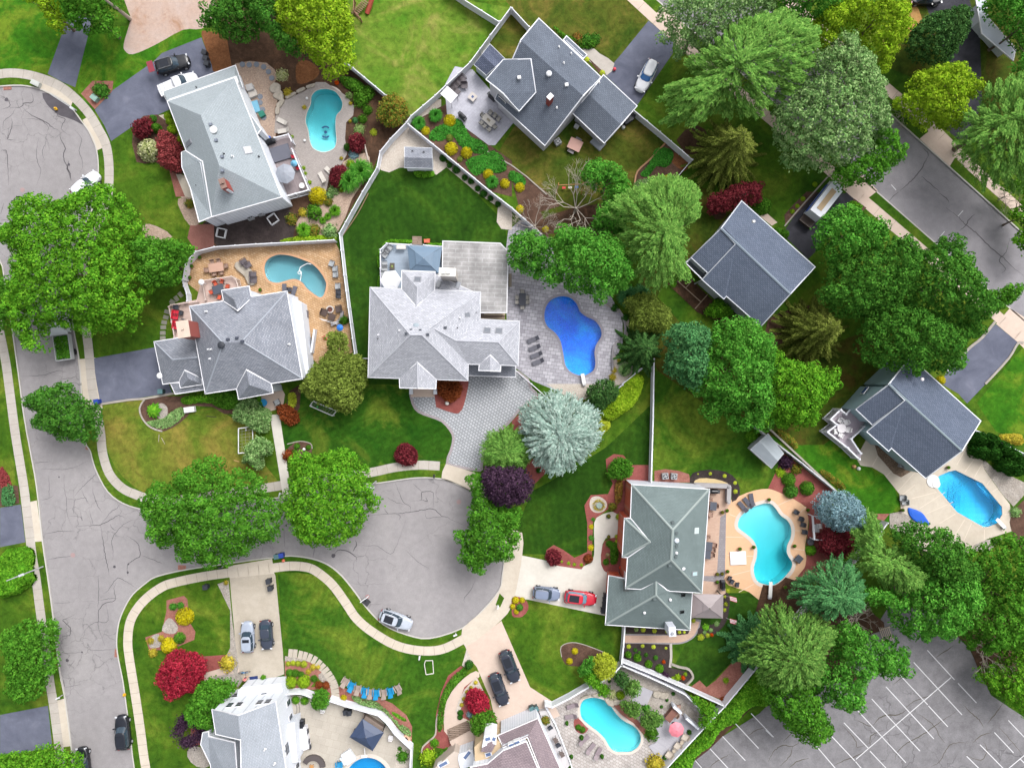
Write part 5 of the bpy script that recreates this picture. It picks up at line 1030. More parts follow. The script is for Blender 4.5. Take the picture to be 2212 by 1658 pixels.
h.ridge('F 700,520,7.32 1765,1530,7.32',pm((130,144,158)),.3)
mb=MB()
for u0,u1 in(((150,1055),(240,970)),((240,970),(500,1210)),((500,1210),(410,1310)),((410,1310),(150,1055))):
 a=W(*conv('F',*u0),4.4);b=W(*conv('F',*u1),4.4);mb.tube((a.x,a.y,4.4),(b.x,b.y,4.4),.09,.09,4);mb.tube((a.x,a.y,0),(a.x,a.y,4.4),.1,.1,4)
h.part('balcony_frame',mb,pm((224,226,234)));mb=MB();q=[W(*conv('F',*u),2.5)for u in((160,1055),(240,980),(490,1210),(410,1295))];mb.prism([(a.x,a.y)for a in q],2.3,2.5);h.part('balcony_floor',mb,pm((96,104,112)))
h=House('house','slate blue gabled house with a raised lilac deck beside the octagonal pool',(1975,900))
h.roof('G 1180,30,6.2 2090,850,6.2 1850,1240,8.1 1380,1590,5.1 935,1200,5.1 900,1240,5 620,990,5 1115,585,8.1 905,375,8.1','0 1 2 7 8; 7 2 3 4 5 6',SB,pm((176,206,216)),gutter=(228,232,240))
s1=[Vector((*p,0))for p in h.inn]
h.roof('G 905,380,8 1110,590,7.95 690,900,5.2 480,700,5.2','0 1 2 3',SB,pm((176,206,216)),inset=.2,gutter=(222,226,236))
h.vents('G 1218,795',(232,228,230),1,.2,'dome');h.vents('G 1328,312',(238,232,238),.4,.3,'dome')
h.ridge('G 905,375,8.12 1850,1240,8.12',pm((140,156,164)),.28)
a=W(*conv('G',350,640),1);b=W(*conv('G',870,90),3);h.window(a,b,.34,3.2,1.1,.8,(70,110,170),out=(-1,1))
GR=M('shingle_green');BR=M('brick_red');WT=pm((226,230,242))
h=House('house','red brick house with a green hip roof between driveway and salmon pool deck',(1440,1190))
h.roof('H 290,125,6 1008,168,6 940,1128,6 232,1085,6 250,800,6 278,437,6 670,545,9.4 655,825,9.4','0 1 6; 1 2 7 6; 2 3 7; 3 4 5 0 6 7',GR,BR,inset=.06,alt=(WT,(.1,1),.7))
s1=[Vector((*p,0))for p in h.inn]
h.roof('H 278,437,6.1 222,437,5.9 202,795,5.9 250,800,6.1 460,657,7.75','0 1 4; 1 2 4; 2 3 4',GR,BR,inset=.06)
h.roof('I 75,272,3.8 45,725,3.8 828,775,3.8 850,430,3.8 620,408,6.2 515,320,6.95 380,395,6.05 235,390,5 232,300,4.95 515,455,6.95','0 1 9 5 6 7 8; 1 2 9; 2 3 4 5 9',GR,BR,inset=.3)
h.ridge('H 290,125,6.02 670,545,9.42 1008,168,6.02 670,545,9.42 670,545,9.42 655,825,9.42 940,1128,6.02 655,825,9.42 232,1085,6.02 655,825,9.42 222,437,5.95 460,657,7.8 202,795,5.95 460,657,7.8 I 45,725,3.82 515,455,6.97 828,775,3.82 515,455,6.97 515,455,6.97 515,320,6.97',pm((156,168,166)),.3)
h.vents('H 668,475 703,570 703,692 697,790 640,872 I 500,485',(96,108,110),.42,.25);h.vents('H 703,640',(220,228,240),.6,.25,'dome');h.vents('H 702,755 770,900 I 405,612 645,492 765,205',(240,240,246),.35,.3,'dome')
h.skylight('H 888,550',.8,.8,glass=(210,226,226),frame=(222,230,230));h.skylight('I 870,252',.6,1,glass=(190,216,220));h.skylight('I 765,452 755,607',.4,.7,glass=(20,22,26),frame=(60,66,70))
mb=MB();x,y,_=W(*conv('I',662,785),6.5);mb.box(x,y,3.4,.95,1.3,6.8,.08);h.part('chimney',mb,WT);mb=MB();mb.cyl(x,y-.2,6.8,7.05,.2,.2,12);h.part('chimney_pipe',mb,pm((170,172,178)))
a=Vector((*W(*conv('H',262,110))[:2],0));b=Vector((*W(*conv('H',232,400))[:2],0));L0=s1[0];L5=s1[5]
for t in(.25,.62):h.window(L0,L5,t,4.6,.9,1.4,(226,228,232),out=(-1,0));h.window(L0,L5,t,1.6,.9,1.4,(226,228,232),out=(-1,0))
h.window(s1[4],s1[3],.3,4.6,.9,1.4,(226,228,232),out=(-1,0))
h=House('house','tall white-sided house with a light grey gable roof beside the round pool',(560,1600))
h.roof('J 435,490,9.4 785,362,6.3 875,950,6.3 920,1330,6.3 470,1330,9.4 460,715,9.4 230,662,6.9 195,437,6.9','0 1 2 3 4 5; 0 5 6 7',M('shingle_grey'),WH,inset=.15)
s1=[Vector((*p,0))for p in h.inn]
h.roof('J 108,652,4.6 90,760,4.4 180,945,4.4 230,1300,4.6 450,1330,7.2 405,742,7.2 165,685,4.9 160,640,4.9','0 1 2 3 4 5 6 7',M('shingle_grey'),WH,inset=.2)
h.vents('J 688,803 778,935',(238,238,242),.3,.3,'pipe')
def nz(hh,a,b,pts,**k):
 for t,zc in pts:hh.window(a,b,t,zc,.75,1.3,**k)
L={tuple(round(c,2)for c in p[:2]):p for p in s1}
e0=W(*conv('J',785,362),6.3);e1=W(*conv('J',195,437),6.9);d=(e1-e0);n_=Vector((-d.y,d.x,0)).normalized();n_=-n_ if n_.y<0 else n_
a=Vector((e0.x,e0.y,0))-n_*.1;b=Vector((e1.x,e1.y,0))-n_*.1
nz(h,s1[0]if False else a,b,[],out=(0,1))
for i in range(len(s1)):
 p,q=s1[i],s1[(i+1)%len(s1)]
 if(q-p).length>3 and abs((q-p).normalized().x)>.8 and(p.y+q.y)/2>W(560,1600).y:
  nz(h,p,q,[(.3,5.6),(.6,5.6),(.25,2),(.7,2.4)],out=(0,1))
 if(q-p).length>5 and abs((q-p).normalized().y)>.9 and p.x>W(580,1600).x:nz(h,p,q,[(.12,4.5),(.2,4.5),(.75,1.4),(.5,1.4)],out=(1,0))
mb=MB();q0=[W(*conv('J',*u),3.2)for u in((885,580),(955,555),(985,930),(905,940))];mb.prism([(a.x,a.y)for a in q0],0,3);h.part('side_extension',mb,WH)
mb=MB();q0=[W(*conv('J',*u),2.5)for u in((440,255),(470,225),(835,190),(860,290),(425,310))];mb.prism([(a.x,a.y)for a in q0],0,2.6);h.part('front_entry',mb,WH)
MV=M('shingle_mauve');TN=pm((222,196,160))
h=House('house','tan house with a mauve shingle roof and a pointed dormer beside the front steps',(1120,1620))
h.roof('K 580,300,4.6 888,168,4.6 1120,690,4.6 960,700,6.4 808,312,6.4 618,392,6.4','0 1 4 5; 1 2 3 4',MV,WH,inset=.2,gutter=(244,244,248))
s1=[Vector((*p,0))for p in h.inn]
h.roof('K 622,415,7.4 800,345,7.4 890,560,7.4 930,700,7.4 560,740,8.4 370,545,7.2 500,518,7.2','0 1 2 3 4 5 6',MV,TN,inset=.12,z0=2,gutter=(244,244,248),alt=(WH,(-.4,1),.5))
h.roof('K 445,425,6.4 530,430,6.6 566,358,6.2 528,345,6.6 460,378,6.4','0 1 2 3 4',MV,None,gutter=None)
mb=MB();q0=[W(*conv('K',*u),6)for u in((455,380),(475,285),(530,280),(570,290),(566,358),(525,345))];mb.prism([(a.x,a.y)for a in q0],3,6.5);h.part('dormer',mb,pm((240,240,246)))
mb=MB();q0=[W(*conv('K',*u),6)for u in((400,520),(395,400),(470,330),(560,360),(615,365),(620,440),(520,520))];mb.prism([(a.x,a.y)for a in q0],0,5.6);h.part('tan_wall',mb,TN)
mb=MB();q0=[W(*conv('K',*u),3)for u in((80,560),(240,420),(280,440),(280,600),(60,620))];mb.prism([(a.x,a.y)for a in q0],0,3);h.part('front_bay',mb,pm((214,200,188)))
mb=MB();q0=[W(*conv('K',*u),.7)for u in((205,345),(370,260),(425,335),(400,440),(240,430))];mb.prism([(a.x,a.y)for a in q0],0,.7);h.part('porch_floor',mb,M('concrete_pink'))
mb=MB()
for i in range(6):
 a=W(*conv('K',188+4*i,262+15*i));b=W(*conv('K',348+4*i,190+15*i));ribbon(mb,[a[:2],b[:2]],.36,.1+.1*i,0)
h.part('porch_steps',mb,M('wood_step'))
mb=MB();q0=[W(*conv('K',*u),3)for u in((270,480),(275,440),(385,400),(400,520),(290,560))];mb.prism([(a.x,a.y)for a in q0],.7,3.2);h.part('entry_wall',mb,WH)
for(u,v),rz,zt,w_ in(((500,325),.3,6.58,.9),((548,325),1.2,6.58,.6),((505,445),.3,5.7,.9),((685,375),.35,6.9,.9),((728,355),.35,6.9,.9),((340,450),.9,3.3,1.6),((155,520),.5,3.1,1.6)):
 x,y,_=W(*conv('K',u,v),zt);f=MB();f.box(x,y,zt-.3,w_,.6,.7,rz);fo=h.part('window',f,pm((244,244,248)));g=MB();g.box(x,y,zt+.06,w_*.75,.42,.06,rz);go=g.build('pane',pm((110,130,170),rough=.15),fo)
 for v_ in go.data.vertices:v_.co-=h.root.location
a,b=s1[0],s1[1]
h.window(a,b,.25,1.3,2.6,2.2,(214,218,228),door=True,out=(-.4,1));h.window(a,b,.68,1.3,2.6,2.2,(214,218,228),door=True,out=(-.4,1))
h=House('house','pale house wall and roof half hidden by leafy trees past the dark driveway',(2150,60))
h.roof('30 1800,-80,2.2 1880,0,2.2 1900,150,2.2 2140,420,2.2 2120,520,2.2 1850,290,2.2 1800,0,2.2','0 1 2 3 4 5 6',pm((206,214,228)),WH,inset=1.0)
# ---------------------------------------------------------------- pools
def wp(s,z=0):return tuple(W(*P(s)[0][:2],z)[:2])
build_pool(PO[0],'turquoise kidney pool with a cream coping and dolphin floor mosaic',M('plaster_aqua'),M('water_aqua'),M('coping_cream'),.5,2.1,.5,wp('10 650,830'),9)
build_pool(PO[1],'dull teal kidney pool with a floating hose in a golden paver terrace',M('plaster_grey'),M('water_teal'),M('coping_gold'),.22,1.7,1.2,wp('11 300,640'),8)
build_pool(PO[2],'deep royal blue lagoon pool with rippled water and a white diving board',M('plaster_blue'),M('water_royal'),M('coping_slate'),.3,2.2,1.2,wp('21 420,1040'),9)
build_pool(PO[3],'aqua pool with white coping set in a salmon coloured deck',M('plaster_aqua'),M('water_aqua'),M('coping_cream'),.42,2.3,.35,wp('33 60,20'),14)
build_pool(PO[4],'bright blue octagonal pool with white corner steps and diving board',M('vinyl_blue'),M('water_cyan'),M('concrete_tan'),.25,2.3,.6,wp('32 1880,1080'),9)
build_pool(PO[5],'turquoise kidney pool with patterned corner steps and rock edging',M('plaster_aqua'),M('water_aqua'),M('coping_cream'),.3,2.0,.9,wp('23 700,1150'),10)
build_pool(PO[6],'round blue above-ground style pool with a slide and white ladder steps',M('vinyl_blue'),M('water_deck'),M('coping_cream'),.5,1.8,1.6,tuple(W(794,1682)[:2]),9)
def prop(name,label,cat,mat,build,group=None):
 mb=MB();build(mb);c=mb.v;n=len(c);o=mb.build(name,mat,None,(sum(v[0]for v in c)/n,sum(v[1]for v in c)/n,min(v[2]for v in c)));return tag(o,label,cat,group)
for s0,s1_,lab in(('21 608,1570','21 625,1658','white diving board over the royal blue lagoon pool'),('33 25,50','33 18,185','white diving board over the aqua pool in the salmon deck'),('32 1975,1165','32 2045,1240','white diving board at the corner of the octagonal pool')):
 a,b=W(*P(s0)[0],.5),W(*P(s1_)[0],.5);rz=math.atan2(b.y-a.y,b.x-a.x);c=(a+b)/2;t=WE('diving_board',lab,'diving board',(c.x,c.y,0),'diving boards at the pools')
 mb=MB();mb.box(c.x,c.y,.52,(b-a).length,.5,.06,rz);mb.build('board',pm((240,240,238)),t);mb=MB();mb.box(b.x,b.y,.26,.5,.45,.5,rz);mb.build('stand',pm((200,200,205)),t)
prop('pool_steps','white curved corner steps of the octagonal blue pool','pool steps',pm((240,240,240)),lambda m:[m.cyl(*W(*P(q)[0])[:2],-.05,h_,r_,r_*.95,20)for q,h_,r_ in(('32 1425,840',.1,.95),('32 1450,865',.16,.6))])
prop('pool_slide_steps','white moulded entry steps beside the round blue pool','pool steps',pm((235,240,246)),lambda m:(m.box(*W(*P('13 805,1550')[0])[:2],.3,1.5,1.7,.6,.6),m.box(*W(*P('13 775,1580')[0])[:2],.15,1.2,1.2,.3,.6)))
prop('pool_ladder','white swim ladder platform at the edge of the round pool','pool ladder',pm((236,236,236)),lambda m:(m.box(*W(*P('13 940,1545')[0])[:2],.4,.9,.4,.06,.1),m.box(*W(*P('13 945,1500')[0])[:2],.5,.12,1.0,.08,.1)))
def hose(m):
 p=[Vector((*q,-.06))for q in W2(smooth(P('11 475,625 440,620 400,640 380,655 375,680 385,700 370,710 360,695 372,685 390,690 388,730 378,770'),4,False))]
 for a,b in zip(p,p[1:]):m.tube(a,b,.06,.06,5)
prop('pool_hose','white cleaning hose floating in the teal kidney pool','pool hose',pm((240,240,240)),hose)
def dolphins(m):
 for(u,v),s_ in(((592,1100),1),((592,1160),-1)):
  x,y,_=W(*conv('10',u,v));pts=[(x+.62*math.cos(t)*(1 if k==0 else .62),y+s_*(.5*math.sin(t)*(1 if k==0 else .5)-.1))for k in(0,1)for t in([math.pi*(i/8*.75+.12)for i in range(9)][::(1 if k==0 else-1)])]
  m.prism(pts,-.56,-.54)
 x,y,_=W(*conv('10',592,1132));m.cyl(x,y,-.56,-.54,.22)
o=prop('floor_mosaic','two curved dark blue dolphins set in the kidney pool floor','pool mosaic',pm((20,90,150)),dolphins)
# ---------------------------------------------------------------- fences
FW=dict(group='white vinyl fences between the yards')
fence(P('D 735,126 763,147 835,207'),'white fence along the bright lawn by the brown soil bed',**FW)
fence(P('D 960,-30 1003,0 1078,47'),'white fence crossing the top edge to meet the long diagonal fence',**FW)
fence(P('D 1103,17 1015,135 940,206 888,250 878,264 843,300 821,327 814,362 783,414 760,455 733,504 737,540 743,594 752,664 766,764'),'longest white fence running from the slate roof yard past two kidney pools',**FW)
fence(P('D 1106,18 1143,58'),'short white fence joining the slate house to the diagonal fence',**FW)
fence(P('D 882,268 990,356 1060,414 1106,449 1188,521'),'white fence between the pebble strip and the patio garden',rail=.13,th=.09,**FW)
fence(P('D 395,603 401,567 423,543 463,533 553,527 721,518'),'white fence curving round the golden pool terrace',th=.1,**FW)
fence(P('D 394,605 397,618 403,634 404,650'),'narrow white gate by the stepping stones',h=1.5,name='garden_gate',cat='gate',sp=1.1)
fence(P('D 778,773 797,774'),'short white fence panel touching the big white roof',**FW)
fence(P('D 1369,238 1426,285 1496,345'),'white fence behind the attached garage by the spruce',**FW)
fence(P('D 1494,346 1436,414'),'thin white fence beside the yellow shrub and wine-red maple yard',h=1.2,rail=.06,th=.03,post=.1)
fence(P('D 1413,775 1412,829 1411,900 1409,970 1407,1041'),'straight white fence ending at the green roof',th=.1,rail=.18,**FW)
fence(P('D 1112,798 1130,814 1148,829 1181,858'),'thin white picket fence between paver driveway and pool terrace',h=1.2,slat=True,rail=.09)
fence(P('D 1386,796 1345,829'),'thin white picket fence beside the lime hedge',h=1.2,slat=True,rail=.09)
fence(P('D 1345,831 1278,888'),'thin white picket fence behind the dark magnolia',h=1.2,slat=True,rail=.09)
fence(P('D 1630,920 1659,943 1733,1000 1806,1060'),'grey retaining fence running down from the grey shed',h=1.3,col=(206,208,214),th=.12,rail=.2)
fence(P('D 1918,1129 1886,1172 1834,1229 1786,1276 1740,1320 1690,1378 1638,1438 1566,1525 1500,1594 1441,1658 1390,1715'),'long white fence screening the yards from the car park',th=.1,rail=.16,**FW)
fence(P('D 1346,1430 1420,1460 1500,1495 1566,1525'),'white fence below the black flower bed',th=.1,rail=.16,**FW)
fence(P('D 1350,1352 1347,1395 1343,1433'),'short white fence from the green roof to the flower bed',th=.1,rail=.2,**FW)
fence(P('D 1341,1438 1330,1450 1314,1464 1298,1473'),'short white fence beside the chartreuse conifer',rail=.16,**FW)
fence(P('D 1275,1482 1230,1508 1193,1527 1178,1523'),'white fence between the tan drive and the stone pool yard',th=.12,rail=.2,**FW)
fence(P('D 1346,1438 1400,1461 1441,1480 1481,1500 1516,1536 1518,1545'),'inner white fence behind the pool yard shrubs',rail=.14,**FW)
fence(P('D 1178,1525 1200,1565 1231,1643 1245,1690'),'white balcony railing along the mauve roof',h=1.0,slat=True,rail=.14)
fence(P('D 613,1500 640,1497 655,1499 673,1506'),'white fence between the clipped shrubs and the house corner',th=.12,rail=.2,**FW)
fence(P('D 711,1513 745,1524 778,1533 818,1545 836,1562 853,1585 888,1618 886,1658 885,1700'),'curved white fence round the round pool yard',th=.12,rail=.2,**FW)
fence(P('D 2102,927 2134,939'),'short white fence by the grey bins at the slate roof',h=1.2)
fence(P('D 2168,957 2212,979 2260,1003'),'white fence behind the dark arborvitae',h=1.4)
fence(P('C 235,690 230,215 310,140 615,155'),'white deck railing beside the grey umbrella deck',h=1.9,slat=True,rail=.13,z=0)
fence(P('C 770,160 1002,178'),'short white deck railing in front of the blue-grey gazebo',h=1.9,slat=True,rail=.13)
fence(P('B 545,845 372,852 305,485 330,460 640,420'),'pink-white railing of the deck with red cushions',h=1.6,slat=True,rail=.13,col=(236,214,206))
fence(P('B 700,170 1055,118 1105,150 1135,240'),'pale railing round the deck with orange chairs',h=1.6,slat=True,rail=.1,col=(232,214,204))
fence(P('B 700,170 745,400'),'pale stair railing under the white round lamp',h=1.4,slat=True,rail=.08,col=(232,214,204))
fence(P('A 1545,950 1720,905 1760,990'),'white railing corner behind the grill',h=1.9,slat=True,rail=.13)
fence(P('A 1765,1090 1975,1600 1640,1690'),'white railing along the deck with the grey umbrella',h=1.9,slat=True,rail=.15)
fence(P('G 430,680 350,765 280,705 150,830 235,900 110,995 370,1200 520,1345'),'thick white railing zigzagging round the lilac deck',h=2.6,slat=True,rail=.2,post=.2)
fence(P('G 590,925 415,1085 540,1270'),'thick white inner railing of the lilac deck stairs',h=2.6,slat=True,rail=.2,post=.2)
fence(P('H 880,130 1195,140 1190,290'),'low grey stone counter wall round the outdoor kitchen',h=.95,name='garden_wall',cat='wall',th=.45,rail=.6,col=(176,174,176),sp=9,post=.3)
fence(P('32 905,1220 985,1300 870,1395'),'grey white panel fence leaning over the gravel corner',h=1.8,th=.12,rail=.3,col=(206,212,216))
fence(P('10 845,-10 840,90 900,155'),'brown wooden playset climbing rail at the lawn edge',h=1.3,slat=True,col=(150,110,84),name='climbing_rail',cat='playset')
for s,w_,h_,mt,nm,lb in(('20 1325,1235 1200,1370 1085,1480 1060,1600',.22,.18,pm((186,138,96)),'timber_edging','tan timber edging kinked round the corner garden'),('20 -480,1170 0,1430 300,1680',.16,.14,M('edge_stone'),'stone_edging','straight stone edging below the patio garden beds'),('02 1250,130 1205,210 1230,300 1300,375 1400,410',.22,.14,M('edge_stone'),'stone_edging','curved stone edging round the small star-shaped shrub'),('02 855,178 1100,140 1260,125 1510,80',.3,.12,M('edge_stone'),'stone_edging','pale stone edging beside the blue bin driveway'),('31 2212,1300 2160,1310 2080,1440 1880,1658',.3,.14,M('edge_stone'),'stone_edging','pale block edging beside the vivid green lawn driveway'),('31 1965,1120 1850,1260 1740,1350 1620,1480',.35,.14,M('edge_stone'),'stone_edging','pale block edging under the oak by the grey driveway'),('31 145,295 240,180 400,0 30 560,1480',.18,.12,M('edge_stone'),'stone_edging','thin stone edging beside the covered van driveway'),('23 1372,585 1375,700 1365,790',.35,.12,M('concrete_grey'),'stone_edging','straight grey edging beside the black flower bed'),('23 1380,765 1450,790 1530,810 1565,880 1500,950',.3,.3,M('edge_stone'),'stone_edging','curved grey stone wall round the orange flowers'),('32 20,395 60,430 590,925',.25,.4,M('edge_stone'),'stone_edging','long dark retaining edge under the grey fence'),('11 970,10 870,200 730,400',.12,.12,pm((150,120,96)),'timber_edging','thin timber edging beside the dark striped lawn'),('13 1600,1140 1560,1240 1550,1370 1490,1430 1440,1480 1430,1530',.22,.15,M('boulder'),'stone_edging','pale rock edging between the lawn and red mulch steps'),('12 270,520 380,495 470,515 485,560',.12,.08,M('edge_stone'),'stone_edging','small stone ring edging round the white garden ball'),('23 430,700 425,610 520,575 640,600 810,665',.1,.08,M('edge_stone'),'stone_edging','thin stone edging round the brown leaf-shaped bed'),('21 870,1540 880,1330 975,1240 965,1090 900,1010 800,950',.3,.35,M('paver_slate'),'garden_wall','low curved paver wall round the lagoon pool terrace')):
 edging(P(s),w_,h_,mt,nm,lb,'edging')
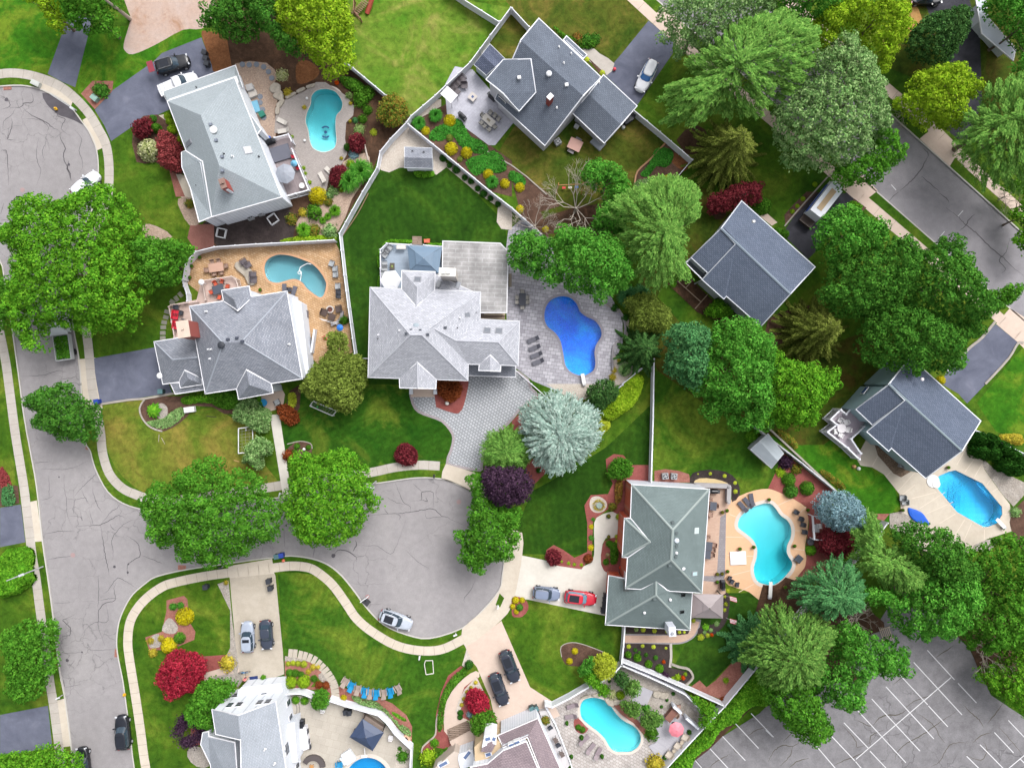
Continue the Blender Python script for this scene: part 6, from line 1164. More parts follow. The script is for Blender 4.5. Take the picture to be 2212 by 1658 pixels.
 # ---------------------------------------------------------------- trees
TREES='''bluespruce|9|.6|p|big silvery blue spruce beside the paver driveway|22 90,280 130,170 250,110 400,85 540,130 640,180 740,270 755,400 740,480 650,600 560,700 450,745 370,780 280,720 200,660 140,560 100,420
pine|6|.5|p|bright green star-shaped conifer touching the silvery blue spruce|12 1960,560 2000,460 2100,400 2212,385 22 60,400 130,470 150,640 60,720 0,740 12 2100,730 1990,690
bright|12|.95|t|broad spreading green tree over the street beside the house with red cushions|01 10,330 150,250 150,60 350,20 480,90 620,60 800,-60 1000,-20 1130,150 1240,300 1260,420 1200,480 1290,800 1260,900 1250,1050 1150,1150 1080,1220 980,1190 800,1250 740,1150 600,1190 480,1150 400,1200 400,1360 340,1390 230,1320 130,1150 100,950 170,750 100,590 180,570 50,450
mid|9|.75|t|dense green tree between the broad street tree and the golden terrace|01 1200,480 1260,400 1420,420 1600,440 1680,500 1600,620 1560,740 1500,800 1420,830 1300,840 1250,700
mid|9|.9|t|green tree cut by the picture edge beside the broad street tree|01 -60,750 60,760 170,800 150,900 130,1100 60,1200 0,1250 -80,1200
deep|8|.62|t|small dark green street tree above the driveway with a blue bin|02 250,170 300,90 430,20 620,0 660,80 700,120 760,150 850,200 880,280 830,480 720,490 620,470 560,490 430,400 340,370 330,300 390,240 290,220
mid|12|1.0|t|large green tree beside the white walkway nearest the street corner|02 1240,1060 1300,900 1380,860 1510,870 1550,750 1680,700 1760,640 1900,650 1960,740 2100,720 2212,800 12 80,830 90,950 200,1060 210,1260 150,1330 60,1340 20,1370 02 2150,1450 2060,1480 2000,1560 1900,1560 1850,1590 1760,1540 1520,1500 1580,1350 1400,1420 1370,1360 1280,1290 1340,1200
bright|11|.95|t|round green tree overhanging the top of the dead-end circle|12 230,1010 300,900 300,640 400,600 520,620 640,590 760,560 850,600 880,680 960,720 1000,850 1060,1000 1050,1060 960,1130 940,1200 850,1310 760,1360 640,1390 500,1380 390,1350 360,1270 300,1150 240,1080
mid|8|.8|t|green tree below the purple tree at the edge of the dead-end circle|12 1810,790 1900,765 1960,790 1990,950 2050,1000 2212,1050 22 60,1040 70,1180 30,1250 60,1300 0,1500 12 2150,1500 1980,1550 1960,1620 1890,1640 1850,1580 1770,1510 1780,1400 1740,1330 1670,1300 1740,1270 1840,1240 1840,1100 1880,950
purple|9|.6|o|dark purple-leaved tree between the blue spruce and the circle|12 1960,740 2050,710 2212,720 22 100,740 180,850 150,950 100,1020 12 2212,1040 2110,1040 2020,990 1970,900
darkpine|5|.5|m|dark glossy magnolia beside the lime hedge|22 640,130 650,60 700,0 830,-40 920,30 910,110 800,210 720,230 650,190
olive|7|.55|t|olive green tree with a football goal at its foot|11 620,1230 740,1210 800,1290 800,1400 900,1410 960,1480 960,1658 12 910,80 900,190 780,250 700,230 600,190 420,90 400,0 11 440,1600 500,1500 620,1370
emerald|8|.85|t|green tree at the upper corner of the grey paver terrace|21 -30,500 0,400 130,360 280,400 330,430 330,560 270,640 250,730 200,750 130,700 60,680 -20,640
emerald|11|.95|t|large round green maple leaning over the lagoon pool|21 340,420 400,310 520,330 640,320 700,400 860,380 960,520 1050,700 1000,800 900,870 830,930 740,965 680,930 600,860 500,870 430,780 400,820 300,800 260,720 330,600
pine|13|.7|p|pale feathery pine between the maple and the shaded slate house|21 880,100 1060,0 1300,-100 1570,0 1590,180 1560,300 1450,320 1470,480 1460,600 1530,720 1480,760 1380,760 1280,800 1200,830 1080,700 1000,500 900,400 960,330 800,230
emerald|8|.85|t|blue-green tree behind the bare branches and swing yard|20 600,1520 640,1440 820,1420 900,1480 980,1560 1000,1658 21 960,120 820,130 780,0 20 620,1620
emerald|8|.8|t|small green tree squeezed between the pine and the bare tree|21 700,280 730,180 880,80 980,200 950,370 860,380 700,340
pine|14|.75|p|huge pale green pine above the dark star-shaped spruce|20 1480,730 1600,680 1500,540 1640,500 1700,400 1900,250 2212,150 30 130,190 260,260 400,400 330,640 150,850 30,900 20 2212,900 2100,1000 1900,1010 1780,950 1700,1000 1600,1100 1500,1070 1380,1050 1310,1030 1400,900 1280,830 1400,710
sage|12|.7|t|light sage green tree over the pavement at the white car driveway|20 1260,100 1400,20 1600,-40 2212,-40 2212,170 1950,280 1750,400 1640,480 1500,430 1460,500 1400,480 1370,370 1270,360 1250,300 1340,300
emerald|12|.9|t|dark green tree cut by the top edge above the huge pine|30 -160,-60 640,-60 620,20 520,160 400,200 230,210 130,90 0,70
lime|11|.8|t|bright yellow-green tree beside the dry orange lawn patch|30 320,230 470,120 640,-20 850,-20 1000,100 1120,60 1160,280 1150,370 1030,500 1010,640 930,640 850,560 750,430 700,280 560,300 520,440 400,440
sage|13|.72|t|wide grey-green locust tree arching over the side street|30 560,330 700,350 760,480 860,520 900,620 960,800 960,950 1040,1090 980,1180 850,1200 900,1300 700,1400 550,1450 560,1480 400,1460 240,1450 240,1500 130,1420 100,1250 30,1000 150,870 330,650 300,520 480,450
mid|9|.7|t|green tree under the locust beside the covered van|30 850,1180 990,1170 1050,1300 1150,1360 1060,1450 960,1500 960,1570 800,1600 640,1630 520,1560 600,1460 820,1350
darkpine|8|.6|t|dark rounded tree standing over the shaded dark driveway|30 1200,320 1330,170 1480,110 1560,90 1730,120 1700,250 1640,400 1560,520 1360,550 1200,440
lime|9|.6|t|thin yellow-green tree with bare twigs by the side street drive|30 1190,700 1380,600 1620,570 1660,670 1810,740 1800,830 1660,900 1690,1100 1560,1110 1400,1100 1340,1140 1180,1000 1090,900 1100,850 1200,800
pine|14|.75|p|tall pine cut by the edge beside the side street drive apron|30 1830,800 1960,760 2080,700 2260,760 2260,1658 1990,1560 1840,1620 1760,1440 1640,1320 1630,1200 1700,1100 1700,990 1840,970
emerald|8|.85|t|green tree hanging over the pale half-hidden house|30 1830,50 1950,-40 2260,-40 2260,700 2130,660 2100,560 2212,480 2140,420 2050,330 1960,240 1900,150
bright|6|.8|t|bright green tree at the side street edge opposite the oaks|31 2000,-40 2260,-60 2300,600 2170,480 2090,420 2200,300 2120,250 2080,200 2200,60
emerald|10|.9|t|round green maple beside the covered van driveway|31 380,340 500,180 590,150 720,150 790,250 900,240 970,360 970,500 900,520 700,580 560,650 480,600 440,500 380,480
deep|12|.85|t|deep green oak nearest the shaded slate house|31 560,640 850,540 970,480 1150,380 1240,520 1220,700 1120,900 1000,1020 850,1070 710,1080 580,1060 460,950 410,870 500,800
deep|13|.85|t|deep green oak spreading to the side street kerb|31 1220,520 1370,510 1500,380 1600,430 1590,540 1700,570 1710,680 1760,850 1870,900 1960,1000 1870,1040 1780,1150 1600,1170 1400,1120 1200,1020 1100,900 1200,700
deep|12|.85|t|deep green oak overlapping the slate roof by the octagonal pool|31 850,1040 1000,980 1200,980 1400,1080 1600,1140 1780,1150 1760,1260 1600,1330 1640,1500 1500,1560 1400,1560 1300,1500 1280,1600 1160,1600 1000,1500 880,1490 780,1400 790,1160
mid|6|.55|t|little green tree above the red drain at the side street|31 1850,890 1960,850 2100,800 2110,900 2000,1000 1900,1020
blueg|10|.75|t|blue-green tree beside the top of the straight white fence|21 1300,1230 1400,1160 1500,1130 1640,1170 1690,1250 1670,1400 1680,1600 1600,1658 22 1560,60 21 1440,1640 1300,1500 1340,1400
emerald|11|.95|t|large green maple between the blue-green tree and the lime maple|21 1680,1260 1830,1110 1950,1090 2080,1120 2150,1230 2240,1300 22 2230,300 2050,400 1940,410 1850,340 1850,250 1700,320 1630,220 1700,150 1540,60 21 1560,1600 1650,1400
bright|11|.85|t|bright green maple with pointed branch tips above the grey shed|31 10,1380 200,1470 400,1480 430,1560 560,1520 600,1640 32 620,20 520,60 470,180 400,200 390,330 320,370 100,370 0,300 22 2170,380 2080,200 2150,0
olive|5|.5|t|mottled olive tree behind the lagoon pool terrace|21 960,940 1040,900 1220,870 1270,950 1360,1010 1380,1130 1310,1210 1100,1200 1020,1150 1040,1050
pine|11|.6|p|pale feathery pine beside the blue conifer and the leaning panel fence|32 720,1290 840,1130 920,1180 880,1390 1000,1380 1130,1450 1260,1560 1230,1658 33 1200,60 1000,90 940,0 32 780,1600 720,1480 730,1400
blueg|11|.6|p|blue-green pine nearest the salmon pool deck|32 310,1650 500,1530 620,1500 700,1560 760,1658 33 760,60 740,250 560,300 460,330 300,240 200,180 210,100
spruce|12|.6|p|large green pine covering the corner of the long white fence|33 -60,330 100,230 160,300 380,320 500,430 560,470 440,640 400,850 250,900 100,930 -60,900 23 2120,800 1980,700 1990,600 2130,440
mid|10|.8|t|green tree hanging over the parking lines beside the hedge|33 -60,880 100,910 300,860 430,1000 420,1080 520,1260 500,1310 430,1350 420,1420 220,1370 230,1320 150,1300 30,1150 -40,1050
emerald|11|.85|t|green maple at the car park edge next to the wooden pallet|33 560,480 600,360 720,400 780,480 880,480 960,560 1060,540 1150,600 1130,700 1090,800 880,820 860,780 740,850 760,980 700,1100 640,1110 430,1010 380,800 520,700
deep|12|.9|t|dark green maple below the octagonal pool deck|32 1070,1250 1230,1200 1400,1220 1550,1290 1610,1470 1700,1500 1780,1658 33 1500,60 1300,40 32 1250,1658 1130,1450 1060,1380
emerald|13|.9|t|big green maple standing over the top of the car park|33 780,60 900,90 1100,130 1200,20 1400,-90 1650,-90 1740,60 1740,220 1650,300 1600,400 1490,500 1340,500 1180,500 1060,400 1030,250 800,190
mid|12|.9|t|olive green tree mass in the corner above the car park|32 1650,1380 1760,1430 2040,1310 2120,1290 2260,1400 2260,1700 33 2260,620 2000,560 1750,640 1640,440 1510,410 1650,300 1740,200 1700,0 32 1750,1600
bright|7|.7|t|bright green tree at the car park edge beside white flowers|33 1840,800 2000,700 2000,600 2260,560 2260,1180 2080,1090 1960,1000 1850,920 1780,880
lime|9|.7|t|thin lime tree over the narrow grey driveway at the top|00 150,-60 640,-60 600,180 580,290 490,300 470,150 360,80
mid|10|.8|t|green tree beside the pale leaning trunk and bare sand|00 620,-60 1060,-60 1000,150 1030,310 960,300 850,260 740,300 620,200
deep|9|.8|t|green tree above the rust mulch and dark bins|00 1900,-60 2260,-60 2260,300 2100,350 1950,340 1850,250 1760,230 1800,120 1950,60
deep|11|.8|t|dark green tree between the soil bed and the lime maple|10 -20,-60 260,-60 220,150 300,350 450,480 330,500 150,350 60,250 0,180
lime|12|.9|t|large yellow-green maple at the top beside the bright lawn|10 230,60 330,-50 780,-50 790,60 830,200 850,300 830,420 860,560 740,660 640,690 560,600 450,480 370,410 290,330 250,260 200,180
mixed|4|.45|t|round tree with green and orange leaves inside the fence bend|10 1080,900 1130,820 1200,810 1290,880 1315,960 1270,1040 1180,1100 1090,1060 1040,980
crimson|4|.5|j|large crimson maple on the lawn beside yellow shrubs|03 1340,850 1390,790 1430,700 1500,650 1580,650 1700,690 1770,760 1770,850 1700,940 1690,1000 1600,1020 1500,1075 1440,1040 1400,960 1350,900
pinkred|3.5|.4|j|dusty red maple against the pale grey house front|00 1380,1140 1460,1140 1560,1270 1570,1430 1540,1480 1440,1460 1380,1400 1360,1250
wine|2.5|.4|j|wine red maple at the driveway corner above the cream bush|00 1150,1120 1200,1040 1290,1020 1310,1130 1210,1200
wine|4|.5|j|wine red maple behind the shaded slate house|20 1950,1590 2160,1580 2150,1640 21 2150,70 2060,110 1900,150 1800,180 1700,170 1690,50 1800,0
wine|4|.5|j|dark wine maple below the steel blue conifer|32 480,1260 560,1240 680,1270 740,1350 720,1460 600,1500 500,1480 440,1400
crimson|1.8|.35|j|low weeping red maple in the triangular driveway bed|13 1810,1050 1860,980 1950,1000 2000,1060 2010,1170 1930,1200 1850,1170
wine|1.6|.3|j|round dark red maple on the front lawn above the circle|12 1198,600 1240,530 1300,512 1370,560 1396,620 1370,690 1290,702 1220,670
rust|1.7|.35|j|low weeping rust maple in the red driveway island|C 935,1900 960,1850 1180,1845 1250,1940 1210,2050 1100,2120 1000,2060 930,1990
rust|1.6|.35|j|weeping rust-brown maple beside the top of the white walkway|12 175,220 200,180 280,190 365,260 360,330 300,362 230,320
wine|1.5|.3|j|small dark red maple in the curved bed by the light driveway|22 300,1500 310,1450 360,1430 420,1470 415,1540 360,1570 310,1550
wine|2|.3|j|round wine red maple beside the two lower sun loungers|10 635,1530 650,1460 720,1430 780,1450 790,1500 750,1590 700,1615 650,1590
wine|2|.35|j|dark red maple above the pool rock curve|10 800,1220 830,1170 900,1160 940,1230 900,1300 830,1300
mid|6|.55|t|leafy green tree at the corner of the tall white house|03 1680,1020 1740,930 1850,880 2000,890 2050,950 1970,1060 1880,1130 1860,1200 1860,1340 1780,1270 1680,1250 1600,1170 1560,1230 1640,1080
mid|7|.65|t|green street tree on the west verge above the bottom driveway|03 30,520 180,400 250,360 330,400 450,370 510,440 480,560 500,800 420,850 400,950 320,1070 150,1030 100,960 120,850 30,870 110,790 100,650
bright|7|.7|t|bright green tree in the bottom corner beside the street|03 -40,1560 160,1520 270,1500 450,1440 560,1500 720,1560 720,1640 640,1720 -40,1720
mid|3.5|.4|t|small rounded tree at the curved paver steps and white fence|13 485,1060 530,990 600,1000 630,1060 610,1130 540,1140 490,1120
hedge|4|.45|t|mixed green and bronze tree between porch steps and drive|13 1850,1250 1900,1200 1960,1175 2050,1190 2080,1270 2040,1330 1950,1360 1880,1350
steel|7|.5|c|dense steel blue conifer at the end of the grey fence|32 390,1050 430,970 520,925 640,925 740,970 800,1060 825,1140 790,1220 700,1250 600,1262 490,1210 420,1150
chart|4|.4|c|feathery chartreuse conifer beside the brown leaf-shaped bed|23 695,780 720,710 800,675 870,700 905,770 880,840 800,890 740,880
sage|4|.5|t|pale green tree overhanging the larger football goal|12 -60,520 20,450 130,520 140,600 60,640 80,700 20,740 -60,680 02 2100,680 2130,560
emerald|3|.4|t|blue-green juniper tree between the chartreuse conifer and the bed|23 580,850 570,830 620,740 700,700 700,790 640,850
bright|3.5|.45|t|leafy green tree behind the stone pool yard fence|23 630,900 640,830 740,830 780,920 780,960 720,970
bright|4|.5|t|bright green bush tree wedged between two white fences|23 1540,1030 1650,1080 1760,1130 1740,1200 1700,1300 1650,1300 1610,1260 1630,1170
spruce|3.5|.45|t|dark green pine shrub in the middle of the stone pool yard|23 980,940 1040,890 1110,940 1090,1000 1030,1040 980,1000
darkpine|3.5|.4|t|dark twisted pine in the stone pool yard nearest the fence corner|23 885,880 930,820 1000,860 990,920 930,950
spruce|3.2|.45|t|spreading pine beside the pool yard below the grey deck slab|23 940,1100 1000,1080 1100,1100 1110,1160 1060,1210 980,1180
spruce|3.2|.45|t|spreading pine between the pool yard rocks and pink umbrella|23 1110,1250 1170,1170 1260,1180 1310,1240 1240,1300 1150,1310
mid|2.6|.4|t|leafy green shrub tree in the red mulch loop by the fence|22 830,800 860,680 930,640 1030,680 1030,780 950,820
bright|2.5|.4|t|bright green tree below the sun-shaded slate house|21 1670,1050 1720,970 1800,930 1900,1020 1890,1070 1760,1080
sage|2.5|.35|t|pale green bush tree with yellow flowers beside the white walkway|02 2010,300 2060,160 2180,130 12 40,200 120,240 100,400 20,420 02 2120,350'''
KN={'t':('shade_tree','bark'),'o':('ornamental_tree','bark'),'m':('magnolia_tree','bark'),'p':('pine_tree','bark'),'j':('maple_tree','bark_grey'),'c':('conifer_tree','bark')}
for row in TREES.split('\n'):
 lf,hh,lu,kd,lab,pl=row.split('|');hh=float(hh);lu=float(lu)
 low=hh<=5;crown_tree(P(pl),hh,lab,KN[kd][0],'leaf_'+lf,lu,hb=(hh*.22 if low else hh*.35),ls=(.3 if lu>.7 else .27 if lu>.5 else .22)*(1.0 if kd!='p' else 1.05),dens=(135 if kd!='p' else 160)if lu>.55 else 170,bark=KN[kd][1],feather=kd=='p')
for c,r,hh,lab,lf,n,ly,dr,kw in(('20 1870,1300',6.2,12,'olive Norway-type spruce with long drooping arms above the wine-red maple','norway',19,9,.35,dict(frond=.28,ls=.3,per=3)),('31 420,1195',5.6,11,'olive drooping spruce shading the lawn beside the deep green oaks','norway',19,9,.3,dict(frond=.34,ls=.3,per=3)),('21 1120,1365',4.2,9,'dark open-branched conifer at the end of the lagoon pool terrace','darkpine',14,7,.25,dict(frond=.26,ls=.3)),('23 2110,600',4.4,8,'blue-green pine at the edge of the yard beside the red mulch','blueg',20,8,.15,dict(frond=.5)),('32 860,1230',2.6,5,'small feathery green conifer between steel blue conifer and leaning fence','spruce',16,7,.15,dict(frond=.4))):
 conifer(P(c)[0],r,hh,lab,leaf='leaf_'+lf,n=n,layers=ly,droop=dr,seed=len(lab),**kw)
for c,r,hh,lab,kw in(('21 560,120',5.2,7,'leafless pale tree spreading over the garden behind the maple',{}),('21 200,280',3.4,5,'smaller leafless pale tree above the terrace corner',{}),('33 1930,650',3.4,6,'leafless white tree at the car park edge',{}),('31 2080,30',2.2,3.5,'bare pale branches beside the side street kerb',{}),('30 1200,960',2.2,4,'bare twiggy tree leaning over the side street pavement',{}),('33 800,400',2.4,7,'dead twiggy tree beside the wooden pallet',{}),('03 1650,1320',1.8,3,'small dark bronze tree on the lawn below the crimson maple',dict(leaf='leaf_purple',mat='bark'))):
 bare_tree(P(c)[0],r,hh,lab,**kw)
t=WE('leaning_tree','pale bare leaning trunk beside the bare sand patch','tree trunk',W(*P('00 1120,165')[0]))
mb=MB();a=W(*P('00 1125,165')[0]);b=W(*P('00 900,-10')[0],9);mb.tube(a,a+(b-a)*.5,.28,.24,8);mb.tube(a+(b-a)*.5,b,.24,.14,8);mb.build('trunk',M('bark_pale'),t)
# ---------------------------------------------------------------- hedges and ground cover
for s,hh,lf,nm,lb,cat,ln in(('10 1500,1150 1560,1090 1640,1060 1740,1020 1800,1080 1850,1170 1960,1220 2010,1290 1960,1320 1860,1310 1760,1250 1700,1170 1600,1210 1500,1200',.35,'cover','ground_cover','bright green creeping plants below the lilac patio','ground cover',.6),('10 1820,1380 1950,1330 2060,1300 2150,1380 2160,1460 2090,1490 1980,1480 1900,1510 1830,1450',.35,'cover','ground_cover','bright green creeping plants beyond the yellow shrub trio','ground cover',.6),('20 0,1470 110,1530 100,1600 0,1560 10 2180,1520',.35,'cover','ground_cover','small patch of creeping plants at the garden end','ground cover',.6),('20 1250,1280 1380,1290 1390,1380 1330,1440 1250,1430 1180,1520 1110,1500 1180,1420',.35,'cover','ground_cover','bright green creeping plants inside the timber edging','ground cover',.6),('20 1100,1540 1300,1560 1320,1658 1060,1658',.9,'sage','tall_perennials','pale green perennials at the corner garden foot','ground cover',.6),('22 770,290 760,220 930,60 1060,-80 1150,-40 1080,160 960,260 850,320',1.8,'lime','hedge','yellow-green hedge sloping past the dark magnolia','hedge',.8),('22 745,450 750,300 850,330 830,400',1.2,'chart','hedge','low yellow hedge end beside the silvery blue spruce','hedge',.8),('23 1360,1680 1560,1490 1690,1370 1790,1220 1860,1140 1960,1010 2130,840 2240,900 2240,1140 2120,1160 2010,1210 1950,1290 1820,1360 1730,1470 1610,1590 1550,1700',2.2,'bright','hedge','overgrown green hedge along the car park side of the fence','hedge',1.2),('C 240,160 330,85 600,85 605,150 310,140',1.1,'bright','hedge','bright green hedge in front of the white deck corner','hedge',.5),('C 180,400 190,260 228,220 225,430',1.1,'bright','hedge','bright green hedge along the deck side','hedge',.5),('C 820,130 990,130 995,165 820,155',1,'bright','hedge','short bright hedge between the deck steps and flat roof','hedge',.5),('C 180,685 195,550 225,540 225,690',1.1,'bright','hedge','short bright hedge beside the white deck umbrella','hedge',.5),('02 1570,110 1800,85 1830,160 1700,165 1570,175',.9,'bright','hedge','bright green hedge under the window of the golden terrace house','hedge',.5),('02 1800,90 2040,60 2060,180 1950,220 1830,180',1.3,'hedge','hedge','thick green hedge beside the front gable and walk','hedge',.6),('12 270,85 330,80 335,180 300,210 270,180',.9,'chart','hedge','narrow yellow-green hedge beside the front patio','hedge',.5),('22 900,860 960,840 950,1000 900,1030',.9,'tawny','hedge','brown clipped hedge against the red brick wall','hedge',.5),('22 860,1400 915,1390 920,1540 860,1560',.9,'hedge','hedge','green clipped hedge beside the brick house front','hedge',.5),('23 -5,560 0,560 10,580 0,590',.5,'hedge','hedge','x y','hedge',.5),('10 1375,1460 1520,1460 1525,1520 1380,1520',.6,'bright','hedge','low hedge strip in front of the small shed','hedge',.4),('01 2212,-20 2000,-10 2020,10',.5,'bright','hedge','x y','hedge',.4),('13 1800,800 1830,830 1680,1010 1630,1150 1605,1340 1565,1340 1575,1150 1620,1000 1700,880',.8,'hedge','hedge','narrow green hedge along the curved walk','hedge',.4),('02 1260,330 1400,300 1450,260 1560,200 1590,260 1500,350 1400,390 1320,370',.35,'sage','ground_cover','mixed low plants under the star-shaped shrub','ground cover',.5),('11 200,420 400,370 560,370 690,390 640,425 400,430',.5,'lime','ground_cover','bright low plants inside the fence above the golden terrace','ground cover',.5),('10 720,650 880,680 1000,820 940,850 800,760 740,720',.7,'hedge','ground_cover','mixed flower planting behind the kidney pool','ground cover',.5),('13 820,1050 980,1080 1100,1150 1200,1260 1320,1340 1330,1400 1260,1370 1100,1190 900,1130',.9,'sage','ground_cover','grey-green perennials outside the curved fence','ground cover',.6),('13 1180,1180 1290,1240 1280,1260 1190,1210',.3,'bright','ground_cover','small bright green patch outside the curved fence','ground cover',.4),('32 100,400 200,440 270,520 250,570 170,500 100,450',.8,'mixed','ground_cover','orange daylilies nearest the grey shed','ground cover',.5),('32 470,740 560,780 680,880 660,920 560,850 480,790',.8,'mixed','ground_cover','orange daylilies along the middle of the grey fence','ground cover',.5),('32 2030,440 2212,440 2212,530 2060,500',.8,'gold','ground_cover','golden foliage behind the white fence by the arborvitae','ground cover',.5),('02 -30,1500 100,1430 200,1430 245,1500 230,1640 03 260,50 150,150 50,185 -40,180',1.6,'bright','mounded_shrub','very large mounded green shrub beside the west pavement','shrub',1.2),('02 -20,760 0,720 60,800 80,900 0,900',.5,'pinkred','ground_cover','pinkish plants above the west driveway','ground cover',.5),('02 0,900 80,880 110,1030 0,1050',.8,'blueg','ground_cover','blue-green plants above the west driveway','ground cover',.5),('31 700,120 740,70 830,110 800,160 740,180',.6,'bright','ground_cover','spiky green plants by the van driveway apron','ground cover',.5),('02 2060,150 2200,130 12 0,150 0,330 02 2100,340 2000,300',.7,'cream','ground_cover','pale flowering perennials beside the white walkway','ground cover',.5),('12 0,60 60,210 110,300 0,420',.7,'bright','ground_cover','leafy perennials along the front patio corner','ground cover',.5),('10 60,760 200,700 170,650',.3,'sage','ground_cover','x y','ground cover',.5),('20 350,200 480,290 660,320 740,320 700,400 560,390 450,330',.8,'hedge','ground_cover','mixed shrubs along the lower edge of the front lawn hedge','ground cover',.6)):
 if lb=='x y':continue
 ground_cover(P(s),hh,'leaf_'+lf,nm,lb,cat,100 if hh<1 else 170,.22 if hh<1.2 else .34,ln)
 # ---------------------------------------------------------------- shrubs
KD={'b':'ball','l':'loose','w':'low','t':'tall','g':'grass','r':'rosette'}
def shrubs(rows):
 for row in rows.strip().split('\n'):
  nm,k,lf,grp,lab,pos=[q.strip()for q in row.split('|')]
  tcur='D';i=0
  for tok in pos.split():
   if ',' not in tok:tcur=tok;continue
   v=[float(q)for q in tok.split(',')];u=conv(tcur,v[0],v[1]);r=v[2]*tscale(tcur)/PPM
   h={'b':r*1.15,'l':r*1.1,'w':r*.7,'t':r*2.2,'g':r*1.0,'r':r*.6}[k]if len(v)<4 else v[3]
   shrub(u,r*1.04,h,KD[k],'leaf_'+lf if 'petal' not in lf else 'leaf_'+lf,nm,lab.replace('{o}',ORD[i]),'flower' if 'flower' in nm else 'shrub',grp or None);i+=1
MATS['leaf_petal_orange']=MATS['petal_orange'];MATS['leaf_petal_mixed']=MATS['petal_mixed']
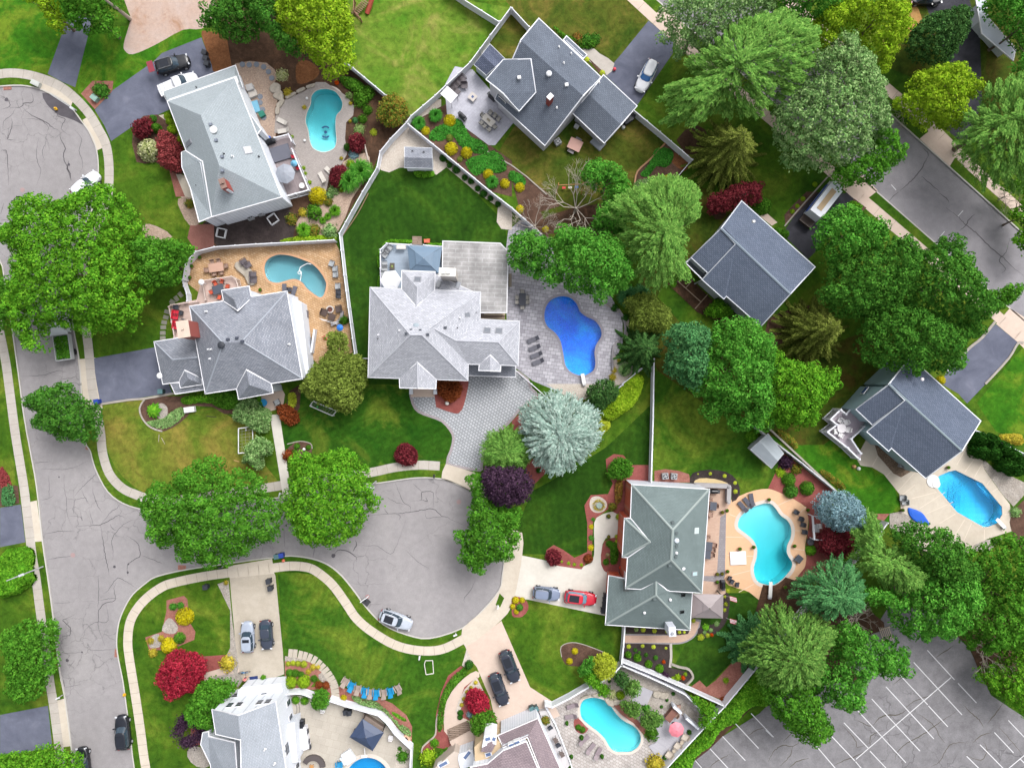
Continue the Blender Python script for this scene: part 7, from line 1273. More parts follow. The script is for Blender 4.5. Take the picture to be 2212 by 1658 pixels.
shrubs('''yellow_shrub|b|yellow|yellow shrubs in the patio garden|{o} yellow shrub down the patio garden, counted from the fence corner|10 1463,1122,38 1673,1033,54 1685,1275,56 1818,1312,50 2005,1500,46 2150,1580,42 20 68,1612,42 21 70,145,36 290,320,30
yellow_shrub|b|yellow||yellow shrub inside the timber-edged corner garden|20 1348,1545,42
small_shrub|b|olive|small olive shrubs in the patio garden|{o} small olive shrub between the yellow garden shrubs|10 1672,1185,32 1762,1372,26
fountain_grass|g|cover|fountain grasses by the patio|{o} spiky green grass tuft by the patio garden, from the white grill cover|10 1550,992,64 1405,1060,64 2040,1570,60
fountain_grass|g|emerald|large fountain grasses by the kidney pool|{o} big fountain grass clump below the kidney pool patio|10 800,1560,105 905,1475,110
fountain_grass|g|bright|grass tufts above the golden terrace fence|{o} grass tuft between the yellow globe and the terrace fence|11 680,160,54 620,210,34 575,245,34 410,325,68
boxwood|b|box|boxwoods along the pebble strip|{o} clipped round boxwood along the pebble strip, counted from the shed|10 1617,1360,34 1672,1424,26 1730,1460,36 1803,1530,28 1858,1560,30 1915,1625,27 11 1965,10,34 2025,52,27 2090,103,27
globe_shrub|b|yellow||bright yellow globe shrub at the deck corner with the grey umbrella|11 522,25,78,1.6
garden_shrub|l|hedge|green shrubs beside the kidney pool|{o} leafy green shrub in the bed right beside the kidney pool|10 905,840,76 965,790,58 960,945,42 918,1022,40
garden_shrub|b|blueg||small blue-green ball shrub by the kidney pool edge|10 855,1035,27
hosta|w|hosta||pale variegated hosta below the blue-green ball|10 890,1115,50
hosta|w|chart||single lime green plant alone in the dark soil bed|10 1015,1140,32
garden_shrub|l|hosta||yellow-green shrub touching the pool coping end|10 800,820,32
variegated_shrub|w|cream||cream variegated shrub on the pebble bed edge|10 220,645,54
garden_shrub|l|gold||yellow leafy shrub beside the white rock steps|10 272,795,38
garden_shrub|t|deep||narrow dark green shrub beside the dark red maple|10 785,1265,32
garden_shrub|w|steel||low silver-blue juniper below the dark red maple|10 842,1335,44
garden_shrub|l|lime||lime shrub above the big fountain grasses|10 810,1412,38
garden_shrub|l|sage|pale shrubs by the yellow globe|{o} pale green shrub right of the yellow globe|10 665,1640,48 11 635,20,40
garden_shrub|l|lime||small lime shrub between pale shrubs and wine red maple|10 735,1635,26
garden_shrub|l|mixed|mixed shrubs above the terrace fence|{o} mixed green shrub in the pebble garden below the yellow globe|11 620,85,40 300,230,52 500,325,54
garden_shrub|l|hedge||bushy green shrub in the middle of the pebble garden|11 495,170,72
garden_shrub|l|gold||golden shrub left beside the bushy pebble garden shrub|11 400,175,40
garden_shrub|l|sage||grey-green bush in the fence corner of the pebble garden|11 630,335,66
corner_shrub|l|deep||dark green shrub beside the green utility box|00 860,770,70
front_shrub|b|hedge||clipped green shrub between the two driveway maples and walk|00 1338,1098,42,1.4
front_shrub|b|deep||dark clipped shrub at the top of the front walk|00 1310,1022,36
cream_bush|b|cream||large cream flowering bush beside the dusty red maple|00 1268,1285,98,2.0
front_shrub|b|lime|lime shrubs against the pale grey roof|{o} lime green shrub against the pale grey house wall|00 1440,1000,32 1455,1045,30 1480,1112,44 1545,1215,42
side_shrub|l|mixed||green and bronze shrub on the pebble strip by the grey roof corner|01 1632,98,44
corner_shrub|r|emerald||star-shaped green shrub at the white extension corner|11 410,1150,46,.9
corner_shrub|l|hedge||leafy green shrub by the curved fire pit wall|11 752,1105,40,1.6
star_shrub|r|bright||bright star-shaped shrub in the stone-ringed front bed|02 1318,232,88,1.3
bed_shrub|b|hedge|small shrubs by the white walkway|{o} small clipped shrub in the bed beside the white walkway|12 450,550,24 330,592,28 350,540,28
bed_shrub|l|rust||rusty brown shrub hanging over the white walkway|12 275,620,55
perennial|w|emerald|plants in the front curve bed|{o} small green plant at the curved concrete walk, from the brick step|22 700,1170,18 685,1330,26
perennial|w|yellow|yellow plants in the front curve bed|{o} yellow plant along the curved concrete walk|22 685,1235,24 682,1415,28
perennial|w|lime|tiny plants beside the light driveway|{o} tiny lime plant beside the light driveway, from the wine maple|22 430,1535,13 490,1550,17 540,1560,17 600,1565,17
round_shrub|b|rust||round rust-coloured shrub at the curve of the concrete walk|22 660,1515,42
round_shrub|l|mixed||bronze green shrub above the brick step|22 870,1065,38
perennial|w|chart|yellow plants beside the front door step|{o} yellow plant beside the grey front step|22 925,1150,30 910,1365,24 903,1318,18
round_shrub|l|hedge|shrubs by the front step of the brick house|{o} green shrub near the grey front step|22 835,1145,20 845,1385,34 815,1540,30
tiny_boxwood|b|box||single tiny boxwood in red mulch below the silvery spruce|22 230,750,23
hosta|r|chart|hostas in the black crescent bed|{o} yellow-green hosta round the black crescent bed|22 1608,778,14 1715,775,22 1840,795,25 1930,855,24 1933,930,28
clipped_shrub|b|bright||round bright shrub beside the grey shed doors|22 2075,455,54
ball_shrub|b|yellow|yellow balls round the little circle bed|{o} yellow ball in the little round bed by the light driveway|23 30,215,32 88,213,26 6,268,26 38,312,24
ball_shrub|b|deep||dark green ball in the little round bed by the light driveway|23 65,278,32
bed_ball|b|yellow|yellow balls in the brown leaf-shaped bed|{o} yellow ball in the brown leaf-shaped bed|23 545,655,29 498,742,29
hosta|r|hosta||whitish hosta nearest the fence under the green roof|23 1075,465,28
hosta|r|chart|hostas under the green roof eave|{o} yellow hosta under the green roof eave, from the fence|23 1135,468,30 1232,475,30 1338,482,22 1448,488,23 1490,487,20
hosta|r|chart|upper row in the square black bed|{o} yellow hosta in the top row of the square black bed|23 1010,612,28 1130,607,24 1225,615,27 1332,625,20
leafy_shrub|t|bright|diagonal shrubs in the square black bed|{o} bright leafy shrub on the diagonal of the square black bed|23 1008,688,28,1 1088,715,34,1 1185,770,32,1 1280,808,34,1
small_shrub|b|deep|small dark balls in the square black bed|{o} small dark ball in the square black bed|23 1067,642,18 1102,662,14 1160,685,19 1243,710,22
dark_shrub|l|purple||dark purple shrub against the fence below the square bed|23 1320,880,46
bed_shrub|l|lime|lime shrubs by the orange flowers|{o} lime shrub beside the orange flowers|23 1435,880,30 1500,850,18 1390,888,17
garden_plant|r|bright||large bright leafy plant below the brown gazebo|23 1677,445,44
garden_plant|w|chart|yellow plants round the gazebo bed|{o} yellow plant round the brown gazebo bed|23 1635,532,30 1692,515,22 1848,245,20 1838,295,18 1868,130,20 1840,180,15 1570,388,20
garden_plant|w|sage|silvery plants in the gazebo bed|{o} silvery plant in the brown gazebo bed|23 1770,415,24 1720,470,20 1665,488,18
yard_shrub|b|lime||lime ball by the rocks in the stone pool yard|23 940,1037,40
yard_shrub|l|cream||pale variegated shrub by the turquoise pool end|23 868,1030,44
yard_shrub|l|bright||bright leafy shrub between the turquoise pool and fence|23 800,1000,56
yard_shrub|b|box|tiny balls in the stone pool yard|{o} tiny clipped ball in the stone pool yard gravel|23 842,912,16 1395,1020,18 1340,1075,16 1293,1133,16
potted_shrub|t|deep|potted conifers round the stone pool yard|{o} small potted conifer in the stone pool yard|23 475,1280,15,.9 602,1404,18,.9 515,1570,15,.9 780,1568,16,.9 1322,1575,18,.9 1535,1355,20,.9
bed_shrub|b|hedge|shrubs in the red crescent by the pool|{o} ball shrub in the red crescent beside the turquoise pool|23 573,1312,26 610,1333,28
yard_shrub|l|hedge||green bush between the turquoise pool and grey deck|23 1212,1375,62
yard_shrub|l|emerald||small green shrub above the spreading pine by the pool|23 1160,1150,40
yard_shrub|l|gold||golden brown bush cut by the bottom edge in the pool yard|23 1245,1630,80
mulch_plant|w|lime||lone lime plant in the red mulch beside the long fence|23 1850,905,28
mulch_plant|l|rust||dry brown shrub where two white fences meet|23 1820,1065,22
pale_ball|b|chart|pale balls at the paver steps|{o} pale yellow-green ball at the top of the paver steps bed|13 275,762,23 318,757,24 360,760,26 408,768,31
green_ball|b|hedge|green balls at the paver steps|{o} green ball in the second row of the paver steps bed|13 285,843,34 335,845,34 385,855,29 498,892,31
large_ball|b|lime|large lime balls at the white house|{o} large lime green ball beside the white house corner|13 290,930,56,1.3 405,925,58,1.3
golden_shrub|l|gold|golden shrubs inside the paver steps|{o} golden low shrub inside the paver steps curve|13 490,790,30 450,830,26 535,790,22
dark_shrub|l|rust|dark bronze shrubs beside the paver steps|{o} dark bronze shrub inside the paver steps|13 540,950,36 600,950,38
yard_shrub|b|bright|bright shrubs inside the round pool yard|{o} bright green shrub inside the fence by the circular steps|13 338,1078,36 415,1085,36
fence_ball|b|yellow||yellow ball outside the white fence end|13 752,1063,31
topiary_ball|b|box||large dark ball where the curved walk leaves the tan drive|13 1838,780,36,1.5
topiary_ball|b|box|stacked dark balls beside the curved walk|{o} dark ball of the pair beside the curved walk|13 1765,1188,27 1762,1225,24
tiny_ball|b|gold|tiny yellow balls round the weeping maple|{o} tiny yellow ball along the white stones by the weeping maple|13 1898,924,19 1857,968,18 1825,1007,21 1796,1065,19 1776,1117,19
blue_shrub|l|steel||small steel blue shrub beside the weeping maple|13 1848,1200,32
front_shrub|l|lime||large lime shrub at the lower lawn beside three green balls|13 1483,1580,72,1.4
front_shrub|l|bright||bright shrub above the large lime shrub|13 1540,1450,40
front_ball|b|hedge|three green balls in front of the bay window|{o} green ball in front of the bay window|13 1560,1565,28 1605,1545,30 1650,1520,32
yard_shrub|l|mid|shrubs on the white gravel in the round pool yard|{o} green shrub on the white gravel of the round pool yard|13 1240,1495,20 1265,1570,52
yellow_ball|b|yellow|big yellow balls on the corner lawn|{o} big yellow ball in the corner lawn bed|03 1578,362,76,1.5 1443,612,69,1.4
gold_shrub|l|gold|golden shrubs on the corner lawn|{o} golden flecked shrub round the lower yellow ball|03 1295,565,32 1388,545,30 1316,670,38
green_shrub|b|hedge||green ball right of the lower yellow ball|03 1542,545,50
dark_shrub|l|emerald|dark junipers above the upper yellow ball|{o} dark green juniper above the upper yellow ball|03 1490,270,34 1553,262,34
gold_shrub|l|gold||small golden tuft at the driveway corner pebbles|03 1950,62,22
gold_shrub|l|gold||large golden shrub at the end of the red mulch strip|03 1955,765,70,1.3
ball_shrub|b|hedge||large green ball between wine maple and shaded slate house|F 1360,155,135,2
ball_shrub|b|hedge|green shrubs by the van driveway|{o} rounded green shrub between slate roof and dark driveway|F 1580,560,70,1.2 1690,600,75,1.5
row_ball|b|lime|small lime balls beside the covered van|{o} small lime ball in the strip beside the covered van|31 213,167,22 256,120,20 305,58,22 30 410,1590,22
terrace_ball|b|box|dark balls along the terrace wall|{o} dark ball outside the curved lagoon terrace wall|21 890,1000,34 980,1085,34
terrace_shrub|l|gold|golden shrubs at the terrace end|{o} golden shrub at the lagoon terrace gravel corner|21 870,1600,34 885,1540,26 925,1455,18
terrace_grass|g|sage||pale grass clump by the lagoon terrace picket fence|21 975,1530,62
plume_grass|g|blueg|tall blue grasses behind the maple|{o} tall blue-green grass behind the large round maple|21 1000,900,95,1.8 1110,880,90,1.8
bed_shrub|w|bright||small bright shrub at the timber frame corner|21 1395,795,32
pool_ball|b|hedge|green balls by the salmon pool deck|{o} large green ball between grey fence and salmon deck|32 190,830,60,1.3 350,905,62,1.3
pool_ball|b|deep||dark green ball between the two lighter balls at the deck|32 210,930,62,1.3
bed_shrub|l|mixed||mixed bronze shrub above the green balls at the grey fence|32 250,740,50
bed_shrub|w|lime||low lime plant above the green balls|32 110,765,44
bed_shrub|l|purple||dark purple shrub right below the grey shed|32 160,680,66
lime_ball|b|bright||bright lime ball below the wine maple at the salmon deck|32 378,1440,46
arborvitae|t|box|dark arborvitae behind the octagonal pool|{o} dark arborvitae in the clump behind the octagonal pool|32 1850,475,62,3 1940,490,66,3.2 1850,585,66,3 1950,600,70,3.2 2060,560,66,3 2130,620,66,3 2080,700,70,3.2 2160,740,66,3 2210,700,60,3
yellow_shrub|b|yellow||bright yellow shrub at the slate roof edge by the drive|31 1505,1628,40
garden_shrub|l|sage||pale green shrub at the right edge beside the octagonal pool|32 2150,1110,46
front_hosta|r|chart|lime plants in front of the slate gable house|{o} lime plant in the narrow front bed of the lilac patio house|20 650,510,30 782,628,36
front_bush|l|tawny||tan flowering bush by the small porch roof|20 560,330,55
front_bush|l|deep|dark bushes on the front lawn|{o} dark green bush beside the curved front walk|20 660,345,60 720,330,48
potted_flower|l|gold|yellow flower pots round the kidney pool|{o} yellow flower pot round the kidney pool, from the rocks|10 415,925,20,.5 815,890,17,.5 810,1045,15,.5 735,1365,17,.5
potted_flower|l|lime|green pots outside the white deck railing|{o} green potted plant outside the umbrella deck railing|10 310,1180,16,.4 410,1450,18,.4 425,1495,16,.4 460,1575,20,.4
orange_flower|w|petal_orange|orange flowers in the lower garden|{o} orange flower patch in the black lower garden beds|23 1480,885,20,.5 1312,745,17,.5 1728,512,16,.5
red_flower|w|petal_orange|orange flowers behind the kidney pool|{o} orange flower patch under the lime maple|10 695,710,20,.6 770,685,12,.6
door_plant|l|bright||green potted plant at the white house entry|13 58,885,24,.7
sage_plant|l|petal_mixed||pink flower pots in front of the brick house|22 830,1480,22,.5''')
# ---------------------------------------------------------------- furniture kit (built once, then copied)
KIT={}
def kit(key,make):
 def place(label,at,heading=0,z=0,group=None,scale=None):
  x,y,_=W(at[0],at[1],z+.4)
  if key not in KIT:o=make();KIT[key]=o;o['label']=label;o['group']=group or '';o.location=(x,y,z);o.rotation_euler=(0,0,R(heading))
  else:o=copy_tree(KIT[key],(x,y,z),R(heading),label)
  if group:o['group']=group
  elif 'group' in o:del o['group']
  if scale:o.scale=(scale,)*3
  return o
 return place
def root0(name,cat):return E(name,'',cat,(0,0,0))
def mk_lounger(c,cushion):
 def f():
  r=root0('sun_lounger','sun lounger');m=MB();m.box(0,0,.3,1.25,.62,.06);m.build('seat',pm(cushion),r)
  m=MB();m.add([(-.62,-.31,.3),(-.62,.31,.3),(-1.1,.31,.72),(-1.1,-.31,.72),(-.62,-.31,.37),(-.62,.31,.37),(-1.08,.31,.78),(-1.08,-.31,.78)],[(0,1,2,3),(4,7,6,5),(0,4,5,1),(1,5,6,2),(2,6,7,3),(3,7,4,0)]);m.build('backrest',pm(cushion),r)
  for x in(-.55,.55):
   for y in(-.27,.27):m=MB();m.tube((x,y,0),(x,y,.3),.025);m.build('leg',pm(c),r)
  return r
 return f
def mk_chair(c,cushion,arms=True,w=.6,name='garden_chair'):
 def f():
  r=root0(name,'chair');m=MB();m.box(.02,0,.42,w*.9,w*.9,.08);m.build('seat',pm(cushion),r)
  m=MB();m.box(-w*.46,0,.68,.07,w*.9,.5,0);m.build('backrest',pm(cushion),r)
  if arms:
   for s in(-1,1):m=MB();m.box(0,s*w*.52,.6,w*.9,.07,.04);m.tube((w*.4,s*w*.52,0),(w*.4,s*w*.52,.6),.02,.02,5);m.build('armrest',pm(c),r)
  for x in(-.22,.25):
   for y in(-.24,.24):m=MB();m.tube((x,y,0),(x,y,.42),.02,.02,5);m.build('leg',pm(c),r)
  return r
 return f
def mk_adirondack(c):
 def f():
  r=root0('adirondack_chair','chair');m=MB();m.add([(.3,-.28,.38),(.3,.28,.38),(-.3,.26,.26),(-.3,-.26,.26),(.3,-.28,.34),(.3,.28,.34),(-.3,.26,.22),(-.3,-.26,.22)],[(0,1,2,3),(7,6,5,4),(0,4,5,1),(1,5,6,2),(2,6,7,3),(3,7,4,0)]);m.build('seat',pm(c),r)
  m=MB();n=7;tp=[(-.62,(i-3)*.1,.95-.03*abs(i-3))for i in range(n)];bt=[(-.27,(i-3)*.075,.25)for i in range(n)]
  m.add(tp+bt,[(i,i+1,n+i+1,n+i)for i in range(n-1)]);m.add([(a[0]-.04,a[1],a[2])for a in tp]+[(a[0]-.04,a[1],a[2])for a in bt],[(i+1,i,n+i,n+i+1)for i in range(n-1)]);m.build('backrest',pm(c),r)
  for s in(-1,1):m=MB();m.box(0,s*.36,.56,.75,.14,.03);m.tube((.3,s*.34,0),(.3,s*.34,.55),.03,.03,4);m.build('armrest',pm(c),r)
  for x in(-.35,.3):
   for y in(-.25,.25):m=MB();m.box(x,y,.17,.06,.04,.34);m.build('leg',pm(c),r)
  return r
 return f
def mk_table(c,kind='rect',L=1.9,Wd=1.0,name='patio_table',ht=.74,extra=None):
 def f():
  r=root0(name,'table');m=MB()
  if kind=='rect':m.box(0,0,ht,L,Wd,.05)
  else:m.cyl(0,0,ht-.03,ht+.03,L/2,L/2,20)
  m.build('tabletop',pm(c),r)
  for x in(-1,1):
   for y in(-1,1):m=MB();m.tube((x*L*.36,y*Wd*.36,0),(x*L*.36,y*Wd*.36,ht),.03,.03,5);m.build('leg',pm(tuple(int(q*.8)for q in c)),r)
  if extra:m=MB();m.box(0,0,ht+.04,L*.3,Wd*.3,.04);m.build('centrepiece',pm(extra),r)
  return r
 return f
def mk_ac():
 r=root0('air_conditioner','air conditioner');m=MB();m.box(0,0,.4,.85,.85,.8);m.build('housing',pm((176,178,182)),r)
 m=MB();m.cyl(0,0,.8,.83,.36,.36,20);m.build('fan_grille',pm((70,72,76)),r)
 m=MB();[m.box(.17*math.cos(a),.17*math.sin(a),.845,.3,.12,.02,a)for a in(.3,1.87,3.44,5.01)];m.build('fan_blades',pm((190,192,196)),r);return r
def mk_bin(c,lid=None):
 def f():
  r=root0('wheeled_bin','bin');m=MB();m.box(0,0,.5,.58,.55,.95,0,1.12);m.build('body',pm(c),r);m=MB();m.box(.02,0,1.02,.7,.66,.09);m.build('lid',pm(lid or c),r)
  for s in(-1,1):m=MB();m.loft([[(-.25+.1*math.cos(t),s*(.28+q),.1+.1*math.sin(t))for t in[math.pi*k/5 for k in range(10)]]for q in(0,.05)]);m.build('wheel',pm((30,30,32)),r)
  return r
 return f
def mk_grill():
 r=root0('barbecue_grill','grill');m=MB();m.box(0,0,.42,1.2,.55,.8);m.build('cabinet',pm((40,42,48)),r);m=MB();m.loft([[(x,.3*math.cos(t),.85+.28*math.sin(t))for t in[math.pi*k/7 for k in range(8)]]for x in(-.4,.4)]);m.build('hood',pm((30,32,40),rough=.3),r)
 m=MB();m.box(.62,0,.84,.3,.5,.04);m.box(-.62,0,.84,.3,.5,.04);m.build('side_shelf',pm((70,72,78)),r);return r
def mk_pot(c,lf):
 def f():
  r=root0('flower_pot','flower pot');m=MB();m.cyl(0,0,0,.4,.16,.26,12);m.build('pot',pm(c),r);me=shrub_mesh('loose',lf);o=bpy.data.objects.new('plant',me);link(o,r);o.location=(0,0,.38);o.scale=(.26,.26,.26);return r
 return f
def mk_umbrella(c,rad,n=8,h=2.5):
 def f():
  r=root0('patio_umbrella','umbrella');m=MB();ring=[(rad*math.cos(2*math.pi*i/n),rad*math.sin(2*math.pi*i/n),h-.42)for i in range(n)]
  mid=[(rad*.5*math.cos(2*math.pi*i/n),rad*.5*math.sin(2*math.pi*i/n),h-.14)for i in range(n)]
  m.add(ring+mid+[(0,0,h)],[(i,(i+1)%n,n+(i+1)%n,n+i)for i in range(n)]+[(n+i,n+(i+1)%n,2*n)for i in range(n)])
  m.add([(a,b,q-.02)for a,b,q in ring+mid]+[(0,0,h-.02)],[(n+i,n+(i+1)%n,(i+1)%n,i)for i in range(n)]+[(2*n,n+(i+1)%n,n+i)for i in range(n)]);m.build('canopy',pm(c),r)
  m=MB();m.tube((0,0,0),(0,0,h+.08),.03);m.build('pole',pm((120,120,124)),r);m=MB();m.cyl(0,0,0,.09,.28,.24,14);m.build('base',pm((70,70,74)),r)
  for i in range(n):a=2*math.pi*i/n;m=MB();m.tube((0,0,h-.02),(rad*.97*math.cos(a),rad*.97*math.sin(a),h-.42),.012,.012,4);m.build('rib',pm((150,150,154)),r)
  return r
 return f
LG=(130,130,138);lou=kit('lg',mk_lounger((96,96,104),(98,98,110)));louw=kit('lw',mk_lounger((120,118,116),(214,208,200)));loum=kit('lm',mk_lounger((120,104,108),(150,136,142)))
loud=kit('ld',mk_lounger((50,50,60),(84,86,100)))
cg=kit('cg',mk_chair((90,92,98),(176,172,166)));cd_=kit('cd',mk_chair((40,42,50),(62,66,78)));co=kit('co',mk_chair((70,50,44),(218,96,66)));cr=kit('cr',mk_chair((60,50,50),(222,40,66),w=.8))
cb=kit('cb',mk_chair((140,100,84),(176,146,130)));cw=kit('cw',mk_chair((235,235,238),(238,236,238)));ct=kit('ct',mk_chair((190,176,160),(214,202,188),w=.8));cgr=kit('cgr',mk_chair((84,86,92),(176,180,184),w=.75));csof=kit('csof',mk_chair((82,74,78),(104,96,102),w=.78));ck=kit('ck',mk_chair((34,36,42),(66,70,80),w=.62))
adb=kit('adb',mk_adirondack((24,150,206)));adt=kit('adt',mk_adirondack((176,160,150)))
ac=kit('ac',mk_ac);binb=kit('bb',mk_bin((52,56,66)));binu=kit('bu',mk_bin((36,66,160),(40,74,178)));bing=kit('bg',mk_bin((60,84,84),(90,130,134)));grill=kit('gr',mk_grill);potb=kit('pb',mk_pot((150,96,70),'leaf_hedge'));potd=kit('pd',mk_pot((60,56,58),'leaf_mixed'))
def many(fn,tmpl,spec,group,z=0,scale=None):
 pts=P(spec)
 for i,p in enumerate(pts):fn(tmpl.replace('{o}',ORD[i]),p,p[2]if len(p)>2 else 0,z,group,scale)
many(lou,'{o} grey sun lounger in the row of four, from the top','21 170,1280,-159 182,1350,-159 197,1412,-159 212,1472,-159','grey loungers beside the lagoon pool')
many(louw,'{o} cream lounger on the kidney pool patio, from the rocks','10 215,1042,153 222,1130,-170 625,1470,135 565,1520,118','cream loungers at the kidney pool')
many(lou,'{o} grey lounger at the inner bend of the teal pool','11 243,830,92 328,850,72','grey loungers at the teal pool')
many(loud,'{o} dark lounger at the top left of the salmon deck'.replace('top left','upper corner'),'22 1985,1050,130 2030,1015,130 2070,985,100','dark loungers on the salmon deck')
many(loum,'{o} mauve lounger on the stone paving by the turquoise pool','23 510,1130,-160 495,1220,-170 635,1410,40 690,1480,50 750,1520,62','mauve loungers in the stone pool yard')
many(ck,'{o} black deck chair in the row right of the aqua pool'.replace('right of','beside'),'32 240,1105,150 283,1165,160 300,1215,165 312,1278,175','black chairs by the aqua pool')
many(adt,'{o} taupe adirondack chair in the lawn arc','13 775,905,60 880,968,80 987,1000,88 1103,1003,96 1225,965,118','adirondack chairs in an arc on the lawn',0,1.25)
many(adb,'{o} blue adirondack chair in the lawn arc','13 830,942,68 945,988,82 1038,1005,90 1160,990,100','adirondack chairs in an arc on the lawn',0,1.25)
tb=kit('tk',mk_table((52,56,70),'rect',1.75,.95));tb('dark rectangular table on the grey paver terrace',P('21 90,930')[0],90)
many(cg,'{o} pale chair with dark frame round the lagoon terrace table','21 90,862,-90 90,997,90 48,912,0 48,952,0 132,912,180 132,952,180','chairs round the lagoon terrace table')
kit('tl',mk_table((214,208,200),'rect',1.9,1.05,extra=(150,140,120)))('pale dining table on the lilac paver patio',P('10 2010,1045')[0],-42)
many(cg,'{o} pale chair round the lilac patio dining table','10 1958,998,-42 2025,975,-130 2062,1000,-130 2095,1030,-130 2062,1098,138 2015,1120,50 1975,1090,50 1948,1062,50','chairs round the lilac patio table',.16)
for i,s in enumerate(('10 1785,680,-135','10 1755,710,-135','10 1725,740,-135','10 1800,740,180','10 1695,765,-45','10 1735,795,-45')):p=P(s)[0];csof(ORD[i]+' dark cushioned seat of the sectional on the lilac patio',p,p[2]+90,.06,'sectional seats on the lilac patio',1.15)
kit('fp',mk_table((214,206,200),'rect',1.05,1.05,'fire_table',.45,(60,90,150)))('square fire table in the middle of the lilac patio',P('10 1872,838')[0],-40,.06)
grill('black grill against the lilac house wall',P('10 2040,840')[0],-42);grill('covered grill on the garden edge of the lilac patio',P('10 1785,1010')[0],-45)
t=E('garden_awning','square white awning at the lilac patio corner','awning',W(*P('10 1680,870')[0],0),R(-42));m=MB();m.box(0,0,2.2,2.0,1.5,.06);m.add([(-.9,-.65,2.24),(.9,-.65,2.24),(.9,.65,2.24),(-.9,.65,2.24),(0,0,2.4)],[(0,1,4),(1,2,4),(2,3,4),(3,0,4)]);m.build('canopy',pm((238,238,244)),t)
for x in(-.9,.9):
 for y in(-.65,.65):m=MB();m.tube((x,y,0),(x,y,2.2),.03);m.build('leg',pm((60,60,64)),t)
kit('tw',mk_table((206,166,146),'rect',2.1,1.25))('wooden dining table on the golden terrace',P('01 1875,655')[0],8)
many(cb,'{o} wooden chair round the golden terrace table','01 1835,605,-80 1890,598,-80 1790,675,8 1955,640,188 1855,710,98 1915,700,98','wooden chairs on the golden terrace')
co2=P('B 865,205,-60 945,180,-110 1010,240,170 830,305,30 915,372,80')
for i,p in enumerate(co2):co(ORD[i]+' orange cushioned chair on the upper pink deck',p,p[2],.9,'orange chairs on the pink deck')
kit('td',mk_table((78,84,98),'rect',1.6,1.2))('dark square table between the orange chairs',P('B 908,280')[0],15,.9)
for i,s in enumerate(('B 390,555,-10','B 385,605,-10','B 400,680,-10','B 395,725,-10')):p=P(s)[0];cr(ORD[i]+' bright red seat along the pink deck railing',p,p[2],.9,'red seats on the pink deck')
for i,s in enumerate(('B 400,490,-10','B 455,560,170','B 485,655,80')):p=P(s)[0];cd_(ORD[i]+' dark wicker seat on the pink deck',p,p[2],.9,'dark seats on the pink deck')
mb=MB();mb.prism(W2(P('B 545,845 372,852 305,485 330,460 640,400 700,170 1055,118 1105,150 1150,300 1000,500 700,600 620,840'),.8),0,.86);tag(mb.build('raised_deck',M('deck_pink'),None,W(*conv('B',500,500))),'pink boarded deck wrapping the corner of the golden terrace house','deck')
mb=MB();mb.prism(W2(P('C 235,690 230,215 310,140 615,155 1003,178 1003,515 560,520 520,690'),1),0,1.0);tag(mb.build('raised_deck',M('deck_blue'),None,W(*conv('C',500,400))),'blue-grey boarded deck under the gazebo and white umbrella','deck')
mb=MB();mb.prism(W2(P('A 1390,960 1545,950 1720,905 1975,1600 1640,1690 1560,1500'),.8),0,.8);tag(mb.build('raised_deck',M('deck_mauve'),None,W(*conv('A',1700,1300))),'mauve boarded deck with the grey octagonal umbrella','deck')
mb=MB();mb.prism(W2(P('G 430,680 350,765 280,705 150,830 235,900 110,995 370,1200 520,1345 560,1270 415,1085 590,925 690,900 480,700'),1.6),0,1.6);tag(mb.build('raised_deck',pm((196,184,196)),None,W(*conv('G',400,900))),'lilac raised deck with white furniture beside the slate roof','deck')
mb=MB();mb.prism(W2(P('23 1260,1290 1330,1190 1370,1160 1560,1250 1610,1340 1340,1640 1250,1560 1180,1470 1240,1440 1240,1340'),.15),0,.16);tag(mb.build('grey_deck',M('deck_grey'),None,W(*P('23 1400,1400')[0])),'light grey boarded deck with the pink umbrella','deck')
mb=MB();mb.prism(W2(P('23 1110,950 1220,1000 1160,1125 1030,1080'),.2),0,.2);tag(mb.build('grey_platform',pm((184,182,190)),None,W(*P('23 1120,1030')[0])),'small square grey platform between the yard pines','platform')
mb=MB()
for i in range(5):a=W(*conv('C',628,62+20*i),.2+.18*i);b=W(*conv('C',745,66+20*i),.2+.18*i);ribbon(mb,[a[:2],b[:2]],.3,.15+.18*i,0)
tag(mb.build('deck_steps',M('wood_step'),None,W(*conv('C',690,110))),'grey wooden steps between white posts up to the blue-grey deck','steps')
for i,s in enumerate(('C 305,240,-40','C 285,280,-40','C 345,195,-40','C 285,400,0','C 285,450,0','C 272,525,0')):p=P(s)[0];cgr(ORD[i]+' pale cushioned seat along the blue-grey deck railing',p,p[2],1.0,'pale seats on the blue-grey deck',1.1)
kit('tc',mk_table((90,84,70),'rect',.95,.7,'coffee_table',.4,(140,160,70)))('low dark coffee table on the blue-grey deck',P('C 378,425')[0],90,1.0)
kit('tcn',mk_table((230,222,214),'rect',1.3,.6,'side_counter',.8))('white serving counter at the blue-grey deck edge',P('C 495,190')[0],0,1.0)
kit('ug',mk_umbrella((158,164,176),1.42))('grey octagonal umbrella on the mauve deck',P('A 1728,1440')[0],10,.8)
kit('uw',mk_umbrella((238,238,242),1.5,6))('white six-sided umbrella on the blue-grey deck',P('C 385,620')[0],5,1.0)
kit('up',mk_umbrella((244,140,156),1.1,8,2.3))('pink umbrella beside the wooden bar on the grey deck',P('23 1400,1285')[0],10,.16)
kit('ub',mk_umbrella((120,190,226),.5,7,1.6))('tiny blue umbrella at the mauve deck railing',P('A 1810,1290')[0],10,.8)
kit('tr',mk_table((236,234,232),'round',.8,.8,'side_table',.6))('small round white table at the mauve deck corner',P('A 1895,1550')[0],0,.8)
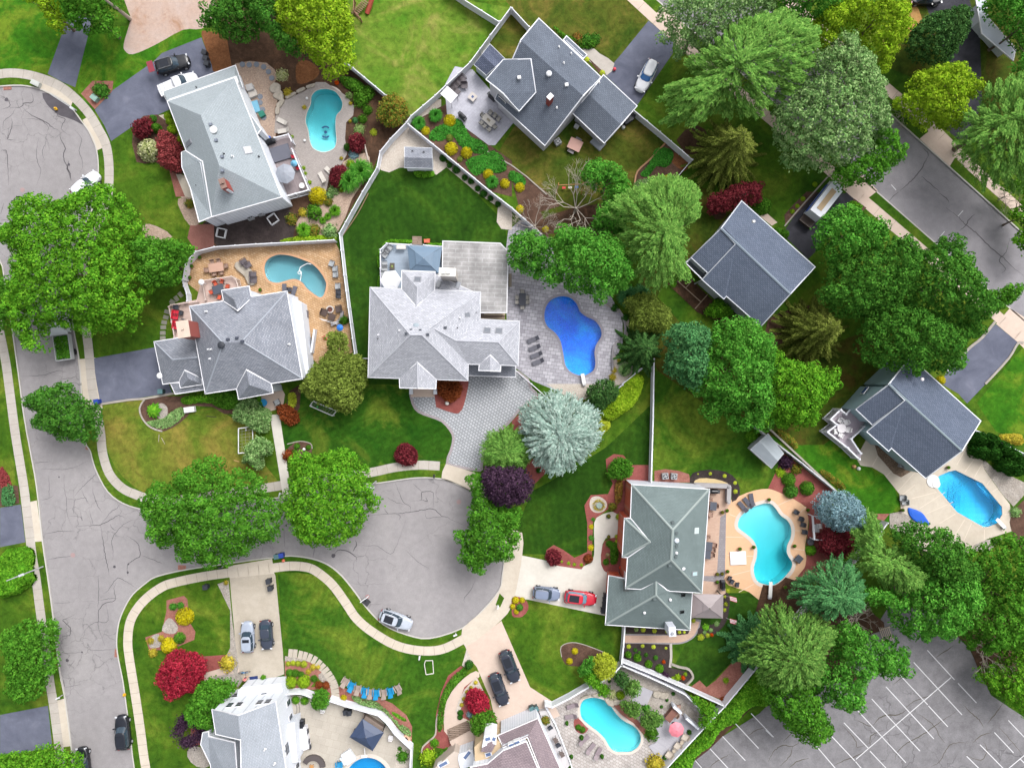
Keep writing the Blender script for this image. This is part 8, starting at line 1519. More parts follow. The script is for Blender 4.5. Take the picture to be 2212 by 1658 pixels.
mb=MB();p=P('A 1630,1145')[0];x,y,_=W(p[0],p[1],.9);mb.box(x,y,.95,2.75,2.1,.3,R(17));tag(mb.build('spa_cover',pm((104,106,120)),None,(x,y,.8)),'dark square hot tub cover on the mauve deck','hot tub')
grill('black grill at the mauve deck corner by the spa',P('A 1500,1000')[0],20,.8);grill('long black grill against the white wall of the mauve deck',P('A 1540,1330')[0],-70,.8)
for i,s in enumerate(('A 1785,1180','A 1845,1325')):p=P(s)[0];cr(ORD[i]+' small red seat on the mauve deck edge',p,20,.8,'red seats on the mauve deck',.7)
for nm,s,sz,rz,c,lb in(('storage_box','A 1235,318',(1.0,.9,.9),17,(196,194,194),'pale square storage box by the white house wall'),('inflatable_float','A 1310,560',(1.0,1.7,.25),17,(128,194,224),'light blue float lying by the pebble bed wall'),('blue_bag','A 1455,960',(.9,.7,.6),10,(30,110,220),'bright blue cushion bag next to the grill'),('toy_pile','A 1275,400',(1.2,.9,.5),20,(214,206,198),'pile of white toys beside the storage box'),('green_chair_stack','A 1385,650',(.8,.8,.6),30,(30,130,110),'green folded chair stack on slate flagstones'),('utility_box','00 808,840',(1.0,.8,.7),-40,(150,186,176),'green transformer box on the red mulch corner'),('utility_box','00 300,715',(1.3,.7,.6),-25,(206,210,206),'white utility box on the verge of the round street end'),('garden_bench','02 1632,222',(1.5,.8,.6),8,(236,236,240),'white garden bench on the mulch by the front lawn'),('inflatable_pool_toy','22 1955,1505',(2.3,1.9,.2),3,(240,242,248),'large white float lying on the salmon deck'),('door_mat','13 -20,885',(1.2,.6,.05),8,(24,48,110),'blue mat at the white house garage door'),('planter_box','10 1860,-5',(.1,.1,.1),0,(90,70,60),'')):
 if not lb:continue
 p=P(s)[0];x,y,_=W(p[0],p[1],sz[2]);mb=MB();hz=sz[2];mb.box(x,y,hz*.45,sz[0],sz[1],hz*.9,R(rz),.94);mb.box(x,y,hz*.94,sz[0]*.98,sz[1]*.98,hz*.12,R(rz));mb.box(x,y,hz*1.01,sz[0]*.7,sz[1]*.66,hz*.06,R(rz));tag(mb.build(nm,pm(c),None,(x,y,0)),lb,nm.replace('_',' '))
for i,s in enumerate(('H 1040,320','H 1000,690','H 985,770')):kit('ts',mk_table((86,92,106),'rect',1.2,.95))(ORD[i]+' dark table along the green roof eave',P(s)[0],85,0,'dark tables at the brick house patio')
many(cb,'{o} brown chair at the brick house patio tables','H 1072,320,180 1015,260,-90 1018,402,90 995,608,-90 1055,685,170 1042,728,180 1035,775,180','brown patio chairs by the green roof')
many(cd_,'{o} dark seat at the lower corner of the salmon deck','23 1880,20,-20 1900,50,-30 1945,75,-10','dark seats at the salmon deck corner')
grill('black grill inside the grey stone counter wall',P('H 1050,185')[0],0);grill('black smoker at the brown gazebo corner',P('23 1818,75')[0],90)
many(potb,'{o} terracotta pot round the salmon deck','H 1175,365 1180,930 I 1085,330 22 2090,1410 32 345,1090 230,1400 10,1000 33 148,98 22 1970,1425','pots round the salmon deck')
many(potd,'{o} pale pot with plant on the grey brick house border','H 1130,382 I 1085,258 1130,255 22 835,1140 835,1320','pots on the brick house border')
many(binb,'{o} dark bin beside the garage of the green roof','I 45,455 38,500 35,545 20,590','dark bins at the green roof garage')
many(binb,'{o} dark bin in the row by the mauve roof garage','23 85,1210,30 120,1205,30 150,1180,30','dark bins by the mauve roof');many(bing,'{o} pale green bin above the mauve roof bins','23 170,1135,30 205,1135,30','pale bins by the mauve roof')
many(binb,'{o} dark bin at the end of the driveway beside rust mulch','00 1775,465,-20 1785,515,-15 1795,560,-10','bins at the rust mulch');many(bing,'{o} grey bin by the garage and golden front lawn','02 1400,65,0',None);many(binu,'{o} blue bin at the mouth of the dark driveway','02 848,152,10',None)
many(binb,'{o} dark bin on the beige driveway edge','13 115,40,-80 130,100,-80','dark bins on the beige driveway');many(binu,'{o} blue bin on the kerb of the curved verge','12 225,1475,10',None);many(bing,'{o} pale bin beside the blue kerb bin','12 185,1485,10',None);many(binb,'{o} black mailbox-like bin on the corner lawn','03 1785,90,5',None)
many(ac,'{o} air conditioner by the black mulch under the pale grey roof','11 42,180,15 01 2165,215,20','air conditioners in black mulch');many(ac,'{o} air conditioner beside the slate gable wall','20 395,1228,30',None);many(ac,'{o} air conditioner on river rock under the slate roof','32 1160,697,-10',None)
many(ac,'{o} grey air conditioner on pink mulch above the green roof','22 1322,795,5 1398,797,-5','air conditioners above the green roof');many(ac,'{o} air conditioner in the white screened bay','B 1975,890,0 1985,985,0','air conditioners in the white bay')
mb=MB();[mb.box(*W(*conv('B',u,v),1.2)[:2],.6,w_,l_,1.2,R(-8))for u,v,w_,l_ in((2030,895,.25,3.4),)];tag(mb.build('privacy_screen',WH,None,W(*conv('B',2030,895))),'white screen wall shielding the air conditioners','screen')
mb=MB();x,y,_=W(*conv('B',695,190),2.6);mb.tube((x,y,0),(x,y,2.5),.04);mb.sphere(x,y,2.6,.42,.42,.3,16,6);tag(mb.build('globe_lamp',pm((240,240,240)),None,(x,y,0)),'large white globe lamp post at the pink deck stairs','lamp')
t=WE('fire_pit','round stone fire pit among dark curved benches','fire pit',W(*P('11 638,1015')[0]));mb=MB();x,y,_=W(*P('11 638,1015')[0],.4)
mb.loft([[(x+r_*math.cos(a),y+r_*math.sin(a),q)for a in[2*math.pi*k/20 for k in range(20)]]for r_,q in((.56,0),(.56,.4),(.38,.4),(.38,.15))],cap=False);mb.build('stone_ring',pm((206,196,190)),t);mb=MB();mb.cyl(x,y,.1,.18,.38,.38,18);mb.build('ember_bed',pm((110,60,50)),t)
for i,(u,v,a)in enumerate(((590,1040,160),(655,1078,250),(715,1010,10))):p=P('11 %d,%d'%(u,v))[0];kit('bench',mk_chair((60,48,44),(84,66,60),w=1.0,name='curved_bench'))(ORD[i]+' dark slatted seat round the stone fire pit',p,a+180,0,'seats round the stone fire pit')
mb=MB();pts=[P('11 655,1150')[0][:2],P('11 700,1130')[0][:2],P('11 740,1090')[0][:2],P('11 750,1030')[0][:2]];ribbon(mb,W2(smooth(pts,3,False)),.4,.5,0);tag(mb.build('curved_wall',M('paver_slate'),None,W(*P('11 700,1130')[0])),'curved low wall behind the stone fire pit','wall')
many(cgr,'{o} pale cushioned chair along the golden terrace fence','11 655,620,160 685,665,180 688,715,180 708,815,180','pale chairs along the golden terrace fence');many(cd_,'{o} dark stool along the golden terrace fence','11 715,865,0 715,900,0 290,845,0','dark stools on the golden terrace');many(csof,'{o} grey armchair by the white extension wall','11 430,1055,0',None)
many(csof,'{o} dark folded chair near the rock bridge','01 2110,605,30 2145,630,30 2190,715,0 2195,760,0','folded chairs by the rock bridge');many(potb,'{o} terracotta pot on the golden terrace','01 1640,740 1655,640 1725,565 1785,785 11 35,845','pots on the golden terrace')
def blob(name,label,s,h,mat,cat,group=None):
 pts=smooth(P(s),2);mb=MB();w_=ccw(W2(pts,h));cx=sum(p[0]for p in w_)/len(w_);cy=sum(p[1]for p in w_)/len(w_);rings=[]
 for k,q in((1.0,0),(1.02,h*.5),(.93,h*.85),(.7,h)):rings.append([(cx+(p[0]-cx)*k,cy+(p[1]-cy)*k,q*random.uniform(.95,1.05))for p in w_])
 mb.loft(rings);return tag(mb.build(name,mat,None,(cx,cy,0)),label,cat,group)
blob('rock_slide','long pale rock ledge on the golden terrace','01 2020,640 2050,600 2130,640 2180,690 2200,760 2190,800 2140,800 2110,730 2060,690',.5,M('boulder'),'rock')
for i,s in enumerate(('10 110,760 150,710 205,730 200,790 140,800','10 140,820 200,770 235,820 220,870 170,850','10 170,900 230,850 240,880 190,940','10 165,985 165,930 200,920 195,980','10 250,830 330,790 340,810 270,850','10 345,780 410,750 420,770 360,800','10 430,740 500,720 500,745 440,760')):blob('garden_rock',ORD[i]+' pale rock along the pool patio edge',s,.35,M('boulder'),'rock','rocks edging the kidney pool patio')
for i,s in enumerate(('23 590,1060 650,1030 690,1040 620,1060','23 800,1060 870,1075 880,1130 830,1120','23 880,1075 940,1080 930,1110 880,1120','23 1230,1000 1290,1010 1270,1060 1220,1045','23 1290,1010 1360,1020 1340,1065 1280,1060','23 690,1030 740,1020 760,1050 710,1050')):blob('pool_rock',ORD[i]+' pale rock at the turquoise stone yard pool',s,.35,M('boulder'),'rock','rocks in the stone pool yard')
for i,p in enumerate(P('01 1560,888 1525,922 1445,1035 1435,1083 1420,1127 1412,1170 1408,1218 1408,1262 1490,950')):
 x,y,_=W(p[0],p[1]);mb=MB();mb.box(x,y,.03,.78,.55,.08,R([-50,-55,-15,-15,-10,0,0,0,-30][i]));tag(mb.build('stepping_stone',pm((150,148,136)),None,(x,y,0)),ORD[i]+' square stepping stone along the shaded lawn','stepping stone','stepping stones on the shaded lawn')
for i,p in enumerate(P('A 1150,40 1235,45 1325,40 1415,70 1475,130 1515,210 1370,440 1370,515 1400,600 1415,700')):
 x,y,_=W(p[0],p[1]);mb=MB();mb.cyl(x,y,0,.09,.42,.4,7);tag(mb.build('flagstone',pm((132,140,154)),None,(x,y,0)),ORD[i]+' slate flagstone crossing the pebble bed','flagstone','flagstones in the pebble bed')
for i,p in enumerate(P('13 300,665,-5 340,668,-5 385,680,-12 425,690,-15 465,705,-22 505,725,-30 540,755,-38 570,785,-45 600,815,-52 625,850,-58 648,885,-62 665,920,-68 678,955,-75 685,995,-80 688,1035,-85')):
 x,y,_=W(p[0],p[1]);mb=MB();mb.box(x,y,.05,.62,1.15,.12,R(p[2]));tag(mb.build('step_slab',pm((196,186,172)),None,(x,y,0)),ORD[i]+' slab of the curved paver steps, from the beige driveway','step','slabs of the curved paver steps')
for i,p in enumerate(P('22 750,1045')):
 t=WE('garden_fountain','white gravel ring with a small fountain bowl by the brick house','fountain',W(p[0],p[1]));x,y,_=W(p[0],p[1]);mb=MB();mb.cyl(x,y,0,.4,.3,.3,14);mb.cyl(x,y,.4,.5,.2,.42,14);mb.build('bowl',pm((150,170,160)),t)
 C=np.array([[.68*math.cos(a),.68*math.sin(a),.2]for a in np.linspace(0,6.28,200)])+rng.normal(size=(200,3))*.1;V,F=leaf_quads(C,rng.normal(size=C.shape)+np.array([0,0,1]),.2);np_mesh('plant_ring',V,F,M('leaf_gold'),t)
def gazebo(label,spec,he,ht,c,inner=.45,ang=0):
 p=[W(q[0],q[1],he)for q in P(spec)];cx=sum(a.x for a in p)/4;cy=sum(a.y for a in p)/4;t=WE('gazebo',label,'gazebo',(cx,cy,0),None);m=pm(c,rough=.5)
 def tier(k0,k1,z0,z1):mb=MB();lo=[(cx+(a.x-cx)*k0,cy+(a.y-cy)*k0,z0)for a in p];hi=[(cx+(a.x-cx)*k1,cy+(a.y-cy)*k1,z1)for a in p];mb.add(lo+hi+[(a,b,q-.05)for a,b,q in lo]+[(a,b,q-.05)for a,b,q in hi],[(i,(i+1)%4,4+(i+1)%4,4+i)for i in range(4)]+[(8+i,i,4+i,12+i)for i in()]+[(12+i,12+(i+1)%4,8+(i+1)%4,8+i)for i in range(4)]+[(8+i,8+(i+1)%4,(i+1)%4,i)for i in range(4)]);return mb
 tier(1,inner,he,he+(ht-he)*.62).build('roof',m,t);mb=tier(inner*1.18,.04,he+(ht-he)*.62,ht);mb.build('upper_roof',m,t)
 for a in p:mb=MB();x,y=cx+(a.x-cx)*.9,cy+(a.y-cy)*.9;mb.box(x,y,he/2,.12,.12,he);mb.build('post',pm((70,66,64)),t)
 mb=MB()
 for i in range(4):a,b=p[i],p[(i+1)%4];mb.tube((cx+(a.x-cx)*.93,cy+(a.y-cy)*.93,he-.05),(cx+(b.x-cx)*.93,cy+(b.y-cy)*.93,he-.05),.06,.06,4)
 for i in range(4):a=p[i];mb.tube((a.x,a.y,he+.02),(cx+(a.x-cx)*inner,cy+(a.y-cy)*inner,he+(ht-he)*.62+.02),.035,.035,4)
 mb.build('rafter',pm(tuple(int(q*.85)for q in c)),t);return t
gazebo('blue-grey metal gazebo on the deck beside the flat roof','C 565,170 1000,185 955,515 600,480',3.4,4.4,(116,140,164))
gazebo('brown-grey gazebo attached beside the green roof','I 855,440 1140,445 1135,668 845,662',2.5,3.6,(158,148,150),.32)
gazebo('slate blue gazebo beside the round pool','L 520,692 640,520 840,650 735,820',2.5,3.4,(60,76,108))
mb=MB();q=[W(*conv('L',*u),.8)for u in((650,478),(835,600),(820,640),(640,515))];mb.prism([(a.x,a.y)for a in q],0,.8);tag(mb.build('garden_bar',pm((150,134,124)),None,q[0]),'brown bar counter behind the slate blue gazebo','bar')
def shed(label,spec,he,ht,roofmat,wallmat,ends,win=False):
 """four eave corners in order; ridge joins the middles of edges 1-2 and 3-0"""
 p=P(spec);h=House('garden_shed',label,(sum(q[0]for q in p)/4,sum(q[1]for q in p)/4),'shed');a,b,c,d=p
 r1=((b[0]+c[0])/2,(b[1]+c[1])/2);r2=((a[0]+d[0])/2,(a[1]+d[1])/2)
 h.roof('D %f,%f,%f %f,%f,%f %f,%f,%f %f,%f,%f %f,%f,%f %f,%f,%f'%(a[0],a[1],he,b[0],b[1],he,r1[0],r1[1],ht,c[0],c[1],he,d[0],d[1],he,r2[0],r2[1],ht),'0 1 2 5; 5 2 3 4',roofmat,wallmat,inset=.15,gutter=(200,204,212),gw=.08)
 return h
h=shed('pale grey shingled shed on white pebbles','10 1285,1270 1520,1280 1525,1455 1283,1448',2.2,3.0,M('shingle_mid'),WH,0);h.skylight('10 1352,1308 1450,1316',.35,.3,glass=(50,54,66))
shed('dark blue-grey shed between the fence and the slate gable house','E 235,378 420,560 190,768 38,635',2.3,3.1,M('shingle_shed'),pm((206,220,224)),0)
shed('light grey shed with white door beside the grey fence','22 2212,430 32 135,600 32 30,728 22 2062,565',2.1,2.8,pm((172,182,190)),pm((210,216,220)),0)
mb=MB();x,y,_=W(*P('22 2110,520')[0],1);mb.box(x,y,.9,.12,.8,1.6,R(-40));tag(mb.build('shed_door',pm((60,60,64)),None,(x,y,0)),'open dark door panel at the grey shed front','door panel')
t=WE('pool_bench_pergola','white slatted bench shelter between red mulch and steel blue conifer','bench',W(*P('32 400,1240')[0]));mb=MB();p0=W(*P('32 385,1140')[0],1.6);p1=W(*P('32 400,1345')[0],1.6);mb.tube((p0.x,p0.y,1.6),(p1.x,p1.y,1.6),.16,.16,4);mb.build('top_beam',pm((230,232,240)),t)
for a in(p0,p1):mb=MB();mb.tube((a.x,a.y,0),(a.x,a.y,1.6),.08);mb.tube((a.x,a.y,1.55),(a.x+1.8,a.y-.1,1.5),.08,.08,4);mb.build('post',pm((230,232,240)),t)
mb=MB();c=(p0+p1)/2;mb.box(c.x+.8,c.y-.3,.45,1.0,1.1,.12);mb.build('seat',pm((206,208,214)),t)
cw('white chair inside the slatted bench shelter',P('32 440,1225')[0],90);mb=MB();x,y,_=W(*P('32 372,1365')[0],.7);mb.cyl(x,y,0,.7,.42,.48,18);mb.cyl(x,y,.7,.75,.5,.4,18);tag(mb.build('round_cooler',pm((74,74,82)),None,(x,y,0)),'dark round cooler below the slatted bench shelter','cooler')
kit('tk2',mk_table((70,78,90),'rect',1.0,1.0,'side_table',.5))('dark square table near the aqua pool corner slide',P('32 265,1510')[0],-40)
for i,s in enumerate(('G 270,845','G 345,870','G 370,965','G 205,985','G 275,1035')):p=P(s)[0];cw(ORD[i]+' white plastic chair on the lilac raised deck',p,[-120,-150,170,0,60][i],1.6,'white chairs on the lilac deck',1.1)
kit('trw',mk_table((232,228,232),'round',1.3,1.3,ht=.72))('round white table on the lilac raised deck',P('G 280,945')[0],0,1.6)
for i,s in enumerate(('23 1495,1390,150','23 1430,1465,145','23 1357,1540,145')):p=P(s)[0];ct(ORD[i]+' cream armchair on the light grey deck',p,p[2]+0,.16,'cream armchairs on the grey deck',1.2)
for i,s in enumerate(('23 1468,1435','23 1400,1510')):kit('trs',mk_table((206,192,172),'round',.55,.55,'side_table',.5))(ORD[i]+' small round table between cream armchairs',P(s)[0],0,.16,'round tables between the armchairs')
mb=MB();p=P('23 1385,1195')[0];x,y,_=W(p[0],p[1],1);mb.box(x,y,.5,2.1,.8,1.0,R(50));mb.box(x,y,1.03,2.3,1.0,.07,R(50));tag(mb.build('wooden_bar',pm((140,96,84)),None,(x,y,0)),'brown wooden bar beside the pink umbrella','bar')
many(cb,'{o} brown stool at the wooden bar','23 1345,1215,-40 1420,1200,140 1440,1130,0','stools at the wooden bar')
mb=MB();p0=P('23 1395,1130')[0];p1=P('23 1465,1190')[0];ribbon(mb,W2([p0,p1],1.6),.3,1.6,0);tag(mb.build('privacy_screen',pm((226,230,240)),None,W(*p0)),'upper white privacy panel on the grey deck','panel');mb=MB();ribbon(mb,W2(P('23 1505,1230 1615,1325'),1.6),.3,1.6,0);tag(mb.build('privacy_screen',pm((226,230,240)),None,W(*P('23 1560,1280')[0])),'lower white privacy panel on the grey deck','panel')
mb=MB();q=[W(*conv('J',*u),1)for u in((1010,600),(1065,600),(1085,720),(1095,800),(1040,820),(1000,780),(990,640))];mb.prism([(a.x,a.y)for a in q],0,.95);tag(mb.build('kitchen_counter',pm((226,226,232)),None,q[0]),'white outdoor kitchen counter beside the white house','counter')
grill('covered dark grill at the top of the white counter',P('J 1035,565')[0],90);many(cd_,'{o} dark bar stool at the white kitchen counter','J 1075,630,180 1085,725,180 1098,775,180','bar stools at the white counter')
mb=MB();q=[Vector((*W(P('13 500,1640')[0][0]+20*math.cos(a),P('13 500,1640')[0][1]-20*math.sin(a))[:2],0))for a in np.linspace(0,2.7,9)];ribbon(mb,[(a.x,a.y)for a in q],.75,.45,0);tag(mb.build('curved_sofa',pm((92,84,84)),None,q[0]),'dark curved outdoor sofa beside the white house','sofa')
kit('tf',mk_table((196,150,100),'rect',.6,.6,'fire_table',.4,(220,150,70)))('small square fire table inside the dark curved sofa',P('13 480,1648')[0],0)
many(binb,'{o} grey box bin by the curved white fence','13 780,1168,10 808,1172,10','grey bins by the curved fence');many(adb,'{o} blue chair at the lower edge near the pool slide','13 720,1630,-90',None);mb=MB();x,y,_=W(*P('13 305,1235')[0],.5);mb.cyl(x,y,0,.5,.2,.3,14);tag(mb.build('planter_urn',pm((214,206,196)),None,(x,y,0)),'round white planter urn by the circular steps','planter')
mb=MB()
for k,rr in enumerate((26,32)):p=P('13 250,1150')[0];ribbon(mb,[tuple(W(p[0]+rr*math.cos(a),p[1]-rr*math.sin(a))[:2])for a in np.linspace(-1.2,1.5,12)],.12,.03+.004*k)
tag(mb.build('circular_steps',pm((140,132,126)),None,W(*p)),'curved step edges at the white house rear door','steps')
mb=MB();x,y,_=W(*conv('L',1043,710),.5);mb.box(x,y,.25,1.15,1.15,.5,R(40),.85);tag(mb.build('fire_bowl',pm((222,180,150)),None,(x,y,0)),'square terracotta planter outside the curved fence','planter');mb=MB();mb.box(x,y,.52,.5,.5,.06,R(40));o=mb.build('soil_fill',pm((70,40,34)),None,(x,y,.5));tag(o,'dark soil square in the terracotta planter','soil')
for i,s in enumerate(('13 580,1155','13 1165,1395')):p=P(s)[0];cw(['striped white chair below the small rounded tree','blue and white chair inside the curved fence'][i],p,80)
mb=MB();q=[W(*conv('J',*u),1)for u in((940,900),(1000,880),(1015,930),(940,950))];mb.prism([(a.x,a.y)for a in q],.5,.9);tag(mb.build('striped_awning',pm((226,228,236)),None,q[0]),'small white slatted awning at the lower house corner','awning')
mb=MB();q=[W(*u,.8)for u in P('23 235,1170 300,1160 515,1620 440,1700 340,1500')];mb.prism([(a.x,a.y)for a in q],0,.8);tag(mb.build('narrow_deck',pm((214,210,212)),None,q[0]),'narrow pale deck along the mauve roof','deck')
for i,s in enumerate(('23 375,1410','23 430,1530')):kit('tbd',mk_table((110,96,92),'rect',.8,.6))(ORD[i]+' small cluttered table on the narrow pale deck',P(s)[0],-60,.8,'tables on the narrow deck')
many(cd_,'{o} dark seat on the narrow pale deck','23 400,1460,-60 330,1310,-60','dark seats on the narrow deck',.8);shrub(P('23 290,1255')[0],.7,.7,'loose','leaf_mixed','planter_shrub','planted box at the top of the narrow pale deck',z=.8)
def goal(label,spec,h):
 p=[W(q[0],q[1],h)for q in P(spec)];a,b,c,d=p;t=WE('football_goal',label,'football goal',(a+b)/2,None);m=pm((238,238,242));mb=MB()
 for s,e in(((a.x,a.y,0),(a.x,a.y,h)),((b.x,b.y,0),(b.x,b.y,h)),((a.x,a.y,h),(b.x,b.y,h)),((a.x,a.y,h),(d.x,d.y,h*.6)),((b.x,b.y,h),(c.x,c.y,h*.6)),((d.x,d.y,h*.6),(d.x,d.y,0)),((c.x,c.y,h*.6),(c.x,c.y,0)),((d.x,d.y,h*.6),(c.x,c.y,h*.6))):mb.tube(s,e,.07,.07,5)
 mb.build('frame',m,t);mb=MB()
 for k in range(9):q=a+(b-a)*(k/8);r_=d+(c-d)*(k/8);mb.tube((q.x,q.y,h),(r_.x,r_.y,h*.6),.008,.008,3)
 for k in range(5):q=a+(d-a)*(k/4);r_=b+(c-b)*(k/4);zz=h*(1-.4*k/4);mb.tube((q.x,q.y,zz),(r_.x,r_.y,zz),.008,.008,3)
 mb.build('net',pm((215,215,220)),t);return t
goal('white goal on the golden front lawn','02 2060,600 2060,385 2168,372 2175,590',1.5);goal('white goal under the olive green tree','12 660,275 465,190 485,150 690,235',1.2)
mb=MB();p=P('13 1465,730 1527,728 1535,840 1470,850 1455,760')
for a,b in zip(p,p[1:]+p[:1]):u,v=W(*a),W(*b);mb.tube((u.x,u.y,.08),(v.x,v.y,.08),.06,.06,5)
tag(mb.build('goal_outline',pm((236,234,222)),None,W(*p[0])),'white rectangular frame lying on the south lawn','frame')
for i,s in enumerate(('01 1910,355','11 145,235')):
 p=P(s)[0];x,y,_=W(p[0],p[1],.3);mb=MB();an=R([-12,35][i])
 for k in range(4):a=an+k*math.pi/2;mb.box(x+.62*math.cos(a),y+.62*math.sin(a),.2,.12,1.34,.4,a)
 tag(mb.build('white_planter_frame',pm((232,232,236)),None,(x,y,0)),['square white frame on black mulch near the brick path','square white frame on black mulch near the yellow globe'][i],'planter frame')
mb=MB()
for s in('21 1430,770 1630,950','21 1500,830 1570,750','21 1580,1010 1690,885','21 1640,740 1760,870 1850,925'):ribbon(mb,W2(P(s)),.12,.15,0)
tag(mb.build('timber_bed_frame',pm((170,146,124)),None,W(*P('21 1600,880')[0])),'thin timber frames dividing the soil bed under the slate eave','bed frame')
t=WE('picnic_table','pinkish picnic table with two benches on the olive lawn','table',W(*P('20 545,1250')[0]));x,y,_=W(*P('20 545,1250')[0],.7);mb=MB();mb.box(x,y,.72,1.9,1.6,.06,R(-25));mb.build('tabletop',pm((196,152,140)),t)
for dx,dy in((.55,.85),(-.6,-.85)):mb=MB();mb.box(x+dx,y+dy,.42,.95,.45,.06,R(-30));mb.box(x+dx,y+dy,.2,.7,.1,.4,R(-30));mb.build('bench',pm((130,124,128)),t)
mb=MB();[mb.box(x+.6*s,y+.2*s,.36,.1,1.2,.7,R(-25))for s in(-1,1)];mb.build('frame',pm((120,100,92)),t)
mb=MB();x,y,_=W(*P('20 558,1092')[0],.4);mb.box(x,y,.25,.6,.5,.5,R(-30));mb.box(x,y,.52,.66,.56,.05,R(-30));tag(mb.build('cooler_box',pm((226,226,230)),None,(x,y,0)),'small white cooler box in the corner of the slate gable house','box')
many(binb,'{o} dark bin along the garage wall beside the fence','20 1045,1000,30 1022,1035,30 985,1060,30','dark bins along the garage wall');mb=MB();[mb.cyl(*W(*P(s)[0],.5)[:2],0,.5,.25,.22,12)for s in('20 965,1095',)];tag(mb.build('white_bucket',pm((232,232,232)),None,W(*P('20 965,1095')[0])),'white bucket at the end of the garage wall bins','bucket')
t=WE('swing_set','wooden swing frame with coloured seats behind the blue-green tree','swing set',W(*P('20 500,1580')[0]));mb=MB();a=W(*P('20 400,1600')[0],2);b=W(*P('20 620,1590')[0],2);mb.tube((a.x,a.y,2),(b.x,b.y,2),.07)
for e in(a,b):mb.tube((e.x,e.y,2),(e.x+.2,e.y+.9,0),.06);mb.tube((e.x,e.y,2),(e.x-.2,e.y-.9,0),.06)
mb.build('frame',pm((196,140,90)),t)
for k,c in enumerate(((220,60,60),(236,226,210),(60,130,220))):q=a+(b-a)*(.25+.25*k);mb=MB();mb.box(q.x,q.y,.5,.5,.3,.06);mb.tube((q.x-.2,q.y,.5),(q.x-.2,q.y,2),.01,.01,3);mb.tube((q.x+.2,q.y,.5),(q.x+.2,q.y,2),.01,.01,3);mb.build('swing_seat',pm(c),t)
mb=MB();
for k in range(9):a=W(*P('10 %d,%d'%(850+12*k,120-14*k))[0],.2+.12*k);mb.box(a.x,a.y,.2+.1*k,1.0,.14,.06,R(-35))
for s in(-1,1):a=W(*P('10 850,120')[0]);b=W(*P('10 950,0')[0],1);mb.tube((a.x+s*.45,a.y+s*.3,.1),(b.x+s*.45,b.y+s*.3,1.1),.05,.05,4)
tag(mb.build('wooden_ramp',pm((150,116,92)),None,W(*P('10 900,70')[0])),'slatted brown wooden ramp of the playset at the top edge','playset')
mb=MB();a=W(*P('10 985,30')[0],1);mb.tube((a.x-.6,a.y-1,.1),(a.x+.5,a.y+1,1.3),.35,.35,6);tag(mb.build('red_slide',pm((196,90,70)),None,(a.x,a.y,0)),'red slide beside the slatted wooden ramp','slide')
mb=MB();p=W(*P('33 1020,500')[0],.2)
for k in range(6):mb.box(p.x-.7+.28*k,p.y,.2,.1,2.0,.06,R(20))
for k in(-1,1):mb.box(p.x,p.y+.8*k,.12,1.7,.1,.1,R(20))
tag(mb.build('wooden_pallet',pm((206,190,172)),None,(p.x,p.y,.1)),'pale wooden pallet at the top of the car park','pallet')
blob('blue_tarp','crumpled bright blue tarp on the octagonal pool deck','32 1215,1080 1240,1075 1330,1110 1370,1160 1400,1210 1380,1220 1280,1190 1230,1140',.25,pm((20,100,220)),'tarp')
many(cgr,'{o} wire chair at the lawn curve of the octagonal pool deck','32 1160,985,180 1180,1020,180','wire chairs by the octagonal pool');many(potb,'{o} pot by the slate roof edge at the octagonal pool','32 1560,722 1165,1090','pots at the octagonal pool')
mb=MB();x,y,_=W(*P('32 750,715')[0],.4);mb.sphere(x,y,.2,.3,.3,.35,8,5);tag(mb.build('garden_statue',pm((206,160,110)),None,(x,y,0)),'small tan animal figure on the lawn by the lilac deck stairs','garden ornament');mb=MB();x,y,_=W(*P('32 790,732')[0],.4);mb.sphere(x,y,.2,.28,.28,.3,8,5);tag(mb.build('garden_statue',pm((234,236,236)),None,(x,y,0)),'small white figure on the lawn by the lilac deck stairs','garden ornament')
for s,c,r_,nm,lb in(('12 415,565',(238,236,236),.22,'garden_ball','white ball on the mulch bed beside the white walkway'),('12 1652,165',(236,232,226),.32,'garden_rock','white rock at the tip of the rust maple in the driveway island'),('02 2125,397',(240,240,240),.15,'football','white ball in the larger goal'),('12 530,200',(60,220,90),.14,'green_ball','green ball in the goal under the olive tree'),('12 237,1525',(232,120,90),.24,'traffic_ball','orange ball on the verge beside the kerb bins'),('22 940,1585',(232,70,40),.28,'red_lantern','red lantern ball against the brick house'),('10 440,850',(240,240,240),.2,'pool_light','white disc beside the upper kidney pool edge'),('10 420,1215',(240,240,240),.2,'pool_light','white disc beside the lower kidney pool edge'),('20 885,600',(226,70,90),.26,'pink_ball','pinkish red ball on the wet grey driveway'),('32 1822,515',(240,240,240),.22,'globe_light','white globe in front of the dark arborvitae')):
 x,y,_=W(*P(s)[0],.2);mb=MB();mb.sphere(x,y,r_,r_,r_,r_,12,8);tag(mb.build(nm,pm(c),None,(x,y,0)),lb,nm.replace('_',' '))
def streetlight(label,base,head,h=7.5):
 b=W(*P(base)[0]);t=WE('street_lamp',label,'street lamp',b,'street lamps');e=W(*P(head)[0],h);mb=MB();mb.tube(b,(b.x,b.y,h),.11,.07,8);mb.tube((b.x,b.y,h),(e.x,e.y,h+.15),.05,.04,6);mb.build('pole',pm((190,192,196)),t);mb=MB();mb.box(e.x,e.y,h+.1,.75,.32,.16,math.atan2(e.y-b.y,e.x-b.x),.8);mb.build('lamp_head',pm((210,214,220)),t)
streetlight('street lamp beside the mounded shrub on the west pavement','02 370,1578','02 185,1650');streetlight('street lamp hanging over the top of the dead-end circle','12 1038,842','12 1000,895',6);streetlight('street lamp at the round street end above the utility box','00 660,955','00 625,938',6)
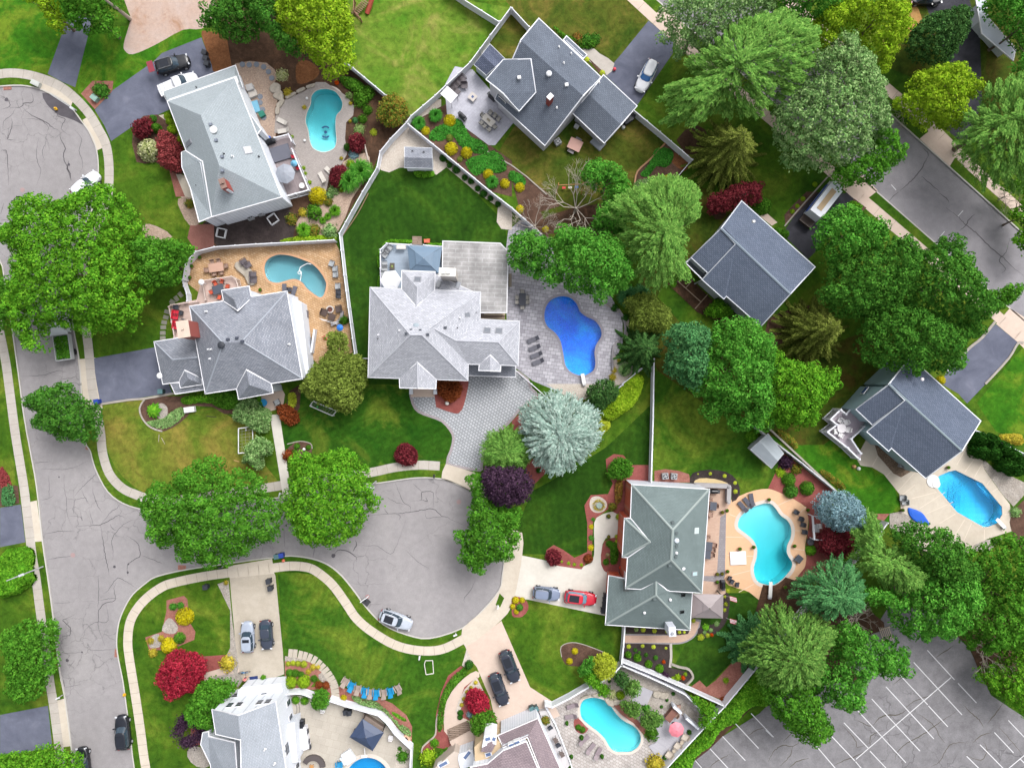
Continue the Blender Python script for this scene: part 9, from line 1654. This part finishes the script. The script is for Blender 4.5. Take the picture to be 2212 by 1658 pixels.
def mailbox(label,s,rz=0,c=(226,228,232)):
 x,y,_=W(*P(s)[0],1.1);t=WE('mailbox',label,'mailbox',(x,y,0),None);mb=MB();mb.box(x,y,.5,.1,.1,1.0);mb.build('post',pm((210,208,204)),t);mb=MB();mb.loft([[(x+dx*math.cos(R(rz))-a*math.sin(R(rz)),y+dx*math.sin(R(rz))+a*math.cos(R(rz)),1.05+b)for a,b in((-.11,0),(.11,0),(.11,.14),(.06,.22),(-.06,.22),(-.11,.14))]for dx in(-.26,.26)]);mb.build('box',pm(c),t)
mailbox('white mailbox near the tree by the lower west driveway','03 500,1055',20);mailbox('mailbox where the white walkway meets the street','12 205,955',80);mailbox('mailbox pair on the verge by the tan drive','13 1722,512',20);mailbox('white mailbox on the south lawn edge','13 1412,708',80);mailbox('black mailbox at the tip of the verge above the circle','12 1538,797',90,(40,40,44));mailbox('lamp post mailbox on the tiny verge by the light driveway','13 2090,270',80)
mailbox('mailbox beside the fire hydrant verge','31 1560,1535',45);mailbox('dark mailbox beside the sidewalk apron drain'.replace('drain','grate'),'02 1905,1590',0,(60,66,70))
for i,(s,rz)in enumerate((('02 760,535',80),('02 1570,1587',-3),('03 1008,668',85),('31 2055,960',40),('00 60,755',5))):
 x,y,_=W(*P(s)[0]);mb=MB();mb.box(x,y,-.09,1.15,.65,.06,R(rz));mb2=MB();tag(mb.build('storm_drain',pm((176,120,106)),None,(x,y,-.13)),['reddish drain below the small dark street tree','reddish drain near the large corner tree','reddish drain on the corner lawn kerb','reddish drain at the side street tree','reddish drain at the top of the round street end'][i],'drain','storm drains');
 for k in range(5):mb2.box(x+(-.4+.2*k)*math.cos(R(rz)),y+(-.4+.2*k)*math.sin(R(rz)),-.055,.05,.55,.012,R(rz))
 o=mb2.build('grate_bars',pm((110,70,60)),bpy.data.objects[COL.objects[-1].name]if False else None,(x,y,-.13));d=[q for q in COL.objects if q.get('category')=='drain'][-1];o.parent=d;o.location=(0,0,0)
for s,lb in(('00 490,945','yellow hydrant on the cracked round street end'),('03 1083,1020','yellow hydrant on the verge opposite the black car')):
 x,y,_=W(*P(s)[0]);mb=MB();mb.cyl(x,y,-.12,.5,.13,.11,10);mb.sphere(x,y,.5,.14,.14,.12,10,4);mb.cyl(x,y,.2,.3,.24,.24,8);tag(mb.build('fire_hydrant',pm((232,180,40)),None,(x,y,-.12)),lb,'fire hydrant')
for s,lb in(('12 1752,1020','round manhole near the purple tree'),('02 625,1480','round manhole in the street junction'),('00 188,1640','small red manhole on the round street end')):
 x,y,_=W(*P(s)[0]);mb=MB();mb.cyl(x,y,-.14,-.118,.34,.34,20);mb.cyl(x,y,-.118,-.112,.24,.24,20);tag(mb.build('manhole_cover',pm((172,146,146)),None,(x,y,-.13)),lb,'manhole cover')
t=WE('basketball_hoop','basketball hoop lying at the kerb near the parked silver car','basketball hoop',W(*P('13 945,215')[0]));a=W(*P('13 930,200')[0],2.9);b0=W(*P('13 965,200')[0]);mb=MB();mb.tube((b0.x-.3,b0.y-.4,-.1),(a.x,a.y,2.6),.07,.06);mb.box(b0.x-.2,b0.y-.4,.05,.8,1.0,.3,.9);mb.build('stand',pm((60,60,66)),t);mb=MB();mb.box(a.x+.1,a.y,2.9,.08,1.3,.8,R(-55));mb.build('backboard',pm((236,236,240)),t);mb=MB();[mb.tube((a.x+.5+.23*math.cos(q),a.y+.3+.23*math.sin(q),2.7),(a.x+.5+.23*math.cos(q+.63),a.y+.3+.23*math.sin(q+.63),2.7),.02,.02,4)for q in[k*.63 for k in range(10)]];mb.build('rim',pm((220,70,50)),t)
for i,(s,e)in enumerate((('23 1840,170','23 1925,190'),('23 1845,360','23 1915,388'))):
 a=W(*P(s)[0]);b=W(*P(e)[0],1.6);t=WE('garden_flag',['upper','lower'][i]+' flag on a pole beside the brown gazebo','flag',a,'flags beside the gazebo');mb=MB();mb.tube((a.x,a.y,0),(b.x,b.y,2.0),.02,.02,5);mb.build('pole',pm((220,220,226)),t);mb=MB();d=(Vector((b.x,b.y,2))-a)*.35;q=a+Vector((b.x-a.x,b.y-a.y,2))*.3
 for k in range(7):mb.cur=k%2;p_=q+Vector((0,.09*k-.3,.9-.02*k));mb.add([tuple(p_),tuple(p_+Vector((.95,-.25,.1))),tuple(p_+Vector((.95,-.17,.1))),tuple(p_+Vector((0,.08,0)))],[(0,1,2,3)])
 mb.build('cloth',[pm((206,80,96)),pm((236,234,240))],t)
 # ---------------------------------------------------------------- vehicles
car('black car with its tailgate open on the grey driveway',P('00 1485,548')[0],17,(30,32,38),5.0,1.95,1.75,'suv',rack=True,hatch=True,sunroof=(0,.25))
car('white pickup truck half under the pale grey roof',P('00 1530,722')[0],23,(234,236,242),5.9,2.0,1.8,'pickup')
car('white car parked on the round street end under tree leaves',P('00 730,1590')[0],44,(232,236,244),4.8,1.9,1.65,'suv',z=-.13)
car('white car on the wet driveway by the slate gable house',P('20 1165,650')[0],-116,(238,240,246),4.9,1.95,1.75,'suv',rack=True,glass=(70,130,200))
car('black car parked at the kerb of the street bottom',P('03 1048,1362')[0],96,(28,32,44),5.0,1.95,1.7,'suv',z=-.13,sunroof=(0,.3))
car('dark car mostly hidden under the bottom corner tree',P('03 705,1625')[0],96,(36,38,46),4.6,1.85,1.5,'sedan',z=-.13)
car('silver car parked inside the dead-end circle',P('13 1205,388')[0],-20,(196,204,218),4.95,1.95,1.75,'suv',sunroof=(-.02,.26),rack=True,z=-.13)
car('light silver car on the beige driveway',P('03 2135,532')[0],92,(176,186,204),4.5,1.85,1.6,'suv',sunroof=(.1,.1))
car('dark blue-grey sedan on the beige driveway',P('13 85,512')[0],-86,(58,66,84),4.3,1.8,1.42,'sedan')
car('black car nearest the house on the tan drive',P('13 2098,985')[0],-70,(44,50,66),4.9,1.9,1.6,'suv',sunroof=(0,.28))
car('black car further up the tan drive by the lawn',(1101,1440),-69,(44,50,66),4.9,1.9,1.6,'suv',sunroof=(0,.28))
car('blue-silver car with roof rails on the light driveway',P('23 298,158')[0],-6,(130,142,168),4.0,1.85,1.75,'suv',rack=True)
car('bright red car nearest the green roof garage',P('23 592,195')[0],-7,(214,34,60),4.7,1.9,1.6,'suv',sunroof=(-.03,.3),glass=(120,160,180))
car('dark car cut by the top edge on the side drive',P('30 1375,-22')[0],0,(40,42,50),4.6,1.85,1.5,'sedan')
x,y,_=W(*P('01 545,1290')[0],1);t=E('dump_truck','white landscaping truck full of green cuttings at the kerb','truck',(x,y,-.13),R(98));m=MB();m.box(2.2,0,1.35,1.9,2.0,1.6,0,.9);m.box(3.4,0,.95,.9,1.9,.9,0,.9);m.build('cab',pm((232,236,242)),t);m=MB();m.box(3.02,0,1.75,.25,1.7,.6);m.box(2.2,0,1.75,1.2,2.02,.45);m.build('window_glass',pm((60,76,90),rough=.1),t)
m=MB();m.box(-.9,0,.85,3.6,2.2,.14);m.box(-.9,1.08,1.25,3.6,.08,.8);m.box(-.9,-1.08,1.25,3.6,.08,.8);m.box(.88,0,1.45,.1,2.2,1.2);m.box(-2.68,0,1.2,.1,2.2,.7);m.build('dump_bed',pm((206,208,212)),t)
m=MB();m.box(1.1,0,1.9,.5,2.5,.1);m.build('tarp_roller',pm((226,230,236)),t)
C=rng.uniform([-2.5,-.95,1.0],[.7,.95,1.75],(1300,3));V,F=leaf_quads(C,rng.normal(size=C.shape)+np.array([0,0,1]),.28);o=np_mesh('leaf_cuttings',V,F,M('leaf_mid'),None,(x,y,-.13));o.rotation_euler=(0,0,R(98));tag(o,'green leafy cuttings heaped in the white truck bed','cuttings')
for sx in(3.1,-1.6):
 for sy in(-1,1):w=MB();w.loft([[(sx+.42*math.cos(a),sy*q,.42+.42*math.sin(a))for a in[2*math.pi*k/14 for k in range(14)]]for q in(.8,1.1)]);w.build('wheel',pm((30,30,34)),t)
for sy in(-1,1):m=MB();m.box(3.0,sy*1.25,1.6,.2,.3,.35);m.build('side_mirror',pm((40,40,44)),t)
x,y,_=W(*P('31 470,100')[0],1.5);t=E('box_van','white van with a tan roof panel and open rear ramp','van',(x,y,0),R(52));m=MB();m.box(.2,0,1.45,5.0,2.1,2.2,0,.96);m.build('body',pm((236,240,248)),t);m=MB();m.box(.3,.05,2.58,3.5,.8,.05);m.build('roof_panel',pm((206,178,138)),t);m=MB();m.box(3.1,0,1.1,1.2,1.95,1.3,0,.85);m.build('cab',pm((236,240,248)),t)
m=MB();m.box(2.75,0,1.75,.5,1.75,.5,0,.8);m.build('window_glass',pm((60,100,170),rough=.1),t);m=MB();m.box(.2,1.08,1.3,4.8,.06,.8);m.build('side_stripe',pm((40,90,200)),t);m=MB();m.box(-2.9,0,.5,1.4,2.0,.12);m.box(-3.6,0,.8,.1,2.1,.6);m.build('rear_ramp',pm((70,56,50)),t)
for sx in(2.6,-1.4):
 for sy in(-1,1):w=MB();w.loft([[(sx+.38*math.cos(a),sy*q,.38+.38*math.sin(a))for a in[2*math.pi*k/14 for k in range(14)]]for q in(.8,1.06)]);w.build('wheel',pm((30,30,34)),t)
def person(label,at,heading,top,legs,hair):
 x,y,_=W(at[0],at[1],1);t=E('person',label,'person',(x,y,0),R(heading));J=[((0,0,.95),.15),((0,0,1.2),.14),((0,0,1.42),.15),((0,0,1.52),.06),((.02,0,1.66),.1),((0,.1,.9),.1),((.02,.11,.5),.07),((0,.11,.08),.05),((.14,.12,.03),.04),((0,-.1,.9),.1),((.12,-.11,.5),.07),((.05,-.11,.08),.05),((.19,-.12,.03),.04),((0,.2,1.4),.06),((.06,.27,1.12),.05),((.25,.24,.95),.04),((.33,.22,.93),.03),((0,-.2,1.4),.06),((.06,-.27,1.12),.05),((.25,-.24,.95),.04),((.33,-.22,.93),.03)]
 Eg=[(0,1),(1,2),(2,3),(3,4),(0,5),(5,6),(6,7),(7,8),(0,9),(9,10),(10,11),(11,12),(2,13),(13,14),(14,15),(15,16),(2,17),(17,18),(18,19),(19,20)]
 for s,w0 in((1,16),(-1,20)):
  for k in range(4):k0=len(J);yy=.22*s+(k-1.5)*.022;J.append(((.38,yy,.92),.011));J.append(((.43-.008*abs(k-1),yy,.895),.009));Eg+=[(w0,k0),(k0,k0+1)]
  k0=len(J);J.append(((.36,.22*s-.05*s,.925),.012));Eg.append((w0,k0))
 me=bpy.data.meshes.new('body');me.from_pydata([j[0]for j in J],Eg,[]);o=bpy.data.objects.new('body',me);link(o,t);me.materials.append(pm((226,180,156)))
 sk=o.modifiers.new('skin','SKIN');[setattr(me.skin_vertices[0].data[i],'radius',(j[1],j[1]))for i,j in enumerate(J)];me.skin_vertices[0].data[0].use_root=True;sb=o.modifiers.new('sub','SUBSURF');sb.levels=1;sb.render_levels=1
 def shell(name,rings,c):m=MB();m.loft([[(cx+rx*math.cos(a),cy+ry*math.sin(a),z_)for a in[2*math.pi*k/14 for k in range(14)]]for cx,cy,z_,rx,ry in rings]);m.build(name,pm(c),t,smooth=True)
 shell('shirt',[(0,0,.92,.17,.21),(0,0,1.2,.15,.19),(0,0,1.42,.15,.22),(0,0,1.5,.08,.12)],top)
 for s in(-1,1):shell('trouser_leg',[(.02,.1*s,.5,.1,.1),(0,.1*s,.75,.12,.11),(0,.08*s,.95,.14,.13)],legs)
 shell('hair',[(-.02,0,1.64,.11,.1),(-.02,0,1.74,.11,.105),(-.01,0,1.79,.06,.06)],hair);return t
person('person in a pink top leaning over the blue bicycle by the garage',P('03 2118,893')[0],80,(244,130,140),(90,96,120),(90,60,46))
x,y,_=W(*P('03 2108,835')[0],.5);t=E('bicycle','small blue bicycle beside the person in the pink top','bicycle',(x,y,0),R(5));m=MB();m.tube((-.5,0,.35),(0,0,.3),.03);m.tube((0,0,.3),(.35,0,.7),.03);m.tube((-.2,0,.7),(.35,0,.7),.03);m.tube((-.2,0,.7),(0,0,.3),.03);m.tube((.35,0,.75),(.5,0,.35),.03);m.tube((-.2,0,.7),(-.5,0,.35),.025);m.build('frame',pm((90,160,220)),t)
for sx in(-.5,.5):m=MB();[m.tube((sx+.33*math.cos(a),0,.35+.33*math.sin(a)),(sx+.33*math.cos(a+.4),0,.35+.33*math.sin(a+.4)),.03,.03,4)for a in[k*.4 for k in range(16)]];m.build('wheel',pm((40,40,44)),t)
m=MB();m.tube((.35,-.3,.85),(.35,.3,.85),.025);m.build('handlebar',pm((60,60,66)),t);m=MB();m.box(-.22,0,.8,.26,.14,.07);m.build('saddle',pm((50,50,54)),t)
prop('tree_branch','thin fallen branch on the golden lawn','branch',M('bark_pale'),lambda m:[m.tube(W(*P(a)[0],.05),W(*P(b)[0],.05),.04,.03,5)for a,b in(('02 1395,465','02 1425,520'),('02 1375,435','02 1370,500'))])
prop('hedge_stick','dark stick lying on the golden lawn near the hedge','stick',pm((60,40,36)),lambda m:m.tube(W(*P('02 1785,278')[0],.06),W(*P('02 1870,288')[0],.06),.05,.05,5))
prop('lawn_plank','tan plank on the golden lawn below the goal','plank',pm((206,170,110)),lambda m:m.box(*W(*P('02 2045,665')[0])[:2],.06,.8,.12,.08,R(-15)))
prop('paddling_pool','blue paddling pool on the front patio','paddling pool',pm((30,160,226)),lambda m:m.cyl(*W(*P('12 68,162')[0])[:2],0,.25,.5,.56,12))
cgr('small blue and white chair on the front patio',P('12 185,158')[0],120)
prop('garden_parasol','small blue parasol in the sand play corner','parasol',pm((40,130,230)),lambda m:(m.cyl(*W(*P('11 725,1172')[0],1)[:2],1.0,1.2,.48,.1,12),m.tube((*W(*P('11 725,1172')[0],1)[:2],0),(*W(*P('11 725,1172')[0],1)[:2],1.1),.02)))
prop('slide_frame','white metal frame leaning by the sand play corner','frame',pm((236,236,240)),lambda m:[m.tube(W(*P(a)[0],.8),W(*P(b)[0],.5),.04,.04,5)for a,b in(('11 550,1095','11 720,1135'),('11 565,1105','11 725,1150'))])
prop('kids_scooter','red and black children scooter in the sand play corner','scooter',pm((206,70,50)),lambda m:(m.tube(W(*P('11 570,1250')[0],.1),W(*P('11 650,1300')[0],.1),.05),m.tube(W(*P('11 590,1235')[0],.1),W(*P('11 590,1260')[0],.8),.04),m.box(*W(*P('11 600,1270')[0])[:2],.12,.5,.3,.08)))
prop('orange_mower','small orange and grey mower beside the deck steps','mower',pm((226,110,80)),lambda m:(m.box(*W(*P('C 830,115')[0])[:2],.3,.5,.7,.3,0,.8),m.box(*W(*P('C 795,115')[0])[:2],.25,.4,.5,.35)))
prop('serving_cart','wooden bench under the gazebo edge by the flat roof','bench',pm((104,90,84)),lambda m:(m.box(*W(*P('C 980,290')[0],1.4)[:2],1.4,.45,1.4,.1),m.box(*W(*P('C 980,290')[0],1.4)[:2],1.2,.3,1.2,.4)))
prop('terrace_bench','long brown bench against the sunroom wall','bench',pm((150,138,124)),lambda m:(m.box(*W(*P('C 1848,605')[0])[:2],.45,.45,1.9,.08),m.box(*W(*P('C 1848,605')[0])[:2],.22,.3,1.7,.4)))
prop('garden_hose','loops of grey hose on the stone yard paving','hose',pm((150,140,136)),lambda m:[m.tube(W(*a,.04),W(*b,.04),.03,.03,4)for q in[smooth(P('23 490,1480 500,1430 530,1440 545,1500 560,1530 590,1520 600,1480 570,1420 545,1400'),4,False)]for a,b in zip(q,q[1:])])
prop('leaning_ladder','pale board leaning by the pebble bed fence','board',pm((214,200,190)),lambda m:m.tube(W(*P('10 935,1240')[0],.1),W(*P('10 970,1385')[0],.1),.12,.12,5))
